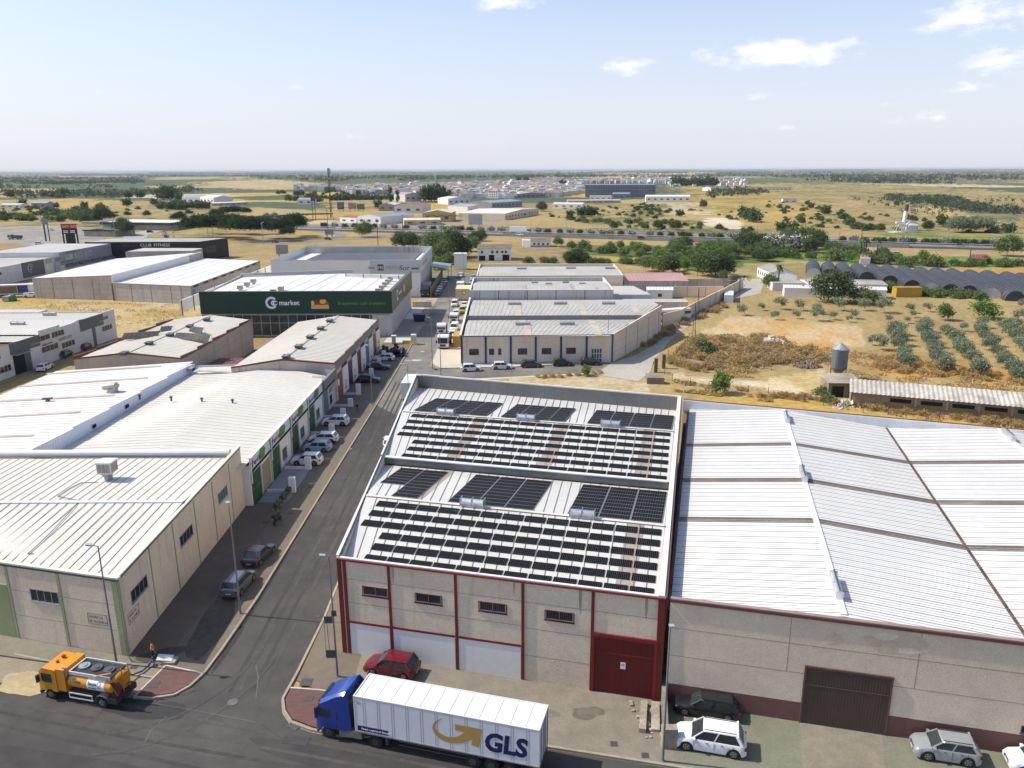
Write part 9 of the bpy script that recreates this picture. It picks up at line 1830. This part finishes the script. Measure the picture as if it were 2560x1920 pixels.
for u,v,h,k in ((500,890,5,'tree2'),(570,885,6,'tree2'),(620,890,4.5,'tree2'),(1180,960,6,'tree'),(1290,985,8,'tree'),(1350,980,7,'tree2'),(1600,960,7,'tree'),(1680,1000,8,'tree2'),(1750,1010,9,'tree2'),(1830,1005,8,'tree2'),(1840,1050,4,'tree'),(2010,790,10,'tree2'),(2080,800,9,'tree2'),(400,745,5,'tree'),(260,445,9,'tree2'),(880,600,5,'tree2'),(1260,600,6,'tree2'),(1410,605,6,'tree2'),(1400,960,5,'tree'),(1500,950,4,'tree3'),(940,770,4,'tree3'),(1050,790,4.5,'tree3')):put(k,P('C',u,v),h)
for u,v,h,k in ((30,800,8,'lead'),(190,790,8,'lead'),(290,780,7,'lead')):put(k,P('D',u,v),h,'tall white flowering bush in the clump before the motorway','tall white flowering bushes before the motorway',z=0)
for u,v,h,k in ((180,740,9,'tree'),(290,740,10,'tree'),(380,745,10,'tree'),(430,770,9,'tree2'),(350,800,7,'tree2'),(540,815,6,'tree'),(590,810,6,'tree'),(700,880,4.5,'tree3'),(20,1110,5,'tree'),(1270,890,3,'tree3'),(1100,900,4,'tree'),(970,620,5,'tree2'),(1380,610,6,'tree2'),(1250,610,5,'tree2')):put(k,P('D',u,v),h)
for u in range(1600,1900,34):put('olive',P('D',u,620+(u%3)*4),8.5+(u%5)*.6,'silver green tree in the dense round grove beyond the motorway','round grove beyond the motorway')
for r,u,v,h in (('D',1110,390,5),('D',495,468,8),('D',370,420,6),('D',340,388,5),('D',290,550,5),('D',120,625,7),('D',210,630,7),('D',1505,570,8),('D',1960,635,5),('D',2130,445,6),('D',2090,630,6),('C',1450,490,6),('C',2000,510,10),('C',2060,530,10),('C',2100,540,9),('C',1650,410,8),('C',600,490,8),('C',650,490,9),('C',690,490,8),('C',500,495,6),('A',200,395,8),('A',90,325,12),('A',555,320,14),('A',1440,345,20),('A',1470,345,18),('A',1400,345,17),('A',1545,350,10),('A',1215,330,12),('A',1110,330,11),('A',1100,400,9),('A',1330,390,8),('A',730,425,8),('A',870,440,8),('A',400,320,10),('A',450,325,10),('A',490,415,6),('B',1060,420,9),('B',1480,360,20),('B',1530,360,22),('B',1570,360,20),('B',1630,360,16),('B',790,320,7),('C',60,200,18),('C',120,200,18),('C',440,235,16)):put('tree4',P(r,u,v),h)
for u in range(1420,1780,40):put('tree4',P('C',u,228),16+(u%7));
for r,u,v,h in (('B',1160,375,22),('B',1225,372,17),('B',1065,375,9)):put('cypress',P(r,u,v),h)
scatter(pp('A',[(0,480),(800,440),(900,520),(300,540),(0,560)]),60,['bdark','tree4','bush'],2,6,11,1.2);scatter(pp('h',[(0,380),(560,375),(560,345),(0,340)]),26,['tree4'],6,9,12);scatter(pp('h',[(1150,180),(2200,170),(2200,260),(1500,300)]),26,['tree4','bdark'],3,8,13)
scatter(pp('C',[(440,500),(1600,560),(2200,620),(1200,600),(440,540)]),40,['bdark','bush'],1.5,3.5,14);scatter(pp('C',[(1060,380),(1300,380),(1280,480),(1000,500)]),30,['bdark'],1.5,2.5,15);scatter(pp('D',[(600,460),(800,580),(1000,590),(900,620),(700,590)]),18,['bush','bdark'],2,4,16)
scatter(pp('D',[(-20,380),(2200,560),(2200,640),(900,520),(-20,560)]),34,['bdark'],1.2,3,17);scatter(pp('B',[(400,560),(0,500),(150,480),(440,520)]),14,['tree3','bush'],3,5,18)
scatter(pp('G',[(1440,440),(1600,290),(2000,330),(2250,300),(2250,560),(1800,560)]),95,['dry','dry','dry2'],.6,1.7,19,1.2);scatter(pp('H',[(-100,280),(150,330),(500,440),(520,520),(-100,520)]),60,['dry','dry2'],.7,1.6,20,1.3)
scatter(pp('G',[(1340,480),(1700,560),(1700,610),(1340,520)]),26,['dry2','dry'],.7,1.5,21);scatter(pp('H',[(880,440),(2250,640),(2250,700),(900,580)]),70,['dry2'],.6,1.2,22,1.2);scatter(pp('C',[(1040,1640),(1440,1420),(1830,1240),(1850,1280),(1500,1460),(1100,1659)]),44,['dry','dry2'],.7,1.5,23)
scatter(pp('H',[(-200,800),(400,850),(2300,1100),(2300,1060),(1000,900),(200,790)]),70,['dry2'],.5,1.1,24);scatter(pp('G',[(100,640),(780,595),(780,610),(100,655)]),14,['dry2'],.4,.8,25)
put('tree3',P('G',635,620),2.0,'small green tree at the verge before the blue trimmed hall');put('tree3',P('G',1790,770),3.6,'single green sapling behind the white roofed warehouse');put('bush',P('H',470,780),1.6,'green weed clump beside the barn annex',sx=1.2);put('bush',P('H',540,850),1.3,'green weed clump under the rubble heap',sx=1.3);put('bdark',P('G',1660,420),2.2,'dark green bush among the dried shrubs',sx=1.3)
for k,pr in PROTO.items():
    if not pr[2]:
        for c in list(pr[0].children):bpy.data.objects.remove(c)
        bpy.data.objects.remove(pr[0])
def palm(p,h,lb):
    t=thing('palm_tree',lb,'palm tree',(*p,0));b=MB();b.cyl((*p,0),(*p,h*.82),.3,.22,n=8);b.build('trunk',M_bark,t);rnd=random.Random(int(p[0]));b=MB()
    for i in range(34):
        a,e,L_=rnd.uniform(0,6.28),rnd.uniform(-.7,1.2),rnd.uniform(1.6,2.4);q=Vector((*p,h*.82));dr=Vector((math.cos(a),math.sin(a),0));sd_=Vector((-math.sin(a),math.cos(a),0));pr=None
        for k in range(5):
            s_=k/4;c=q+dr*L_*s_*math.cos(e*.6)+Vector((0,0,L_*(s_*math.sin(e)-.55*s_*s_)));w_=.32*math.sin(math.pi*(.15+.85*s_));cur=(c-sd_*w_,c+sd_*w_)
            if pr:b.face([pr[0],pr[1],cur[1],cur[0]])
            pr=cur
    b.build('fronds',G_mid,t)
for r,u,v,h,lb in (('D',795,855,10.5,'left palm of the three together below the motorway'),('D',820,860,11,'middle palm of the three together below the motorway'),('D',838,855,10.5,'right palm of the three together below the motorway'),('D',935,860,10.5,'palm standing apart right of the three motorway palms'),('D',85,1095,8.5,'palm beside the white long house'),('B',1015,552,6,'small palm before the curved workshop')):palm(P(r,u,v),h,lb)
scatter(pp('D',[(-20,350),(1000,480),(2200,640),(700,600),(-20,600)]),60,['bdark','bush','bush'],.8,2.4,27,1.2);scatter(pp('C',[(300,420),(1100,390),(2212,480),(2212,560),(900,560),(300,520)]),60,['bdark','bush'],.8,2.4,28,1.2);scatter(pp('A',[(0,410),(900,420),(1700,430),(1700,480),(0,520)]),40,['bdark','bush'],1.2,3,29,1.2)
rng=np.random.default_rng(5);C_,Z_=[],[]
def mass(poly,n,h0,h1,k=14):
    Q=np.array(poly);cnt=0;t=0
    while cnt<n and t<60:
        t+=1;qx,qy=rng.uniform(Q[:,0].min(),Q[:,0].max(),4*n),np.maximum(rng.uniform(Q[:,1].min(),Q[:,1].max(),4*n),426);u_,v_=(qx-PW/2)/F_PX,(qy-PH/2)/F_PX;dz_=FWD.z+RT.z*u_-UP.z*v_;t_=-CAMH/np.minimum(dz_,-.001);X,Y=(FWD.x+RT.x*u_-UP.x*v_)*t_,(FWD.y+RT.y*u_-UP.y*v_)*t_;m=inpoly(qx,qy,poly)&(fbm(X/160,Y/420,88,3)>.46);X,Y=X[m][:n-cnt],Y[m][:n-cnt];cnt+=len(X)
        h=rng.uniform(h0,h1,len(X));z=relief(X,Y);c=np.repeat(np.stack([X,Y,z+h*.5],1),k,0)+rng.normal(size=(len(X)*k,3))*np.repeat(h,k)[:,None]*np.array([.36,.36,.24]);C_.append(c);Z_.append(np.repeat(h,k)*.27)
mass(pp('A',[(-100,150),(1180,155),(1300,205),(600,215),(-100,205)]),900,5,10);mass(pp('A',[(-100,110),(2300,105),(2300,150),(-100,150)]),800,6,12,10);mass(pp('B',[(-50,105),(2250,100),(2250,165),(700,200),(-50,160)]),1300,6,12,10);mass(pp('C',[(0,92),(2250,82),(2250,170),(0,170)]),1300,6,12,10)
mass(pp('D',[(0,78),(2250,75),(2250,220),(0,200)]),1500,6,12,10);mass(pp('D',[(1000,285),(1500,300),(2212,480),(2212,560),(1500,400),(1000,350)]),420,3,5);mass(pp('A',[(0,215),(1250,225),(1800,260),(1500,330),(0,330)]),330,4,9);mass(pp('B',[(600,260),(1300,290),(1400,340),(640,350)]),260,4,8);mass(pp('C',[(1650,240),(2212,250),(2212,300),(1700,330)]),160,4,7)
mass(pp('D',[(600,320),(2250,340),(2250,500),(1200,470)]),150,2,4);mass(pp('A',[(0,80),(2250,78),(2250,110),(0,112)]),300,10,20,8)
cen=np.concatenate(C_);siz=np.concatenate(Z_);me=quads_mesh('far_woodland',cen,siz,[leafmat('far_foliage',(.065,.085,.045),.3)],np.zeros(len(cen)),rng);o=bpy.data.objects.new('far_woodland',me);COL.objects.link(o);tag(o,'distant olive groves and tree belts spread over the plain','woodland',kind='stuff')
cs=[]
for poly,n in ((pp('G',[(1340,470),(1560,270),(2250,260),(2250,640),(1900,640)]),9000),(pp('H',[(0,300),(2250,640),(2250,1120),(1000,960),(500,560)]),12000),(pp('A',[(100,1220),(1690,1250),(1650,1340),(1030,1500),(980,1400),(200,1280)]),3500),(pp('G',[(1400,660),(2250,760),(2250,850),(1400,760)]),5000)):
    W_=np.array([ray_ground(*q) for q in poly]);X=rng.uniform(W_[:,0].min(),W_[:,0].max(),n*3);Y=rng.uniform(W_[:,1].min(),W_[:,1].max(),n*3);m=inpoly(X,Y,[tuple(q) for q in W_])&(fbm(X/3,Y/3,4,3)>.5);X,Y=X[m][:n],Y[m][:n];cs.append(np.stack([X,Y,rng.uniform(.05,.3,len(X))],1))
cen=np.concatenate(cs);me=quads_mesh('dry_grass',cen,rng.uniform(.10,.26,len(cen)),[G_straw,G_dry],(rng.random(len(cen))<.3).astype(int),rng);o=bpy.data.objects.new('dry_grass',me);COL.objects.link(o);tag(o,'straw coloured dry grass covering the rough ground','grass',kind='stuff')
# =================================================================== AIR
hz_=MB();hz_.box(-30000,30000,-300,42000,-60,48)
mh=bpy.data.materials.new('haze_air');mh.use_nodes=True;n_,l_=mh.node_tree.nodes,mh.node_tree.links;n_.remove(n_["Principled BSDF"]);pv=n_.new("ShaderNodeVolumePrincipled");pv.inputs['Color'].default_value=(.78,.86,1.0,1);pv.inputs['Density'].default_value=3.6e-5;pv.inputs['Anisotropy'].default_value=.0;l_.new(pv.outputs[0],n_["Material Output"].inputs['Volume'])
ho=hz_.build('haze',mh);ho['kind']='stuff';ho['label']='pale summer haze over the plain';ho['category']='haze'
